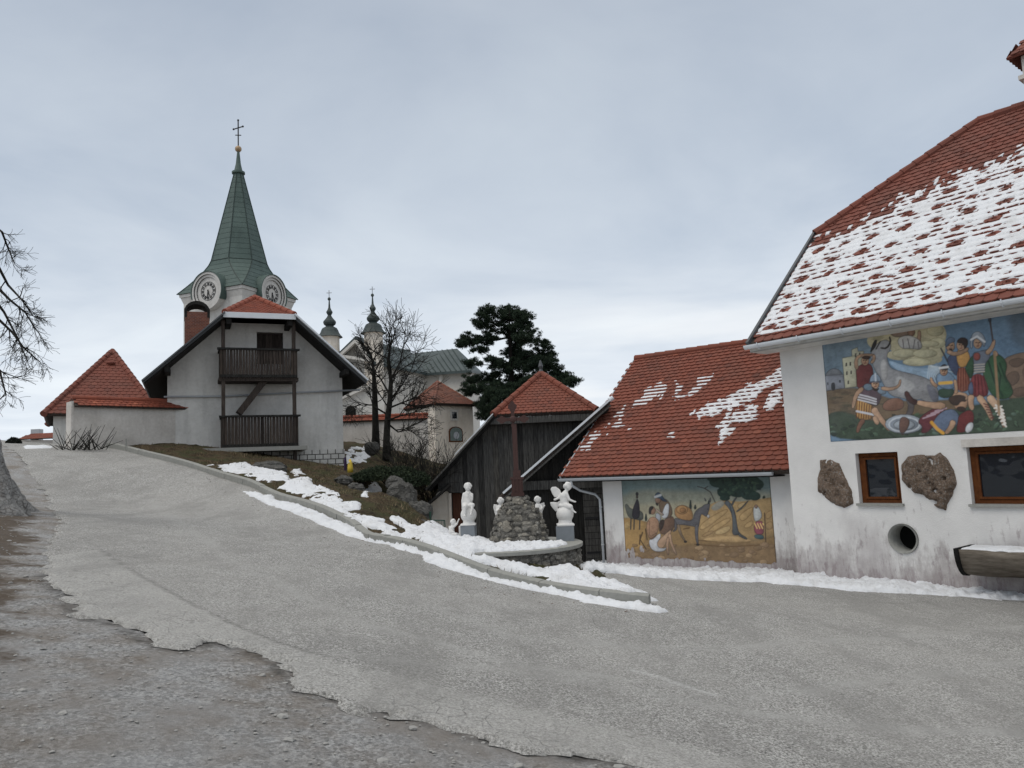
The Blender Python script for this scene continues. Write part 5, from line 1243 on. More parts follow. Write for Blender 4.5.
# house with pyramid roof behind the garden wall
LT = Frame(P(53, 430, 32), 60)
lt = thing('pyramid_roof_house', LT.w(2, 3.5), 'white house with a steep red pyramid roof behind the garden wall', 'house')
wd = LT.uv(156, 430)[0]
ap = P(112.5, 351, 36.3); zE = LT.uv(47, 414, .35)[1]; ef = [LT.w(-.35, zE, .35), LT.w(wd + .1, zE, .35), LT.w(wd + .1, zE, -6), LT.w(-.35, zE, -6)]
mb = MB(); mb.box(LT, 0, wd - .2, 1.5, zE + .02, -5.7, 0); mb.build('wall', MAT['white_plaster'], lt)
sls = []
for i in range(4):
    a, b = ef[i], ef[(i + 1) % 4]; sl = Slope(a, b - a, ap - (a + b) / 2); sls.append((sl, [sl.st(a), sl.st(b), sl.st(ap)]))
rf = roof_piece('roof', sls, MAT['tile_dark'], lt, [(p, ap) for p in ef], e=.24, w=.25, seed=95, thick=.12, rr=.13)
p_ = sls[0][0].w(*sls[0][0].uv(111, 364), .05); mb = MB(); mb.stone(p_, .2, .2, .12, 4, .4, .05, 2); mb.build('vent_tile', MAT['tile_dark'], rf)
# far low houses past the crest
fo = thing('far_house', P(35, 445, 90), 'distant low house with a red roof and square chimney past the road crest', 'house')
mb = MB(); q = quadP([(17, 446, 90), (60, 446, 90), (60, 440, 90), (17, 440, 90)]); mb.prism(q, (0, 4, 0)); mb.build('wall', MAT['old_plaster'], fo)
sl = Slope(P(17, 439.5, 89.5), np.array([1, 0, 0]), np.array([0, .8, .5])); L_ = 42 * 90 / FPX
rf = roof_piece('roof', [(sl, [(0, 0), (L_, 0), (L_ + .2, 1.45), (.8, 1.1)])], MAT['tile_red'], fo, [], e=.3, w=.3, seed=97)
mb = MB(); c = P(37, 431, 91); mb.box(Frame(c, 90), -.5, .5, c[2] - 1.2, c[2] + .2, -.4, .4); mb.build('chimney', MAT['metal'], rf)
# ================================================================== WALL PAINTINGS
GAIN = .98
class Canvas:
    def __init__(self, fr, s0, s1, z0, z1, res, tf):
        self.fr = fr; self.S = np.arange(s0, s1 + res * .5, res); self.Z = np.arange(z0, z1 + res * .5, res)
        self.X, self.Y = np.meshgrid(self.S, self.Z, indexing='ij'); self.res = res; self.tf = tf
        self.C = np.zeros(self.X.shape + (3,)) + .3; self.seed = 0
    def p(self, pts): return [self.fr.uv(*self.tf(*q)) for q in pts]
    def _box(self, pl, m):
        a = np.array(pl); lo = a.min(0) - m; hi = a.max(0) + m
        i0, i1 = np.searchsorted(self.S, [lo[0], hi[0]]); j0, j1 = np.searchsorted(self.Z, [lo[1], hi[1]])
        return slice(i0, i1), slice(j0, j1)
    def _blend(self, sl, al, c):
        al = al[..., None]; self.C[sl] = self.C[sl] * (1 - al) + np.asarray(c) * al
    def poly(self, pts, col, line=True, smooth=2, soft=0, shade=.25, lc=(30, 26, 24), lw=.5, a=1.0):
        q = self.p(pts)
        for _ in range(smooth):
            n = len(q); q = [((q[i][0] * (3 - 2 * k) + q[(i + 1) % n][0] * (1 + 2 * k)) / 4, (q[i][1] * (3 - 2 * k) + q[(i + 1) % n][1] * (1 + 2 * k)) / 4) for i in range(n) for k in (0, 1)]
        sl = self._box(q, .1 + soft); X, Y = self.X[sl], self.Y[sl]
        if X.size == 0: return
        sd = sdpoly(X, Y, q); self.seed += 1
        al = sstep(-.5 * self.res - soft, .5 * self.res + soft, sd) * a
        c = np.array(lin(col)) * GAIN; c = c * .80 + c.mean() * .20
        nz = 1 + .30 * fbm(X, Y, 7, 5, self.seed, .62) - shade * np.exp(-np.maximum(sd, 0) / .03) + .14 * fbm(X * 1.5, Y * 3, 16, 3, self.seed + 5)
        if not soft or soft < .02:
            qa = np.array(q); cc_ = qa.mean(0); ex_ = np.maximum(qa.max(0) - qa.min(0), .05); nz = nz + np.clip(-.32 * (X - cc_[0]) / ex_[0] + .36 * (Y - cc_[1]) / ex_[1], -.35, .35)
        self.C[sl] = self.C[sl] * (1 - al[..., None]) + (c * nz[..., None]) * al[..., None]
        if line: self._blend(sl, sstep(lw * self.res + .7 * self.res, lw * self.res * .4, np.abs(sd)) * .45 * a, np.array(lin(lc)) * GAIN)
    def ell(self, cx, cy, rx, ry, col, rot=0, **k):
        n = 18; c, s = math.cos(rot), math.sin(rot)
        hd_ = col == (190, 148, 112) and rx < 40
        self.poly([(cx + rx * math.cos(t) * c - ry * math.sin(t) * s, cy + rx * math.cos(t) * s + ry * math.sin(t) * c) for t in [2 * math.pi * i / n for i in range(n)]], col, smooth=0, **k)
        if hd_:
            for a_ in (-.35, .35): self.line([(cx + rx * a_ - 2, cy - ry * .1), (cx + rx * a_ + 3, cy - ry * .12)], (40, 28, 24), .7)
            self.line([(cx + 1, cy - ry * .1), (cx + 3, cy + ry * .25)], (120, 84, 62), .5); self.line([(cx - 4, cy + ry * .5), (cx + 5, cy + ry * .48)], (110, 50, 44), .6)
    def line(self, pts, col, w=1.0, a=.9):
        q = self.p(pts); sl = self._box(q, .1); X, Y = self.X[sl], self.Y[sl]
        if X.size == 0: return
        self._blend(sl, sstep((w + .7) * self.res, (w - .3) * self.res * .6, sdline(X, Y, q)) * a, np.array(lin(col)) * GAIN)
    def limb(self, pts, w, col, w2=None, **k):
        q = [np.array(x, float) for x in pts]; L = []; R = []; n = len(q)
        for i in range(n):
            t = q[min(i + 1, n - 1)] - q[max(i - 1, 0)]; t = t / (np.linalg.norm(t) + 1e-9); nn = np.array([-t[1], t[0]]); ww = (w + ((w2 if w2 is not None else w) - w) * i / (n - 1)) / 2
            L.append(q[i] + nn * ww); R.append(q[i] - nn * ww)
        self.poly([tuple(x) for x in L + R[::-1]], col, **{'smooth': 1, **k})
    def build(self, name, parent, sdmask=None, o=.006):
        sd = np.minimum(np.minimum(self.X - self.S[0], self.S[-1] - self.X), np.minimum(self.Y - self.Z[0], self.Z[-1] - self.Y)) + 1e-4 if sdmask is None else sdmask
        idx = np.arange(self.X.size).reshape(self.X.shape); ok = sd > 0
        cell = ok[:-1, :-1] & ok[1:, :-1] & ok[1:, 1:] & ok[:-1, 1:]; i, j = np.nonzero(cell)
        F4 = np.stack([idx[i, j], idx[i + 1, j], idx[i + 1, j + 1], idx[i, j + 1]], 1); used = np.unique(F4); rm = -np.ones(idx.size, int); rm[used] = np.arange(len(used))
        k_ = np.maximum(0, fbm(self.X, self.Y, 1.6, 5, 5, .62))[..., None]; self.C = self.C * (.95 - .12 * k_) + .022 + .04 * k_
        p = self.fr.C + self.X.ravel()[used][:, None] * self.fr.r + self.Y.ravel()[used][:, None] * UP + o * self.fr.n
        return link_mesh(name, p, rm[F4], MAT['painting'], parent, cols=np.clip(self.C.reshape(-1, 3)[used], .01, .9))

tfA = lambda x, y: (815 + x / 4.9, 300 + y / 4.9)
m_l = (FH.uv(823, 345)[0] + FH.uv(830, 441)[0]) / 2; m_b = (FH.uv(831, 442.5)[1] + FH.uv(1020, 430)[1]) / 2
cv = Canvas(FH, m_l, 6.1, m_b, EZ - .02, .0115, tfA)
SK = (190, 148, 112); OUT = [(20, 100), (1400, -300), (1400, 640), (60, 720)]
cv.poly(OUT, (98, 132, 160), line=False, smooth=0, shade=0)
cv.poly([(20, 200), (180, 170), (330, 200), (330, 500), (20, 520)], (118, 142, 158), line=False, soft=.12, shade=0)
cv.poly([(700, 330), (940, 270), (1000, 420), (760, 480)], (135, 155, 168), line=False, soft=.12, shade=0, a=.7)
for q in ([(940, 60), (1000, 20), (1300, -80), (1300, 230), (1010, 250), (960, 170)], [(1000, 30), (1200, -40), (1200, 60), (1040, 110)]): cv.poly(q, (84, 102, 118), line=False, soft=.07, shade=0, a=.8)
# hills and undergrowth
cv.poly([(30, 440), (120, 432), (220, 428), (330, 470), (440, 500), (800, 480), (800, 640), (50, 640)], (112, 92, 66), line=False, soft=.02)
cv.poly([(920, 290), (985, 262), (1060, 252), (1400, 200), (1400, 520), (960, 510), (930, 430), (900, 350)], (124, 100, 80), soft=.004)
for q in ([(940, 300), (1000, 280), (1040, 300), (980, 340)], [(930, 370), (990, 340), (1010, 390), (960, 430)], [(1010, 330), (1100, 300), (1120, 380), (1030, 400)], [(960, 440), (1030, 420), (1060, 460), (980, 480)], [(1120, 280), (1250, 250), (1270, 350), (1150, 380)]): cv.poly(q, (96, 76, 62), a=.75)
cv.poly([(50, 560), (130, 540), (190, 560), (300, 600), (420, 560), (560, 560), (760, 520), (940, 480), (1400, 440), (1400, 660), (60, 710)], (58, 76, 58), line=False, soft=.02)
rq = random.Random(5)
for i in range(150):
    x = rq.uniform(60, 1390); y = rq.uniform(560 - max(0, x - 800) * .1, 690 - (x - 60) * .065)
    cv.ell(x, y, rq.uniform(8, 20), rq.uniform(4, 9), rq.choice([(74, 104, 74), (44, 64, 50), (88, 120, 92), (40, 56, 48), (100, 128, 112)]), rot=rq.uniform(-1, 1), line=rq.random() < .3, a=.75)
for i in range(40):
    x = rq.uniform(70, 330); y = rq.uniform(450, 560); cv.ell(x, y, rq.uniform(15, 35), rq.uniform(4, 9), rq.choice([(92, 74, 54), (126, 106, 78), (80, 78, 54)]), line=False, a=.5)
# buildings
cv.poly([(48, 375), (60, 352), (85, 335), (112, 338), (132, 355), (136, 370)], (128, 132, 138))
cv.poly([(45, 372), (140, 364), (146, 432), (52, 446)], (140, 145, 156), smooth=0)
cv.poly([(80, 410), (90, 404), (98, 408), (99, 442), (82, 444)], (52, 54, 62), smooth=1); cv.poly([(60, 404), (66, 403), (67, 416), (61, 417)], (60, 64, 74), smooth=0, line=False); cv.poly([(118, 392), (126, 391), (127, 404), (119, 405)], (60, 64, 74), smooth=0, line=False)
cv.poly([(180, 244), (208, 232), (212, 252), (240, 250), (242, 420), (190, 428)], (186, 184, 156), smooth=0); cv.poly([(134, 285), (200, 272), (206, 425), (148, 432)], (196, 192, 160), smooth=0)
for x, y in ((150, 308), (170, 304), (153, 350), (174, 346), (160, 395), (196, 262), (216, 258)): cv.poly([(x, y), (x + 8, y - 1), (x + 8, y + 17), (x, y + 18)], (96, 92, 82), smooth=0, line=False)
# heavenly cloud with figures
for a in [(330, 200, 75, 48), (300, 170, 45, 30), (420, 160, 100, 46), (520, 150, 100, 52), (590, 170, 55, 60), (480, 225, 120, 50), (420, 270, 70, 26), (540, 290, 85, 30), (600, 240, 40, 50)]: cv.ell(*a, (196, 186, 146), line=False, shade=.1)
for a in [(440, 262, 60, 22), (540, 262, 60, 22), (500, 304, 70, 20), (600, 210, 40, 26), (560, 215, 50, 16), (590, 150, 42, 28)]: cv.ell(*a, (206, 198, 156), lc=(140, 128, 96), lw=.4)
cv.poly([(360, 292), (430, 320), (520, 335), (575, 330), (600, 300), (620, 330), (600, 380), (560, 400), (440, 370), (370, 320)], (150, 180, 205), line=False, soft=.01)
for i in range(12):
    t = -.1 + i * .17; cv.line([(560 + 12 * math.cos(t), 322), (560 + 120 * math.cos(t * .9 + .1), 322 + 110 * math.sin(t * .8 + .25))], (214, 222, 224), .5, .5)
cv.poly([(370, 150), (420, 140), (470, 150), (460, 175), (400, 185), (370, 170)], (156, 130, 110)); cv.ell(473, 158, 18, 20, (150, 112, 88)); cv.limb([(505, 215), (512, 180), (512, 150)], 22, (178, 140, 112), 14)
cv.poly([(400, 190), (450, 170), (500, 185), (528, 215), (520, 245), (470, 238), (420, 240)], (192, 190, 186)); 
for q in ([(430, 195), (436, 235)], [(455, 190), (465, 236)], [(490, 195), (482, 240)], [(505, 205), (510, 242)]): cv.line(q, (116, 110, 112), .9)
# grey horse
cv.poly([(270, 260), (300, 215), (345, 190), (375, 210), (370, 245), (350, 270), (365, 330), (400, 345), (470, 360), (560, 385), (610, 440), (600, 500), (560, 520), (520, 480), (480, 500), (430, 480), (370, 470), (340, 420), (320, 380), (285, 330)], (150, 150, 152), shade=.3)
cv.poly([(320, 300), (345, 285), (360, 340), (350, 400), (325, 380)], (186, 184, 182), line=False, soft=.01); cv.poly([(390, 370), (450, 380), (500, 420), (460, 460), (400, 455)], (178, 178, 178), line=False, soft=.02); cv.poly([(540, 400), (600, 440), (610, 500), (570, 500)], (108, 110, 122), line=False, soft=.012)
cv.limb([(322, 235), (352, 238), (372, 205), (366, 180)], 8, (60, 48, 44)); cv.poly([(288, 200), (306, 193), (300, 225), (285, 245), (268, 262)], (50, 46, 46)); cv.line([(320, 205), (300, 240)], (50, 46, 44), 1.2)
cv.limb([(460, 470), (476, 530), (450, 580), (434, 650)], 34, (92, 84, 84), 22); cv.line([(440, 600), (430, 655)], (60, 40, 34), 3)
# onlooker shading his eyes
cv.poly([(200, 330), (250, 305), (282, 320), (288, 370), (282, 430), (206, 440), (204, 380)], (112, 46, 46)); cv.limb([(206, 340), (200, 300), (215, 272), (280, 268)], 20, SK, 14); cv.ell(246, 298, 19, 23, SK); cv.limb([(225, 276), (290, 268)], 12, (176, 138, 104)); cv.ell(252, 282, 20, 9, (72, 50, 40))
cv.limb([(275, 310), (292, 290), (288, 268)], 15, SK)
# kneeling soldier with drawn sword
cv.poly([(205, 480), (245, 490), (290, 520), (285, 580), (250, 590), (205, 580), (198, 530)], (186, 138, 60));
for i in range(7): cv.line([(207 + 12 * i, 492 + 5 * i), (203 + 12 * i, 580)], (96, 54, 30), .8)
cv.poly([(230, 420), (280, 410), (330, 440), (320, 500), (300, 525), (220, 490), (210, 455)], (92, 72, 82))
for k in range(3): cv.line([(212, 462 + k * 13), (262, 474 + k * 13), (300, 486 + k * 12)], (206, 206, 210), 1.4)
cv.poly([(232, 420), (265, 405), (300, 430), (255, 450)], (110, 132, 150)); cv.poly([(300, 420), (345, 430), (352, 462), (310, 462)], (118, 140, 158))
cv.limb([(325, 432), (370, 438), (412, 424), (420, 390)], 20, SK, 11); cv.limb([(235, 430), (200, 465), (185, 530)], 24, SK, 16); cv.line([(205, 545), (288, 562)], (206, 208, 214), 2)
cv.limb([(285, 530), (305, 560), (345, 610), (368, 640)], 36, SK, 16); cv.limb([(240, 585), (218, 615), (208, 650)], 26, (128, 86, 64), 16); cv.limb([(290, 570), (310, 610)], 24, SK)
cv.ell(296, 412, 19, 24, SK); cv.poly([(278, 420), (300, 440), (316, 428), (310, 445), (288, 446)], (56, 36, 30)); cv.poly([(266, 405), (275, 370), (300, 358), (322, 378), (325, 402), (300, 396)], (142, 162, 184)); cv.line([(296, 362), (298, 398)], (206, 212, 220), 1.6); cv.line([(268, 402), (324, 402)], (70, 80, 96), 1.2)
# fallen man on brown cloth, shield
cv.poly([(330, 510), (370, 480), (430, 480), (440, 530), (390, 545), (335, 540)], (134, 92, 70)); 
cv.ell(438, 608, 94, 47, (150, 160, 170)); cv.ell(438, 610, 74, 35, (122, 132, 144), lc=(230, 235, 240), lw=1.3); cv.ell(438, 612, 52, 24, (152, 162, 172)); cv.poly([(415, 575), (450, 572), (470, 600), (440, 655), (412, 650)], (110, 78, 66))
cv.poly([(500, 600), (530, 560), (600, 520), (650, 520), (620, 560), (560, 650), (515, 655), (530, 620)], (104, 40, 50)); 
for k in range(4): cv.line([(530 + 20 * k, 580 - 12 * k), (590 + 18 * k, 560 - 10 * k)], (176, 150, 160), 1.2)
cv.limb([(640, 520), (560, 515), (495, 500)], 38, SK, 22); cv.limb([(500, 505), (465, 490), (445, 448)], 30, (74, 40, 36), 24)
cv.poly([(575, 600), (620, 545), (680, 530), (712, 570), (705, 610), (640, 650), (580, 640)], (94, 112, 140)); cv.line([(572, 600), (600, 632), (628, 652)], (216, 160, 60), 3); cv.poly([(705, 560), (770, 530), (785, 590), (740, 650), (690, 650), (700, 600)], (112, 34, 36))
cv.limb([(680, 590), (668, 625), (640, 655)], 32, SK, 20); cv.ell(714, 500, 36, 42, (184, 140, 104)); cv.poly([(650, 480), (690, 462), (745, 470), (742, 500), (715, 495), (700, 520), (668, 512)], (66, 48, 38)); cv.poly([(690, 525), (730, 520), (745, 545), (705, 550)], (60, 42, 34)); cv.limb([(650, 470), (700, 455), (745, 465), (742, 490)], 16, SK); cv.ell(757, 625, 17, 28, (196, 200, 204), rot=.5)
# kneeling man with raised hands
cv.poly([(600, 440), (650, 430), (690, 440), (670, 480), (610, 480)], (48, 76, 58)); cv.poly([(592, 370), (625, 350), (670, 360), (695, 400), (680, 440), (625, 435), (600, 410)], (110, 140, 168)); cv.line([(612, 408), (668, 404)], (222, 174, 70), 3); cv.limb([(600, 425), (575, 405), (568, 380)], 20, SK, 12); cv.limb([(685, 390), (695, 430), (690, 460)], 18, SK); cv.ell(632, 350, 19, 22, SK); cv.poly([(612, 330), (635, 310), (655, 330), (650, 344), (614, 342)], (46, 42, 46)); cv.line([(612, 334), (652, 328)], (226, 226, 226), 2)
# two men embracing
cv.poly([(640, 290), (690, 250), (710, 300), (700, 380), (670, 350)], (66, 78, 110)); cv.poly([(690, 240), (750, 240), (765, 300), (740, 330), (700, 330)], (206, 150, 62)); cv.poly([(695, 330), (748, 330), (765, 420), (745, 450), (698, 450)], (150, 84, 58))
for k in range(5): cv.line([(705 + 11 * k, 335), (702 + 13 * k, 440)], (96, 46, 36), .8)
cv.ell(664, 225, 22, 28, SK); cv.poly([(638, 215), (650, 185), (680, 182), (690, 205), (660, 212), (645, 235)], (92, 112, 140)); cv.ell(716, 222, 22, 28, SK); cv.poly([(695, 200), (715, 182), (748, 188), (752, 215), (735, 245), (728, 215), (700, 212)], (50, 34, 30)); cv.poly([(655, 238), (676, 240), (670, 258)], (66, 46, 40)); cv.limb([(648, 252), (690, 268), (735, 250), (752, 236)], 22, SK, 16); cv.line([(618, 238), (650, 300)], (60, 56, 60), 1.4)
# standing soldier with spear and green cloak
cv.poly([(880, 255), (925, 280), (945, 320), (930, 370), (965, 420), (975, 465), (930, 490), (880, 480), (850, 440), (820, 370), (830, 310)], (48, 88, 56), shade=.35); cv.poly([(735, 330), (775, 262), (790, 300), (780, 350), (765, 395), (740, 350)], (46, 82, 54))
for q in ([(850, 300), (880, 400), (920, 470)], [(880, 290), (910, 370), (900, 450)], [(905, 310), (940, 400)]): cv.line(q, (26, 52, 36), 1.4)
cv.poly([(778, 360), (830, 365), (860, 470), (790, 478), (748, 460), (760, 400)], (128, 44, 48)); cv.poly([(750, 420), (772, 390), (780, 468), (755, 462)], (84, 96, 128))
for k in range(4): cv.line([(785 + 14 * k, 370), (785 + 20 * k, 472)], (80, 26, 34), .8)
cv.poly([(770, 260), (810, 250), (850, 240), (862, 280), (835, 310), (830, 362), (778, 358), (780, 310)], (112, 120, 136)); cv.poly([(774, 262), (808, 256), (812, 292), (782, 300)], (150, 70, 60));
for k in range(4): cv.line([(782, 318 + 12 * k), (830, 314 + 12 * k)], (176, 170, 160), 1)
cv.limb([(840, 265), (868, 235), (880, 195)], 26, SK, 16); cv.limb([(878, 250), (893, 275)], 20, SK)
cv.ell(798, 212, 21, 27, SK); cv.poly([(762, 205), (770, 165), (800, 150), (830, 175), (836, 210), (830, 235), (815, 205), (790, 186), (770, 200), (772, 240), (762, 235)], (158, 168, 180)); cv.line([(765, 195), (795, 178), (832, 205)], (226, 228, 230), 1.6)
cv.limb([(768, 465), (762, 500), (772, 540)], 34, SK, 22); cv.limb([(800, 470), (840, 520), (868, 590)], 36, SK, 18); cv.limb([(850, 470), (890, 520), (918, 560), (928, 625)], 40, (196, 158, 124), 22)
for k in range(6): cv.line([(828 + 7 * k, 508 + 14 * k), (850 + 5 * k, 516 + 12 * k)], (96, 52, 50), 1); cv.line([(880 + 8 * k, 530 + 16 * k), (915 + 3 * k, 520 + 18 * k)], (230, 226, 218), 1.2); cv.line([(886 + 8 * k, 515 + 18 * k), (922 + 3 * k, 540 + 16 * k)], (230, 226, 218), 1.2)
cv.line([(856, 85), (872, 200)], (70, 56, 50), 1.3); cv.line([(880, 255), (903, 560)], (150, 122, 92), 2.0); cv.poly([(848, 100), (856, 62), (866, 100), (858, 112)], (76, 84, 96))
cv.C[:, -2:, :] *= .7; cv.C[:2] *= .6; cv.C[:, :2] *= .8
cv.build('mural', fh)

tl_ = lambda x, y: (618 + x / 8.537, 474 + y / 8.537); tr_ = lambda x, y: (695 + x / 7.68, 474 + y / 7.68)
s0 = (BN.uv(621.5, 481)[0] + BN.uv(626, 558)[0]) / 2; s1 = (BN.uv(770, 476)[0] + BN.uv(776, 562)[0]) / 2
cv = Canvas(BN, s0, s1, -.92, BE - .10, .0135, tl_)
GA = [(0, 0), (1500, 0), (1500, 900), (0, 900)]
cv.poly(GA, (100, 122, 122), line=False, smooth=0, shade=0)
cv.poly([(0, 130), (700, 150), (1500, 140), (1500, 420), (0, 420)], (150, 152, 132), line=False, soft=.10, shade=0); cv.poly([(0, 240), (1500, 250), (1500, 420), (0, 420)], (176, 168, 136), line=False, soft=.08, shade=0)
cv.poly([(0, 370), (200, 395), (300, 420), (700, 440), (1500, 440), (1500, 900), (0, 900)], (150, 118, 66), line=False, soft=.01)
cv.poly([(0, 370), (120, 375), (200, 390), (240, 430), (230, 640), (0, 640)], (172, 134, 68), line=False, soft=.02)
cv.poly([(50, 440), (80, 400), (110, 440), (90, 470), (60, 470)], (196, 160, 92), line=False); 
cv.poly([(0, 640), (1500, 560), (1500, 900), (0, 900)], (134, 106, 68), line=False, soft=.06)
for x in (240, 620, 660): 
    h_ = {240: 80, 620: 100, 660: 50}[x]; cv.poly([(x - 14, 300 if x > 300 else 400), (x, (300 if x > 300 else 400) - h_), (x + 14, 300 if x > 300 else 400)], (44, 62, 58), smooth=1)
# rider
cv.poly([(60, 260), (80, 255), (110, 300), (190, 310), (220, 340), (215, 400), (130, 385), (90, 370), (70, 320)], (92, 96, 88))
for x in (112, 140, 188): cv.line([(x, 380), (x - 3, 470)], (56, 56, 54), 1.6)
cv.poly([(120, 380), (125, 300), (150, 240), (165, 205), (180, 240), (188, 300), (185, 385)], (44, 40, 50)); cv.ell(164, 195, 9, 14, (80, 56, 46)); cv.poly([(150, 165), (164, 150), (178, 168), (172, 185), (155, 185)], (38, 34, 42))
# rocks left and rough ground
rq = random.Random(9)
for i in range(60):
    x = rq.uniform(40, 1400); y = rq.uniform(600, 760); r_ = rq.uniform(16, 48); n = 6
    cv.poly([(x + r_ * rq.uniform(.7, 1.2) * math.cos(6.28 * k / n), y + r_ * .6 * rq.uniform(.7, 1.2) * math.sin(6.28 * k / n)) for k in range(n)], rq.choice([(152, 122, 82), (130, 102, 66), (168, 138, 96), (140, 112, 80)]), lc=(82, 60, 40), lw=.3, a=.8)
# slabs of the hill on the right
cv.tf = tr_
cv.poly([(60, 260), (200, 195), (330, 215), (450, 200), (600, 175), (700, 180), (700, 520), (0, 520), (0, 380)], (176, 142, 84), line=False, soft=.006)
cv.poly([(110, 260), (200, 195), (240, 230), (160, 290)], (160, 156, 140), line=False, soft=.01)
for q in ([(30, 400), (120, 330), (240, 265), (260, 285), (150, 370), (50, 440)], [(90, 440), (180, 370), (270, 330), (275, 360), (180, 420), (130, 450)], [(40, 480), (120, 430), (150, 445), (90, 480)], [(150, 440), (260, 390), (280, 420), (230, 460), (160, 470)], [(330, 330), (400, 270), (450, 250), (440, 300), (370, 370)], [(370, 400), (440, 350), (450, 390), (400, 420)], [(320, 240), (380, 210), (400, 240), (350, 280)], [(540, 300), (600, 270), (590, 330), (545, 350)], [(540, 380), (600, 360), (600, 420), (550, 430)]): cv.poly(q, rq.choice([(190, 154, 92), (166, 132, 78), (200, 168, 108)]), lc=(104, 74, 42), lw=.6)
for q in ([(30, 510), (200, 520), (420, 520)], [(0, 540), (250, 560), (500, 545)]): cv.line(q, (104, 80, 52), 1.2)
cv.poly([(20, 500), (250, 470), (430, 500), (430, 522), (200, 525)], (190, 154, 96), line=False, soft=.01)
# tree
cv.limb([(235, 210), (270, 245), (300, 310), (310, 400), (330, 460), (400, 500)], 38, (82, 88, 92), 18); cv.poly([(262, 225), (285, 230), (315, 330), (328, 420), (345, 470), (285, 470), (290, 400), (285, 300)], (86, 92, 96)); cv.limb([(320, 290), (360, 260), (410, 205)], 12, (80, 86, 90), 8); cv.limb([(285, 240), (300, 205), (320, 180)], 14, (84, 90, 94), 9)
for a in [(180, 60, 70, 45), (260, 80, 90, 60), (230, 140, 60, 45), (330, 60, 100, 60), (430, 70, 80, 60), (480, 80, 50, 40), (330, 130, 80, 50), (410, 150, 60, 50), (460, 170, 45, 35), (140, 30, 50, 30), (230, 185, 40, 22)]: cv.ell(*a, (38, 62, 52), line=False, shade=.1, soft=.006)
for i in range(70):
    t = rq.uniform(0, 6.28); d = rq.uniform(0, 1) ** .5; cv.ell(330 + 175 * d * math.cos(t), 100 + 75 * d * math.sin(t), rq.uniform(8, 18), rq.uniform(7, 14), rq.choice([(58, 86, 66), (28, 46, 42), (70, 98, 74), (34, 56, 48)]), line=False, a=.7)
cv.line([(75, 110), (120, 140), (155, 215)], (70, 66, 60), 1.2); cv.line([(20, 95), (75, 110), (100, 95)], (70, 66, 60), .9); cv.poly([(95, 245), (105, 190), (118, 240)], (40, 58, 54)); cv.poly([(515, 190), (530, 160), (545, 185)], (50, 66, 56))
# woman
cv.poly([(455, 370), (515, 355), (530, 400), (528, 470), (455, 460)], (150, 62, 84)); cv.poly([(455, 462), (530, 468), (528, 505), (458, 495)], (58, 92, 98)); cv.poly([(448, 260), (465, 240), (490, 250), (518, 310), (505, 350), (460, 370), (450, 320)], (190, 192, 188)); cv.ell(470, 250, 12, 15, (150, 116, 96)); cv.line([(535, 300), (545, 520)], (70, 52, 40), 1)
for i in range(10): cv.line([(460 + i * 7, 380 + (i % 3) * 14), (463 + i * 7, 390 + (i % 3) * 14)], (220, 190, 120), 1)
cv.tf = tl_
# donkey
cv.poly([(470, 370), (560, 390), (640, 400), (650, 330), (690, 290), (720, 280), (735, 260), (790, 250), (780, 300), (760, 370), (730, 350), (710, 340), (700, 400), (690, 460), (660, 450), (600, 440), (540, 430), (500, 440)], (98, 96, 100), shade=.3)
cv.limb([(675, 430), (670, 520), (682, 600)], 34, (96, 94, 98), 18); cv.limb([(515, 430), (530, 500), (575, 575)], 26, (132, 110, 84), 14); cv.limb([(480, 400), (500, 470), (470, 490)], 28, (92, 90, 94), 14); cv.ell(682, 604, 14, 9, (40, 36, 36)); cv.ell(577, 578, 14, 9, (40, 36, 36))
cv.poly([(745, 235), (735, 195), (760, 230)], (92, 90, 96)); cv.poly([(775, 235), (792, 190), (795, 245)], (92, 90, 96)); cv.ell(772, 360, 12, 15, (196, 192, 186)); cv.ell(768, 300, 4, 4, (20, 20, 20), line=False)
cv.poly([(480, 300), (520, 268), (575, 265), (640, 310), (640, 400), (570, 395), (490, 370)], (178, 130, 70)); cv.ell(548, 305, 48, 38, (188, 138, 74)); cv.ell(555, 310, 26, 20, (170, 120, 64))
# traveller bending over the wounded man
cv.poly([(350, 460), (400, 380), (470, 350), (490, 420), (470, 480), (420, 520), (360, 510)], (108, 78, 56)); cv.poly([(350, 400), (400, 380), (390, 450), (355, 500)], (64, 48, 40))
cv.poly([(345, 230), (400, 205), (440, 240), (465, 300), (465, 360), (400, 385), (370, 340), (352, 290)], (118, 94, 70)); cv.poly([(400, 270), (425, 245), (440, 270), (432, 360), (400, 385), (372, 370), (380, 330)], (206, 208, 210)); cv.limb([(390, 350), (350, 325), (325, 300)], 22, (184, 160, 140), 14)
cv.ell(342, 222, 24, 30, (160, 120, 92)); cv.poly([(320, 245), (345, 250), (340, 275), (325, 262)], (46, 36, 34)); cv.poly([(312, 200), (322, 165), (350, 152), (375, 180), (400, 215), (430, 240), (380, 232), (362, 210), (330, 205)], (62, 84, 108)); cv.line([(318, 196), (365, 180)], (214, 216, 216), 2.4)
cv.poly([(320, 330), (355, 340), (375, 380), (350, 410), (325, 390)], (172, 176, 184))
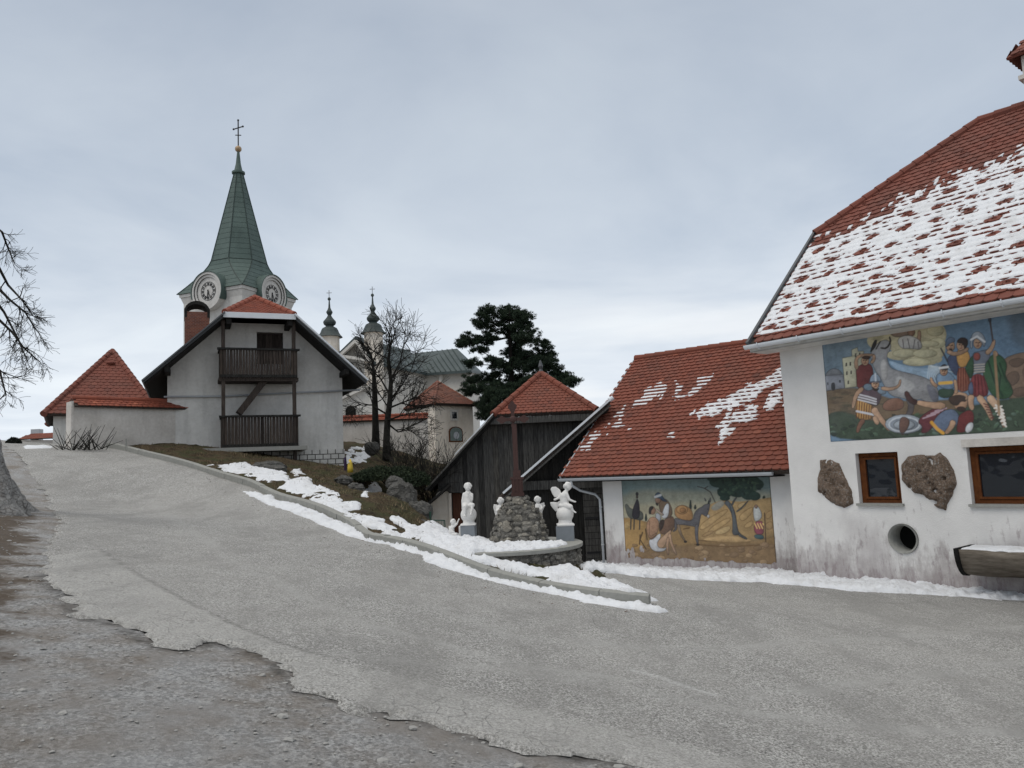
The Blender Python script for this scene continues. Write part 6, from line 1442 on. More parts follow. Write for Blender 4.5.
# wounded man
cv.poly([(250, 400), (290, 360), (340, 380), (355, 430), (340, 500), (300, 560), (265, 550), (250, 480)], (172, 130, 96)); cv.limb([(262, 400), (255, 480), (272, 550), (330, 510)], 26, (168, 126, 92), 18); cv.ell(296, 312, 26, 34, (160, 118, 88)); cv.poly([(262, 320), (268, 280), (300, 272), (306, 292), (285, 310), (282, 345), (268, 345)], (36, 28, 28))
cv.poly([(262, 560), (300, 560), (355, 500), (370, 530), (330, 600), (380, 640), (420, 620), (400, 660), (320, 665), (275, 630)], (196, 198, 202))
cv.poly([(330, 600), (350, 560), (420, 500), (455, 470), (450, 520), (420, 560), (400, 620), (360, 640)], (182, 144, 108)); cv.limb([(440, 510), (450, 580), (500, 690)], 30, (178, 140, 106), 18); cv.limb([(430, 540), (420, 620), (430, 690)], 26, (170, 132, 98), 18)
for q in ([(210, 500), (190, 560), (240, 640)], [(236, 470), (250, 560)], [(190, 520), (185, 600)]): cv.line(q, (70, 52, 36), 1.4)
cv.line([(610, 460), (560, 470)], (90, 66, 40), 1); 
# worn lower edge and flaked spots
ed = cv.Y + .80 - .025 * fbm(cv.X, cv.Y, 3, 3, 3) - .05 * np.maximum(0, fbm(cv.X, cv.Y, 7, 3, 44)) * 2
for (cx_, cy_, r_) in ((72, 690, 16), (125, 690, 24), (88, 660, 10), (200, 640, 15), (125, 650, 12), (215, 655, 10)):
    q = BN.uv(*tl_(cx_, cy_)); ed = np.minimum(ed, np.hypot(cv.X - q[0], (cv.Y - q[1]) * .6) - r_ * .0032 + .02 * fbm(cv.X, cv.Y, 10, 2, 7))
cv.C *= (1 + .10 * fbm(cv.X, cv.Y, 2, 4, 99))[..., None]; cv.C[:2] *= .5; cv.C[-2:] *= .5
cv.build('mural', bn, ed)

# ================================================================== WAYSIDE CROSS AND PLATFORM
pf = thing('stone_platform', (PC[0], PC[1], PZ), 'low round platform of rubble stone with a concrete rim', 'platform')
def stone_skin(mb, pos, nrm, n, sz, seed, flat=.55):
    rr = random.Random(seed)
    for i in range(n):
        p, nn = pos(rr), None
    return
mb = MB(); mb.lathe((PC[0], PC[1], 0), [(PR - .02, -.9), (PR - .06, PZ - .07)], 48, .4); rr = random.Random(3)
z = -.75; row = 0
while z < PZ - .1:
    a = rr.uniform(0, .3)
    while a < 6.28:
        w_ = rr.uniform(.10, .24); h_ = rr.uniform(.08, .15); r_ = PR - .055 - .03 * (z + .5)
        c = (PC[0] + r_ * math.cos(a), PC[1] + r_ * math.sin(a), z + rr.uniform(-.03, .03)); ax = np.array([math.cos(a), math.sin(a)])
        m2 = MB(); m2.stone((0, 0, 0), .07, w_ / 2 * 1.05, h_ * .62, rr.randint(0, 9999), 0, .2, 1)
        vs = [(c[0] + v[0] * ax[0] - v[1] * ax[1], c[1] + v[0] * ax[1] + v[1] * ax[0], min(c[2] + v[2], PZ - .05)) for v in m2.v]; mb.add(vs, m2.f, rr.uniform(.15, .85)); a += w_ / PR * .98
    z += .115; row += 1
mb.build('wall', MAT['stones'], pf)
mb = MB(); mb.lathe((PC[0], PC[1], 0), [(PR + .015, PZ - .07), (PR + .02, PZ - .01), (PR - .01, PZ + .0)], 64, .5); mb.build('rim', MAT['concrete'], pf, False)

wc = thing('wayside_cross', (P(518.6, 540, 15)[0], 15, PZ), 'rust red wayside cross with trefoil ends on a cone shaped rubble mound', 'cross')
kx = 15 / FPX / 4.655; CX = P(490 + 133 / 4.655, 520, 15)[0]
def Zc(y): return P(490 + 133 / 4.655, 380 + y / 4.655, 15)[2]
prof = [(141 * kx, PZ - .03), (128 * kx, Zc(700)), (112 * kx, Zc(650)), (84 * kx, Zc(600)), (60 * kx, Zc(565)), (44 * kx, Zc(546)), (20 * kx, Zc(538))]
mb = MB(); mb.lathe((CX, 15, 0), [(r_ - .03, z) for r_, z in prof], 28, .2); rr = random.Random(8)
for i in range(len(prof) - 2):
    r0, z0, r1, z1 = *prof[i], *prof[i + 1]; L_ = math.hypot(r1 - r0, z1 - z0); nr_ = max(1, round(L_ / .105))
    for j in range(nr_):
        t = (j + .5) / nr_; r_ = r0 + (r1 - r0) * t; z = z0 + (z1 - z0) * t; a = rr.uniform(0, 1)
        while a < 7.2:
            w_ = rr.uniform(.08, .25); sz = rr.uniform(.04, .085); m2 = MB(); m2.stone((0, 0, 0), .05, w_ / 2 * 1.05, sz, rr.randint(0, 9999), 0, .26, 1); rj = r_ - .034 + rr.uniform(-.018, .018); zz_ = z + rr.uniform(-.025, .025)
            mb.add([(CX + (rj + v[0]) * math.cos(a) - v[1] * math.sin(a), 15 + (rj + v[0]) * math.sin(a) + v[1] * math.cos(a), zz_ + v[2]) for v in m2.v], m2.f, rr.uniform(.1, .95)); a += w_ / r_ * .95
mb.build('stone_mound', MAT['stones'], wc)
mb = MB(); Fx = Frame((CX, 15, 0), 90); X_ = lambda x: (x - 133) * kx
mb.box(Fx, X_(108), X_(160), Zc(538), Zc(455), -.075, .075); mb.box(Fx, X_(103), X_(165), Zc(462), Zc(452), -.09, .09); mb.box(Fx, X_(104), X_(164), Zc(540), Zc(525), -.085, .085); mb.box(Fx, X_(116), X_(152), Zc(452), Zc(420), -.055, .055)
mb.box(Fx, X_(121), X_(143), Zc(420), Zc(205), -.04, .04)
for a_, b_ in (((118, 455), (118, 530)), ((150, 455), (150, 530)), ((134, 455), (134, 530))): mb.box(Fx, X_(a_[0]) - .012, X_(a_[0]) + .012, Zc(b_[1]), Zc(a_[1]), .075, .092)
def arm(c, d):      # flared arm with three lobes
    d = np.array(d); nrm = np.array([-d[1], d[0]]); sh = [(0, .9), (30, .8), (38, 1.2), (48, 2.0), (58, 1.9), (64, 1.0), (70, .75), (76, 0)]
    pts = [c + d * l + nrm * w * 9 for l, w in sh] + [c + d * l - nrm * w * 9 for l, w in sh[::-1]]
    mb.prism([Fx.w(X_(p[0]), Zc(p[1]), .03) for p in pts], -Fx.n * .06)
c0 = np.array([127., 182.])
arm(c0, (-1.0, 0)); arm(c0, (1.0, 0)); arm(c0, (0, -1.15)); arm(c0, (0, .55)); mb.stone(Fx.w(X_(127), Zc(182), .04), .07, .04, .07, 3, .5, 0, 2)
mb.build('cross', MAT['cross_paint'], wc)

# ------------------------------------------------------------------ cherub statues
def remesh_fig(prims, name, mat, parent, vox=.011):
    bm = bmesh.new()
    for p in prims:
        if p[0] == 'c':
            a, r1, b, r2 = np.array(p[1]), p[2], np.array(p[3]), p[4]; n = max(2, int(np.linalg.norm(b - a) / (min(r1, r2) * .45)) + 1)
            for i in range(n + 1):
                t = i / n; c = a + (b - a) * t; r_ = r1 + (r2 - r1) * t; bmesh.ops.create_icosphere(bm, subdivisions=2, radius=r_, matrix=Matrix.Translation(Vector(c)))
        elif p[0] == 'e':
            bmesh.ops.create_icosphere(bm, subdivisions=3, radius=1, matrix=Matrix.Translation(Vector(p[1])) @ Matrix.Diagonal((*p[2], 1)))
        elif p[0] == 'b':
            (x0, x1, y0, y1, z0, z1) = p[1]; bmesh.ops.create_cube(bm, size=1, matrix=Matrix.Translation(Vector(((x0 + x1) / 2, (y0 + y1) / 2, (z0 + z1) / 2))) @ Matrix.Diagonal((x1 - x0, y1 - y0, z1 - z0, 1)))
        elif p[0] == 'p':
            pts, t, v = p[1], p[2], np.array(p[3]); vs = [bm.verts.new(Vector(np.array(q) + v * 0)) for q in pts]; v2 = [bm.verts.new(Vector(np.array(q) + v * t)) for q in pts]
            n = len(pts); bm.faces.new(vs); bm.faces.new(v2[::-1])
            for i in range(n): bm.faces.new((vs[i], v2[i], v2[(i + 1) % n], vs[(i + 1) % n]))
    bmesh.ops.recalc_face_normals(bm, faces=bm.faces); me = bpy.data.meshes.new(name); bm.to_mesh(me); bm.free()
    tmp = bpy.data.objects.new('tmp', me); COL.objects.link(tmp); md = tmp.modifiers.new('r', 'REMESH'); md.mode = 'VOXEL'; md.voxel_size = vox; md.use_smooth_shade = True
    sm = tmp.modifiers.new('s', 'SMOOTH'); sm.iterations = 3; sm.factor = .5
    dg = bpy.context.evaluated_depsgraph_get(); me2 = bpy.data.meshes.new_from_object(tmp.evaluated_get(dg)); bpy.data.objects.remove(tmp); me2.name = name
    v = np.empty(len(me2.vertices) * 3); me2.vertices.foreach_get('co', v); v = v.reshape(-1, 3) - origin_of(parent); me2.vertices.foreach_set('co', v.ravel()); me2.polygons.foreach_set('use_smooth', [True] * len(me2.polygons)); me2.update()
    me2.materials.clear(); me2.materials.append(mat); o = bpy.data.objects.new(name, me2); COL.objects.link(o); o.parent = parent; return o
class Fig:
    """positions given in an enlarged crop of the photo; d = depth in the same unit"""
    def __init__(s, ox, oy, sc, Y): s.ox, s.oy, s.sc, s.Y = ox, oy, sc, Y; s.k = Y / FPX / sc; s.pr = []
    def P(s, x, y, d=0):
        q = P(s.ox + x / s.sc, s.oy + y / s.sc, s.Y); q = q.copy(); q[1] += d * s.k; return q
    def c(s, a, r1, b, r2): s.pr.append(('c', s.P(*a), r1 * s.k, s.P(*b), r2 * s.k))
    def e(s, a, r): s.pr.append(('e', s.P(*a), tuple(x * s.k for x in r)))
    def wing(s, pts, d, t): s.pr.append(('p', [s.P(x, y, d + (.0 if len(q_) < 3 else q_[2])) for q_ in pts for x, y in [q_[:2]]], t * s.k, (0.0, 1.0, 0.0)))
    def face(s, x, y, r, dx=0, dy=-1, wig=True):      # head with curls, nose, cheeks; looks towards (dx, dy) in plan
        s.e((x, y, 0), (r * .82, r * .9, r)); n = math.hypot(dx, dy); dx, dy = dx / n, dy / n; px, py = -dy, dx
        s.e((x + dx * r * .82, y + r * .18, dy * r * .82), (r * .15, r * .15, r * .2)); s.e((x + dx * r * .6 + px * r * .32, y + r * .35, dy * r * .6 + py * r * .32), (r * .3, r * .3, r * .28)); s.e((x + dx * r * .6 - px * r * .32, y + r * .35, dy * r * .6 - py * r * .32), (r * .3, r * .3, r * .28))
        s.e((x + dx * r * .62, y + r * .72, dy * r * .62), (r * .26, r * .24, r * .2)); rr = random.Random(int(x * 7 + y))
        for i in range(34):
            a = rr.uniform(0, 6.28); h = rr.uniform(-.25, 1); cx_, cy_ = math.cos(a) * math.sqrt(max(0, 1 - h * h)), math.sin(a) * math.sqrt(max(0, 1 - h * h))
            if cx_ * dx + cy_ * dy > .45 and h < .62: continue
            s.e((x + cx_ * r * .84, y - h * r * .92, cy_ * r * .88), (r * .24,) * 3)
def statue(F_, ped, plinth, label, name='cherub_statue', pz=None):
    b_ = F_.P((ped[0] + ped[1]) / 2, ped[3]); hb_ = (ped[1] - ped[0]) / 2 * F_.k; o = thing(name, b_, label, 'statue', 'white cherub statues round the wayside cross')
    if ped[3] > ped[2]:
        zb_ = min(b_[2] - .06, PZ - .04); zt = F_.P(0, ped[2])[2] ; zt = F_.P((ped[0] + ped[1]) / 2, ped[2])[2]; mb = MB(); mb.box(Frame((b_[0], b_[1], 0), 96), -hb_, hb_, zb_, zt, -hb_, hb_); mb.build('pedestal', MAT['pedestal'], o)
    if plinth:
        c_ = F_.P((plinth[0] + plinth[1]) / 2, plinth[3]); h_ = (plinth[1] - plinth[0]) / 2 * F_.k; z1_ = F_.P((plinth[0] + plinth[1]) / 2, plinth[2])[2]
        F_.pr.append(('b', (c_[0] - h_, c_[0] + h_, c_[1] - h_, c_[1] + h_, c_[2], z1_)))
    remesh_fig(F_.pr, 'figure', MAT['statue'], o); return o
# winged cherub sitting on a ball
f = Fig(540, 475, 10.24, 15.2); f.e((255, 400, 0), (88, 88, 86)); f.c((258, 470, 0), 70, (258, 490, 0), 72)
f.c((250, 300, 0), 50, (245, 215, -4), 40); f.c((245, 215, -4), 42, (262, 178, -4), 26); f.c((262, 175, -4), 18, (276, 150, -4), 18); f.face(282, 116, 44, .55, -.85)
f.c((270, 190, -34), 17, (296, 250, -48), 14); f.c((296, 250, -48), 13, (350, 272, -44), 10); f.e((360, 272, -44), (11, 8, 8)); f.c((350, 272, -44), 4, (366, 264, -48), 3.5); f.c((226, 200, 20), 17, (190, 235, 10), 14); f.c((190, 235, 10), 13, (152, 252, -10), 12); f.e((150, 252, -14), (14, 10, 12))
f.c((262, 312, -30), 36, (308, 322, -62), 26); f.c((308, 322, -62), 22, (330, 362, -64), 13); f.c((330, 362, -64), 12, (360, 380, -74), 9); f.c((250, 318, 34), 34, (300, 336, 40), 24); f.c((300, 336, 40), 20, (325, 392, 44), 13); f.e((225, 312, 0), (40, 50, 26))
f.wing([(232, 225), (208, 150, 14), (165, 120, 22), (122, 124, 26), (108, 146, 26), (128, 196, 20), (150, 232, 10)], 26, 12); f.wing([(222, 250), (180, 282, 14), (140, 276, 24), (104, 282, 26), (112, 318, 24), (140, 352, 16), (164, 382, 10), (184, 345)], 30, 12)
statue(f, (175, 350, 520, 662), (174, 348, 496, 520), 'white winged cherub sitting on a ball, on the grey pedestal nearest the painted barn')
# pensive cherub on a ball
f = Fig(455, 475, 10.98, 15.4); f.e((150, 436, 0), (88, 88, 88)); f.c((152, 505, 0), 62, (152, 525, 0), 66)
f.c((145, 335, 0), 54, (142, 240, 0), 44); f.c((142, 235, 0), 46, (142, 205, 0), 38); f.c((142, 195, 0), 18, (142, 165, 0), 18); f.face(142, 130, 46, .15, -1)
f.c((100, 210, -8), 19, (84, 285, -14), 15); f.c((84, 285, -14), 14, (84, 360, -20), 11); f.e((84, 370, -22), (11, 9, 14)); f.c((184, 214, -12), 19, (188, 270, -48), 15); f.c((188, 270, -48), 14, (155, 205, -58), 11); f.e((150, 196, -56), (13, 12, 15))
f.c((118, 340, -28), 36, (112, 345, -92), 26); f.c((112, 345, -92), 23, (112, 430, -108), 14); f.e((112, 442, -118), (15, 22, 9)); f.c((175, 338, -28), 34, (198, 326, -84), 25); f.c((198, 326, -84), 20, (182, 415, -108), 13); f.e((180, 428, -116), (14, 20, 9))
statue(f, (76, 228, 552, 672), (64, 230, 532, 552), 'wingless white cherub seated on a ball, on the grey pedestal beside the small cherub')
# small seated cherub
f = Fig(415, 470, 9.6, 15.5); f.face(366, 500, 30, .5, -.8); f.c((362, 530, 0), 14, (352, 560, 0), 24); f.c((352, 560, 0), 26, (350, 605, 0), 30); f.c((374, 545, -14), 11, (402, 520, -18), 9); f.c((402, 520, -18), 9, (420, 476, -16), 7); f.e((424, 470, -16), (8, 8, 8)); f.c((336, 550, -8), 11, (342, 590, -22), 9); f.c((342, 590, -22), 9, (378, 588, -34), 7)
f.c((358, 622, -12), 22, (402, 612, -38), 15); f.c((402, 612, -38), 13, (418, 648, -38), 9); f.c((352, 630, 10), 20, (392, 640, 0), 14); f.e((360, 648, 0), (44, 34, 12)); f.wing([(345, 560), (325, 530), (316, 545), (322, 600), (340, 610)], 22, 7)
f.pr.append(('b', (f.P(402, 0)[0], f.P(440, 0)[0], 15.44, 15.60, f.P(402, 655)[2], f.P(402, 538)[2])))
statue(f, (320, 440, 660, 660), None, 'small white seated cherub raising one arm beside the left grey pedestal')
# praying angels partly hidden by the mound
for ox_, hx, hy, lab, Y_, sgn in ((0, 388, 198, 'white winged angel half hidden behind the left side of the rubble mound', 16.0, 1), (0, 625, 190, 'white angel with raised hand half hidden behind the right side of the rubble mound', 16.1, -1)):
    f = Fig(440, 470, 6.4, Y_); f.face(hx, hy, 23, -.3 * sgn, -1); f.c((hx, hy + 22, 0), 9, (hx - 4 * sgn, hy + 45, 0), 22); f.c((hx - 4 * sgn, hy + 45, 0), 23, (hx - 8 * sgn, hy + 130, 0), 27); f.c((hx - 8 * sgn, hy + 130, 0), 27, (hx - 10 * sgn, hy + 200, 0), 34)
    f.c((hx + 20, hy + 38, -6), 9, (hx + 26, hy + 62, -22), 8); f.c((hx + 26, hy + 62, -22), 7, (hx + (2 if sgn > 0 else 42), hy + (50 if sgn > 0 else 36), -34), 6); f.c((hx - 20, hy + 38, -6), 9, (hx - 22, hy + 64, -22), 8); f.c((hx - 22, hy + 64, -22), 7, (hx - 2, hy + 50, -34), 6)
    f.wing([(hx - 8, hy + 60), (hx - 20, hy + 25), (hx - 45, hy + 22), (hx - 48, hy + 45), (hx - 30, hy + 110)], 20, 7); f.wing([(hx + 8, hy + 60), (hx + 18, hy + 25), (hx + 44, hy + 18), (hx + 44, hy + 45), (hx + 24, hy + 100)], 20, 7)
    o = statue(f, (hx - 38, hx + 30, hy + 222, hy + 262), (hx - 40, hx + 32, hy + 205, hy + 222), lab)
# ================================================================== TREES
class Tw:
    def __init__(s, seed): s.mb = MB(); s.r = random.Random(seed); s.tr = MB()
    def rnd(s, a): return np.array([s.r.gauss(0, a) for _ in range(3)])
    def grow(s, p, d, L, r, lv, minr, up=.15, spread=.75, kids=5, maxlv=4, seg=5, wob=.16, target=None):
        path = [np.array(p, float)]; rad = [r]; d = np.array(d, float); d /= np.linalg.norm(d)
        for i in range(seg):
            d = d + s.rnd(wob) + UP * up * .5 * (1 if lv < 3 else .4); d /= np.linalg.norm(d); path.append(path[-1] + d * L / seg); rad.append(max(minr, r * (1 - (i + 1) / seg * .72)))
        tgt = s.tr if (target == 'trunk') else s.mb
        tgt.tube(path, rad, 7 if lv == 0 else (5 if lv < 2 else 3), lv < 1)
        s.kids(path, rad, L, lv, minr, up, spread, kids, maxlv, seg, wob)
    def kids(s, path, rad, L, lv, minr, up, spread, kids, maxlv, seg=5, wob=.16):
        if lv >= maxlv: return
        n = len(path) - 1
        for k in range(kids):
            t = s.r.uniform(.25, 1.0) * n; i = min(int(t), n - 1); q = path[i] + (path[i + 1] - path[i]) * (t - i); d = path[i + 1] - path[i]; d = d / np.linalg.norm(d)
            a = np.cross(d, s.rnd(1)); a /= np.linalg.norm(a); dd = d + a * spread * s.r.uniform(.6, 1.3); s.grow(q, dd, L * s.r.uniform(.42, .68), max(minr, rad[i] * .55), lv + 1, minr, up, spread, kids, maxlv, max(3, seg - 1), wob)
# two bare trees behind the bank
t1 = thing('bare_tree', P(376, 447, 38.5), 'bare ivy darkened tree nearest the balcony house corner', 'tree', 'two bare trees behind the bank')
w = Tw(3); Yt = 38.5
tr1 = [P(u, v, Yt) for u, v in [(376, 450), (375.5, 425), (375, 405), (374.5, 385), (373, 366), (371, 352)]]; w.tr.tube(tr1, [.22, .17, .15, .12, .07, .03], 8)
for i in range(20):
    t = w.r.uniform(1.4, 5); k = int(min(t, 4)); q = tr1[k] + (tr1[k + 1] - tr1[k]) * (t - k); a = w.r.uniform(0, 6.28); w.grow(q, (math.cos(a), math.sin(a) * .8, w.r.uniform(.15, 1.3)), w.r.uniform(.8, 1.5) * (1.2 - t * .1), .032, 1, .008, .10, .7, 6, 3)
w.tr.build('trunk', MAT['bark'], t1, True); w.mb.build('crown', MAT['bark'], t1)
t2 = thing('bare_tree', P(387, 457, 37.5), 'bare twiggy tree with drooping boughs in front of the tile coped wall', 'tree', 'two bare trees behind the bank')
w = Tw(8); Yt = 37.5
tr2 = [P(u, v, Yt) for u, v in [(387, 460), (386.5, 440), (387.5, 420), (390, 400), (391, 380), (388, 360), (391, 344), (392, 334)]]; w.tr.tube(tr2, [.24, .17, .15, .13, .10, .07, .04, .015], 8)
for pl in ([(388, 420), (400, 416), (415, 412), (432, 410)], [(390, 400), (402, 385), (412, 368), (418, 350)], [(390, 395), (380, 378), (366, 365), (356, 362)], [(389, 408), (404, 402), (420, 396), (436, 396)], [(391, 380), (400, 362), (404, 345), (410, 332)], [(388, 415), (372, 405), (358, 405), (350, 412)], [(388, 424), (398, 432), (408, 430), (420, 436)]):
    yy = Yt + w.r.uniform(-.3, .3); pt = [P(u, v, yy + i * w.r.uniform(-.5, .5)) for i, (u, v) in enumerate(pl)]; w.mb.tube(pt, [.055, .038, .024, .01], 5); w.kids(pt, [.07, .05, .03, .012], 2.0, 1, .0085, .08, .75, 11, 3)
for i in range(14):
    t = w.r.uniform(2.5, 7); k = int(min(t, 6)); q = tr2[k] + (tr2[k + 1] - tr2[k]) * (t - k); a = w.r.uniform(0, 6.28); w.grow(q, (math.cos(a), math.sin(a) * .8, w.r.uniform(.3, 1.4)), w.r.uniform(1.0, 2.0), .04, 1, .0085, .10, .7, 6, 3)
w.tr.build('trunk', MAT['bark'], t2, True); w.mb.build('crown', MAT['bark'], t2)
# bare shrub
for (u, v, Y_, lab, sd_, n_, h_) in ((430, 480, 27, 'bare thorny shrub beside the low eave of the plank barn', 5, 34, 1.9), (405, 470, 29, 'thin bare shrub below the tile coped wall', 6, 14, 1.5)):
    b_ = P(u, v, Y_); b_[2] = gz(b_[0], b_[1]); s_ = thing('bare_shrub', b_, lab, 'shrub', 'bare shrubs beside the plank barn'); w = Tw(sd_)
    for i in range(n_):
        a = w.r.uniform(0, 6.28); w.grow(b_ + np.array([math.cos(a), math.sin(a), 0]) * w.r.uniform(0, .3), (math.cos(a) * .35, math.sin(a) * .35, 1), w.r.uniform(.6, 1) * h_, .016, 2, .006, .1, .5, 5, 4)
    w.mb.build('stems', MAT['bark'], s_)
# big roadside tree, trunk outside the frame
LY = 13.6; lb = P(-52, 500, LY); lb[2] = gz(lb[0], lb[1]); lt_ = thing('roadside_tree', lb, 'large bare tree with a pale gnarled root flare at the roadside', 'tree'); w = Tw(21)
N = 110; prof = [(1.30, -.25), (1.16, .02), (1.04, .22), (.94, .45), (.84, .7), (.74, 1.0), (.66, 1.5), (.58, 2.2), (.55, 3.0), (.5, 3.8), (.42, 4.6)]; zz0 = np.concatenate([np.linspace(-.25, 1.6, 46), np.linspace(1.7, 4.6, 14)]); prof = [(float(np.interp(z_, [p[1] for p in prof], [p[0] for p in prof])), float(z_)) for z_ in zz0]; vs = []
for i, (r_, z) in enumerate(prof):
    for k in range(N):
        a = 2 * math.pi * k / N; lobes = 1 + (.20 * math.cos(5 * a + .6) + .10 * math.cos(9 * a + 2)) * max(.15, 1 - z / 1.4) + .22 * float(fbm(np.array([a * 2.2 + 5]), np.array([z * 1.3]), 1.4, 6, 3, .62)[0]); vs.append(lb + np.array([r_ * lobes * math.cos(a), r_ * lobes * math.sin(a), z]))
m2 = MB(); m2.add(vs, [(i * N + k, i * N + (k + 1) % N, (i + 1) * N + (k + 1) % N, (i + 1) * N + k) for i in range(len(prof) - 1) for k in range(N)])
m2.build('trunk', MAT['pale_bark'], lt_, True)
top = lb + UP * 4.3
limbs = [[(-20, 292), (-8, 296), (4, 312), (16, 335), (28, 362)], [(-20, 262), (-4, 262), (8, 285), (22, 300), (33, 316)], [(-20, 240), (-6, 225), (2, 232), (8, 248), (14, 262)], [(-20, 300), (-6, 315), (12, 332), (24, 348), (40, 362)], [(-20, 268), (-5, 285), (10, 300), (25, 312), (36, 330)], [(-30, 200), (-20, 150), (-30, 100)], [(-60, 220), (-90, 160), (-100, 90)], [(-30, 340), (-15, 345), (0, 372), (6, 395)]]
for j, pl in enumerate(limbs):
    yy = LY + w.r.uniform(-.8, .8); pt = [top + (P(*pl[0], LY) - top) * .05, P(*pl[0], LY)] + [P(u, v, yy + i * w.r.uniform(-.25, .25)) for i, (u, v) in enumerate(pl[1:])]
    rad = [.06, .04] + [max(.005, .026 * (1 - i / (len(pl) - .5))) for i in range(len(pl) - 1)]; w.mb.tube(pt, rad, 6); w.kids(pt[2:], rad[2:], .72, 1, .0032, .02, .8, 9, 3, 5, .2)
    for q in (pt[-1], pt[-2]): w.grow(q, pt[-1] - pt[-2], .38, .008, 2, .0032, .0, .8, 5, 4, 4, .2)
w.mb.build('crown', MAT['bark'], lt_)
# pine
PY = 48.0; kq = PY / FPX / 6.144; pt_ = thing('pine_tree', P(505, 420, PY), 'dark spreading pine tree behind the wooden barn', 'tree')
pads0 = [(330, 72, 55, 28), (392, 108, 58, 36), (200, 112, 48, 28), (300, 128, 100, 36), (422, 158, 50, 36), (165, 172, 48, 38), (280, 190, 110, 32), (405, 208, 66, 26), (85, 262, 62, 34), (185, 272, 66, 40), (52, 300, 34, 22), (150, 330, 50, 18), (362, 250, 56, 40), (445, 290, 70, 46), (545, 318, 46, 34), (348, 325, 60, 40), (570, 372, 50, 36), (455, 370, 90, 50), (110, 418, 46, 26), (230, 396, 40, 20), (335, 440, 110, 46), (520, 440, 110, 56), (88, 498, 60, 38), (200, 490, 70, 40), (400, 520, 120, 60), (640, 478, 50, 36), (694, 525, 34, 36), (110, 590, 74, 36), (235, 585, 80, 44), (340, 600, 90, 40), (180, 655, 60, 42), (260, 640, 80, 40), (205, 725, 70, 40), (700, 560, 40, 26), (600, 520, 90, 50), (500, 580, 120, 60), (350, 700, 160, 70), (560, 690, 160, 70)]
pads = pads0
def PP(x, y, d=0): q = P(455 + x / 6.144, 295 + y / 6.144, PY); q = q.copy(); q[1] += d; return q
mb = MB(); tk = [PP(355, 800), PP(350, 600), PP(345, 420), PP(335, 260), PP(335, 150), PP(335, 80)]; mb.tube(tk, [.20, .17, .13, .09, .05, .02], 8)
A = []; B_ = []; Rr = np.random.default_rng(4); bmb = MB()
for (x, y, rx_, ry_) in pads:
    dz = random.uniform(-1, 1) * (1.2 + y * .0025); c = PP(x, y, dz); j = int(np.argmin([abs(t_[2] - (c[2] - .3)) for t_ in tk])); root = tk[j]; bmb.tube([root, (root + c) / 2 + UP * -.12, c + UP * -.1], [.05, .035, .015], 5)
    R3 = np.array([rx_ * kq, (rx_ * .8 + 20) * kq, ry_ * kq]); nc = int(rx_ * ry_ / 62) + 6
    for _ in range(nc):
        u = Rr.normal(size=3); u /= np.linalg.norm(u); cc_ = c + u * (Rr.uniform(.1, 1.45) ** .5) * R3; rc = Rr.uniform(.10, .24); n = int(26 * (rc / .18) ** 2) + 8; bmb.tube([c + UP * -.08, cc_], [.012, .006], 3, False)
        v_ = Rr.normal(size=(n, 3)); v_ /= np.linalg.norm(v_, axis=1)[:, None]; cen_ = cc_ + v_ * (Rr.uniform(.1, 1, n)[:, None]) * rc * np.array([1.25, 1.25, .7])
        for b in range(6):
            dr = Rr.normal(size=(n, 3)) * .7 + v_ * .8 + np.array([0, 0, .6]); dr /= np.linalg.norm(dr, axis=1)[:, None]; sd = np.cross(dr, Rr.normal(size=(n, 3))); sd /= np.linalg.norm(sd, axis=1)[:, None]; L_ = Rr.uniform(.08, .17, n)[:, None]
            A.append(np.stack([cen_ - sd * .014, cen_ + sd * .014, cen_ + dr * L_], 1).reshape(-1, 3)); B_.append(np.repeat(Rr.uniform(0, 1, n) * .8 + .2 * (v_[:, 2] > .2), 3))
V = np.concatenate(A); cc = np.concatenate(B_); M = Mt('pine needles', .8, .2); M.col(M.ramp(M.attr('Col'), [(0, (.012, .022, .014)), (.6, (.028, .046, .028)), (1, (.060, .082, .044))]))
DB = plain('dark pine bark', (.012, .010, .009), .95, .1); mb.build('trunk', DB, pt_, True); bmb.build('branches', DB, pt_, True); link_mesh('crown', V, np.arange(len(V)).reshape(-1, 3), M.m, pt_, cols=np.stack([cc] * 3, 1))
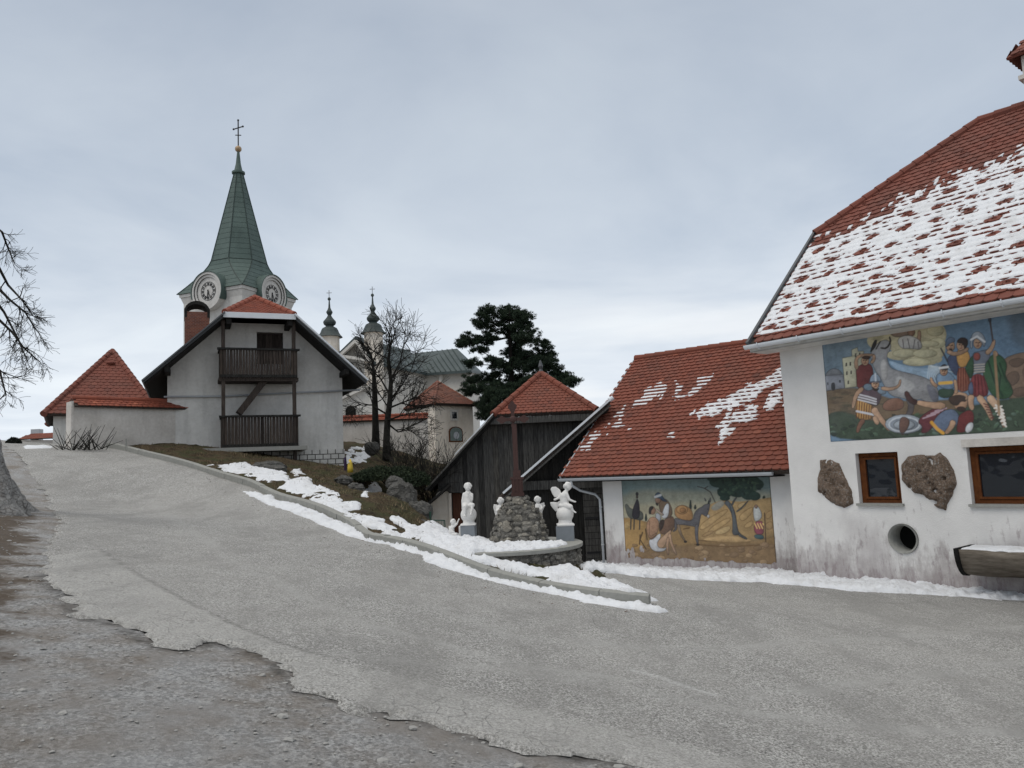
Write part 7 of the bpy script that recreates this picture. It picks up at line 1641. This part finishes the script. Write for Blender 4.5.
# evergreen shrubs
def leafy(name, lab, c, R3, n, cols, seed, cat='shrub', sz=.05):
    Rr = np.random.default_rng(seed); o = thing(name, c - np.array([0, 0, R3[2]]), lab, cat); u = Rr.normal(size=(n, 3)); u /= np.linalg.norm(u, axis=1)[:, None]; u[:, 2] = np.abs(u[:, 2]) * .9 - .1
    q = c - np.array([0, 0, R3[2] * .6]) + u * (Rr.uniform(.5, 1.0, n) ** .5 * (1 + .3 * fbm(u[:, 0] * 2 + 9, u[:, 2] * 2 + u[:, 1], 1.2, 3, seed)))[:, None] * np.array(R3) * 1.1
    d = Rr.normal(size=(n, 3)) + u * .8; d /= np.linalg.norm(d, axis=1)[:, None]; s_ = np.cross(d, Rr.normal(size=(n, 3))); s_ /= np.linalg.norm(s_, axis=1)[:, None]; L_ = Rr.uniform(.7, 1.5, n)[:, None] * sz
    V = np.stack([q - s_ * L_ * .35, q + d * L_ * .5 - s_ * 0, q + s_ * L_ * .35, q + d * L_ * 1.2], 1)[:, [0, 2, 3]].reshape(-1, 3); cc = np.repeat(Rr.uniform(0, 1, n), 3)
    M = Mt(lab, .75, .25); M.col(M.ramp(M.attr('Col'), [(0, cols[0]), (1, cols[1])])); link_mesh('foliage', V, np.arange(3 * n).reshape(n, 3), M.m, o, cols=np.stack([cc] * 3, 1))
    m2 = MB(); 
    for i in range(9): a = i * .7; m2.tube([c - np.array([0, 0, R3[2] + .1]), c + np.array([math.cos(a) * R3[0] * .5, math.sin(a) * R3[1] * .5, -R3[2] * .1])], [.03, .01], 4)
    m2.build('stems', MAT['bark'], o); return o
c = P(388, 470, 26.5); leafy('evergreen_shrub', 'low dark evergreen shrub spreading under the two bare trees', c, (1.05, .8, .48), 9000, ((.010, .018, .010), (.04, .055, .026)), 3)
c = P(362, 474, 26.0); leafy('evergreen_shrub', 'small dark evergreen shrub beside the yellow marker', c, (.45, .45, .28), 2500, ((.010, .018, .010), (.035, .05, .024)), 4)
c = P(415, 476, 25.5); leafy('evergreen_shrub', 'dark evergreen shrub between the bank rocks and the bare shrub', c, (.5, .5, .45), 2600, ((.010, .018, .010), (.03, .045, .022)), 5)
c = P(14, 439.5, 32.2); leafy('clipped_bush', 'dark round bush on the crest of the road', c, (.27, .27, .30), 3500, ((.006, .008, .006), (.02, .026, .016)), 6, 'bush', .035)
c = P(436, 529, 20.2); leafy('potted_conifer', 'small dark conifer behind the green railing', c, (.10, .10, .2), 900, ((.006, .012, .008), (.02, .035, .02)), 7, 'plant', .04)
# ================================================================== ROCKS, FENCE, SMALL THINGS
def boulder(u, v, Y_, rx_, rz_, seed, lab, mat='rock', grp='rocks in the grass bank', ry_=None):
    c = P(u, v, Y_); bm = bmesh.new(); bmesh.ops.create_icosphere(bm, subdivisions=4, radius=1); k = Y_ / FPX; X = np.array([w_.co[:] for w_ in bm.verts]); fs_ = [tuple(w_.index for w_ in f.verts) for f in bm.faces]; bm.free()
    n1_ = fbm(X[:, 0] * 1.3 + seed, X[:, 1] * 1.3 + X[:, 2] * .9, 1.2, 5, seed, .6); n2_ = fbm(X[:, 2] * 1.5 + seed, X[:, 0] - X[:, 1], 1.5, 4, seed + 5, .6); X = X * (1 + .42 * n1_ + .30 * np.abs(n2_))[:, None] * np.array([rx_ * k, (ry_ or rx_ * .8) * k, rz_ * k])
    z0 = gz(c[0], c[1]); o = link_mesh('rock', X + c, fs_, MAT[mat], origin=(c[0], c[1], z0)); return tag(o, lab, 'rock', grp)
for a in [(268, 470, 25.0, 18, 8, 1, 'flat grey rock in the grass below the lower balcony'), (344, 481, 23.6, 8, 5, 2, 'small grey rock above the snow, right of the block base'), (356, 489, 23, 9, 6, 3, 'pale rock lying between two snow patches on the bank'), (378, 506, 20.8, 8, 8, 4, 'low grey rock beside the snow under the crag'),
          (402, 500, 21.4, 15, 19, 5, 'tall grey crag where the grass bank drops to the yard'), (416, 516, 20.8, 14, 14, 6, 'grey boulder at the foot of the crag towards the green railing'), (388, 516, 20, 11, 9, 7, 'rounded grey boulder in front of the crag'), (395, 484, 22.5, 9, 7, 8, 'small brown grey rock on top of the crag'), (424, 530, 19.4, 12, 10, 9, 'dark boulder next to the green railing post'), (372, 448, 33, 7, 6, 10, 'grey rock at the foot of the ivy darkened tree')]: boulder(*a)
boulder(4, 527, 12.2, 10, 4, 31, 'pale flat stone in the dirt below the roadside tree', grp=None)
gf_ = thing('railing', P(437, 533, 20.6), 'low green metal railing in front of the plastered lean-to', 'railing'); mb = MB(); q = lambda x, y: P(415 + x / 9.6, 470 + y / 9.6, 20.6)
mb.tube([q(146, 398), q(150, 640)], .028, 8); mb.build('post', MAT['green_paint'], gf_)
mb = MB(); pts = [q(160, 640), q(158, 482), q(285, 484), q(292, 640)]
for a, b in zip(pts, pts[1:]): mb.tube([a, b], .016, 6)
for i in range(1, 8): mb.tube([q(160 + 16 * i, 484), q(160 + 16 * i, 640)], .005, 4)
mb.tube([q(146, 470), q(160, 482)], .012, 5); mb.build('panel', MAT['green_paint'], gf_)
ym = P(350.3, 471, 26.4); ky = 26.4 / FPX; zb_ = ym[2] - .05; yo = thing('yellow_marker', ym, 'small yellow capped marker at the corner of the block base', 'marker'); mb = MB(); mb.lathe((ym[0], ym[1], 0), [(2.9 * ky, zb_), (2.7 * ky, zb_ + 5 * ky), (2.2 * ky, zb_ + 9 * ky), (1.4 * ky, zb_ + 12 * ky), (.3 * ky, zb_ + 13.4 * ky)], 14); mb.build('body', MAT['yellow'], yo, True); mb = MB(); mb.stone((ym[0] - .03, ym[1] - 2.6 * ky, zb_ + 10 * ky), .03, .02, .03, 1, .5, 0, 2); mb.build('knob', MAT['statue'], yo)
pm = P(345.3, 463, 26.6); m2 = MB(); m2.tube([pm + UP * -.25, pm + UP * .05, pm + UP * .2], [.045, .05, .03], 8); o = m2.build('wrapped_post', MAT['purple'], origin=pm); tag(o, 'short dark purple wrapped post beside the yellow marker', 'post')
# brush heap and stake
hp_ = P(80, 446, 25.0); hp_[2] = gz(hp_[0], hp_[1]); mb = MB(); rr = random.Random(5)
for i in range(46):
    a = rr.uniform(0, 6.28); L_ = rr.uniform(.3, .95); c = hp_ + np.array([rr.uniform(-.6, .75), rr.uniform(-.3, .3), 0.02]); d = np.array([math.cos(a) * .9, math.sin(a) * .4, rr.uniform(.25, 1.3)]); d /= np.linalg.norm(d); mb.tube([c, c + d * L_ * .5 + np.array([rr.uniform(-.05, .05), 0, .02]), c + d * L_], [.014, .011, .005], 4)
o = mb.build('brush_heap', MAT['bark'], origin=hp_); tag(o, 'heap of dead cut branches against the garden wall end', 'branches')
sp0 = P(126, 446, 25.6); sp0[2] = gz(sp0[0], sp0[1]); mb = MB(); mb.tube([sp0 + UP * -.05, sp0 + UP * .42], .03, 7); o = mb.build('stake', MAT['concrete'], origin=sp0); tag(o, 'short pale stake in the grass before the garden wall', 'stake')
# cut stones of the retaining kerb behind the platform: fallen leaves on the road
lv = MB(); 
for i in range(70):
    t = rr.uniform(0, 1); k = int(t * (len(kp) - 1)); p = kp[k] - kn[k] * rr.uniform(.1, 1.4); z = gz(p[0], p[1]) + .03; a = rr.uniform(0, 6.28); s_ = rr.uniform(.015, .035); lv.add([(p[0] + s_ * math.cos(a), p[1] + s_ * math.sin(a), z), (p[0] - s_ * .5 * math.sin(a), p[1] + s_ * .5 * math.cos(a), z + .008), (p[0] - s_ * math.cos(a), p[1] - s_ * math.sin(a), z), (p[0] + s_ * .5 * math.sin(a), p[1] - s_ * .5 * math.cos(a), z + .004)], [(0, 1, 2, 3)], rr.uniform(.2, .8))
o = lv.build('fallen_leaves', MAT['brown_wood']); tag(o, 'scattered brown leaves on the asphalt beside the kerb', 'leaves', None, 'stuff')
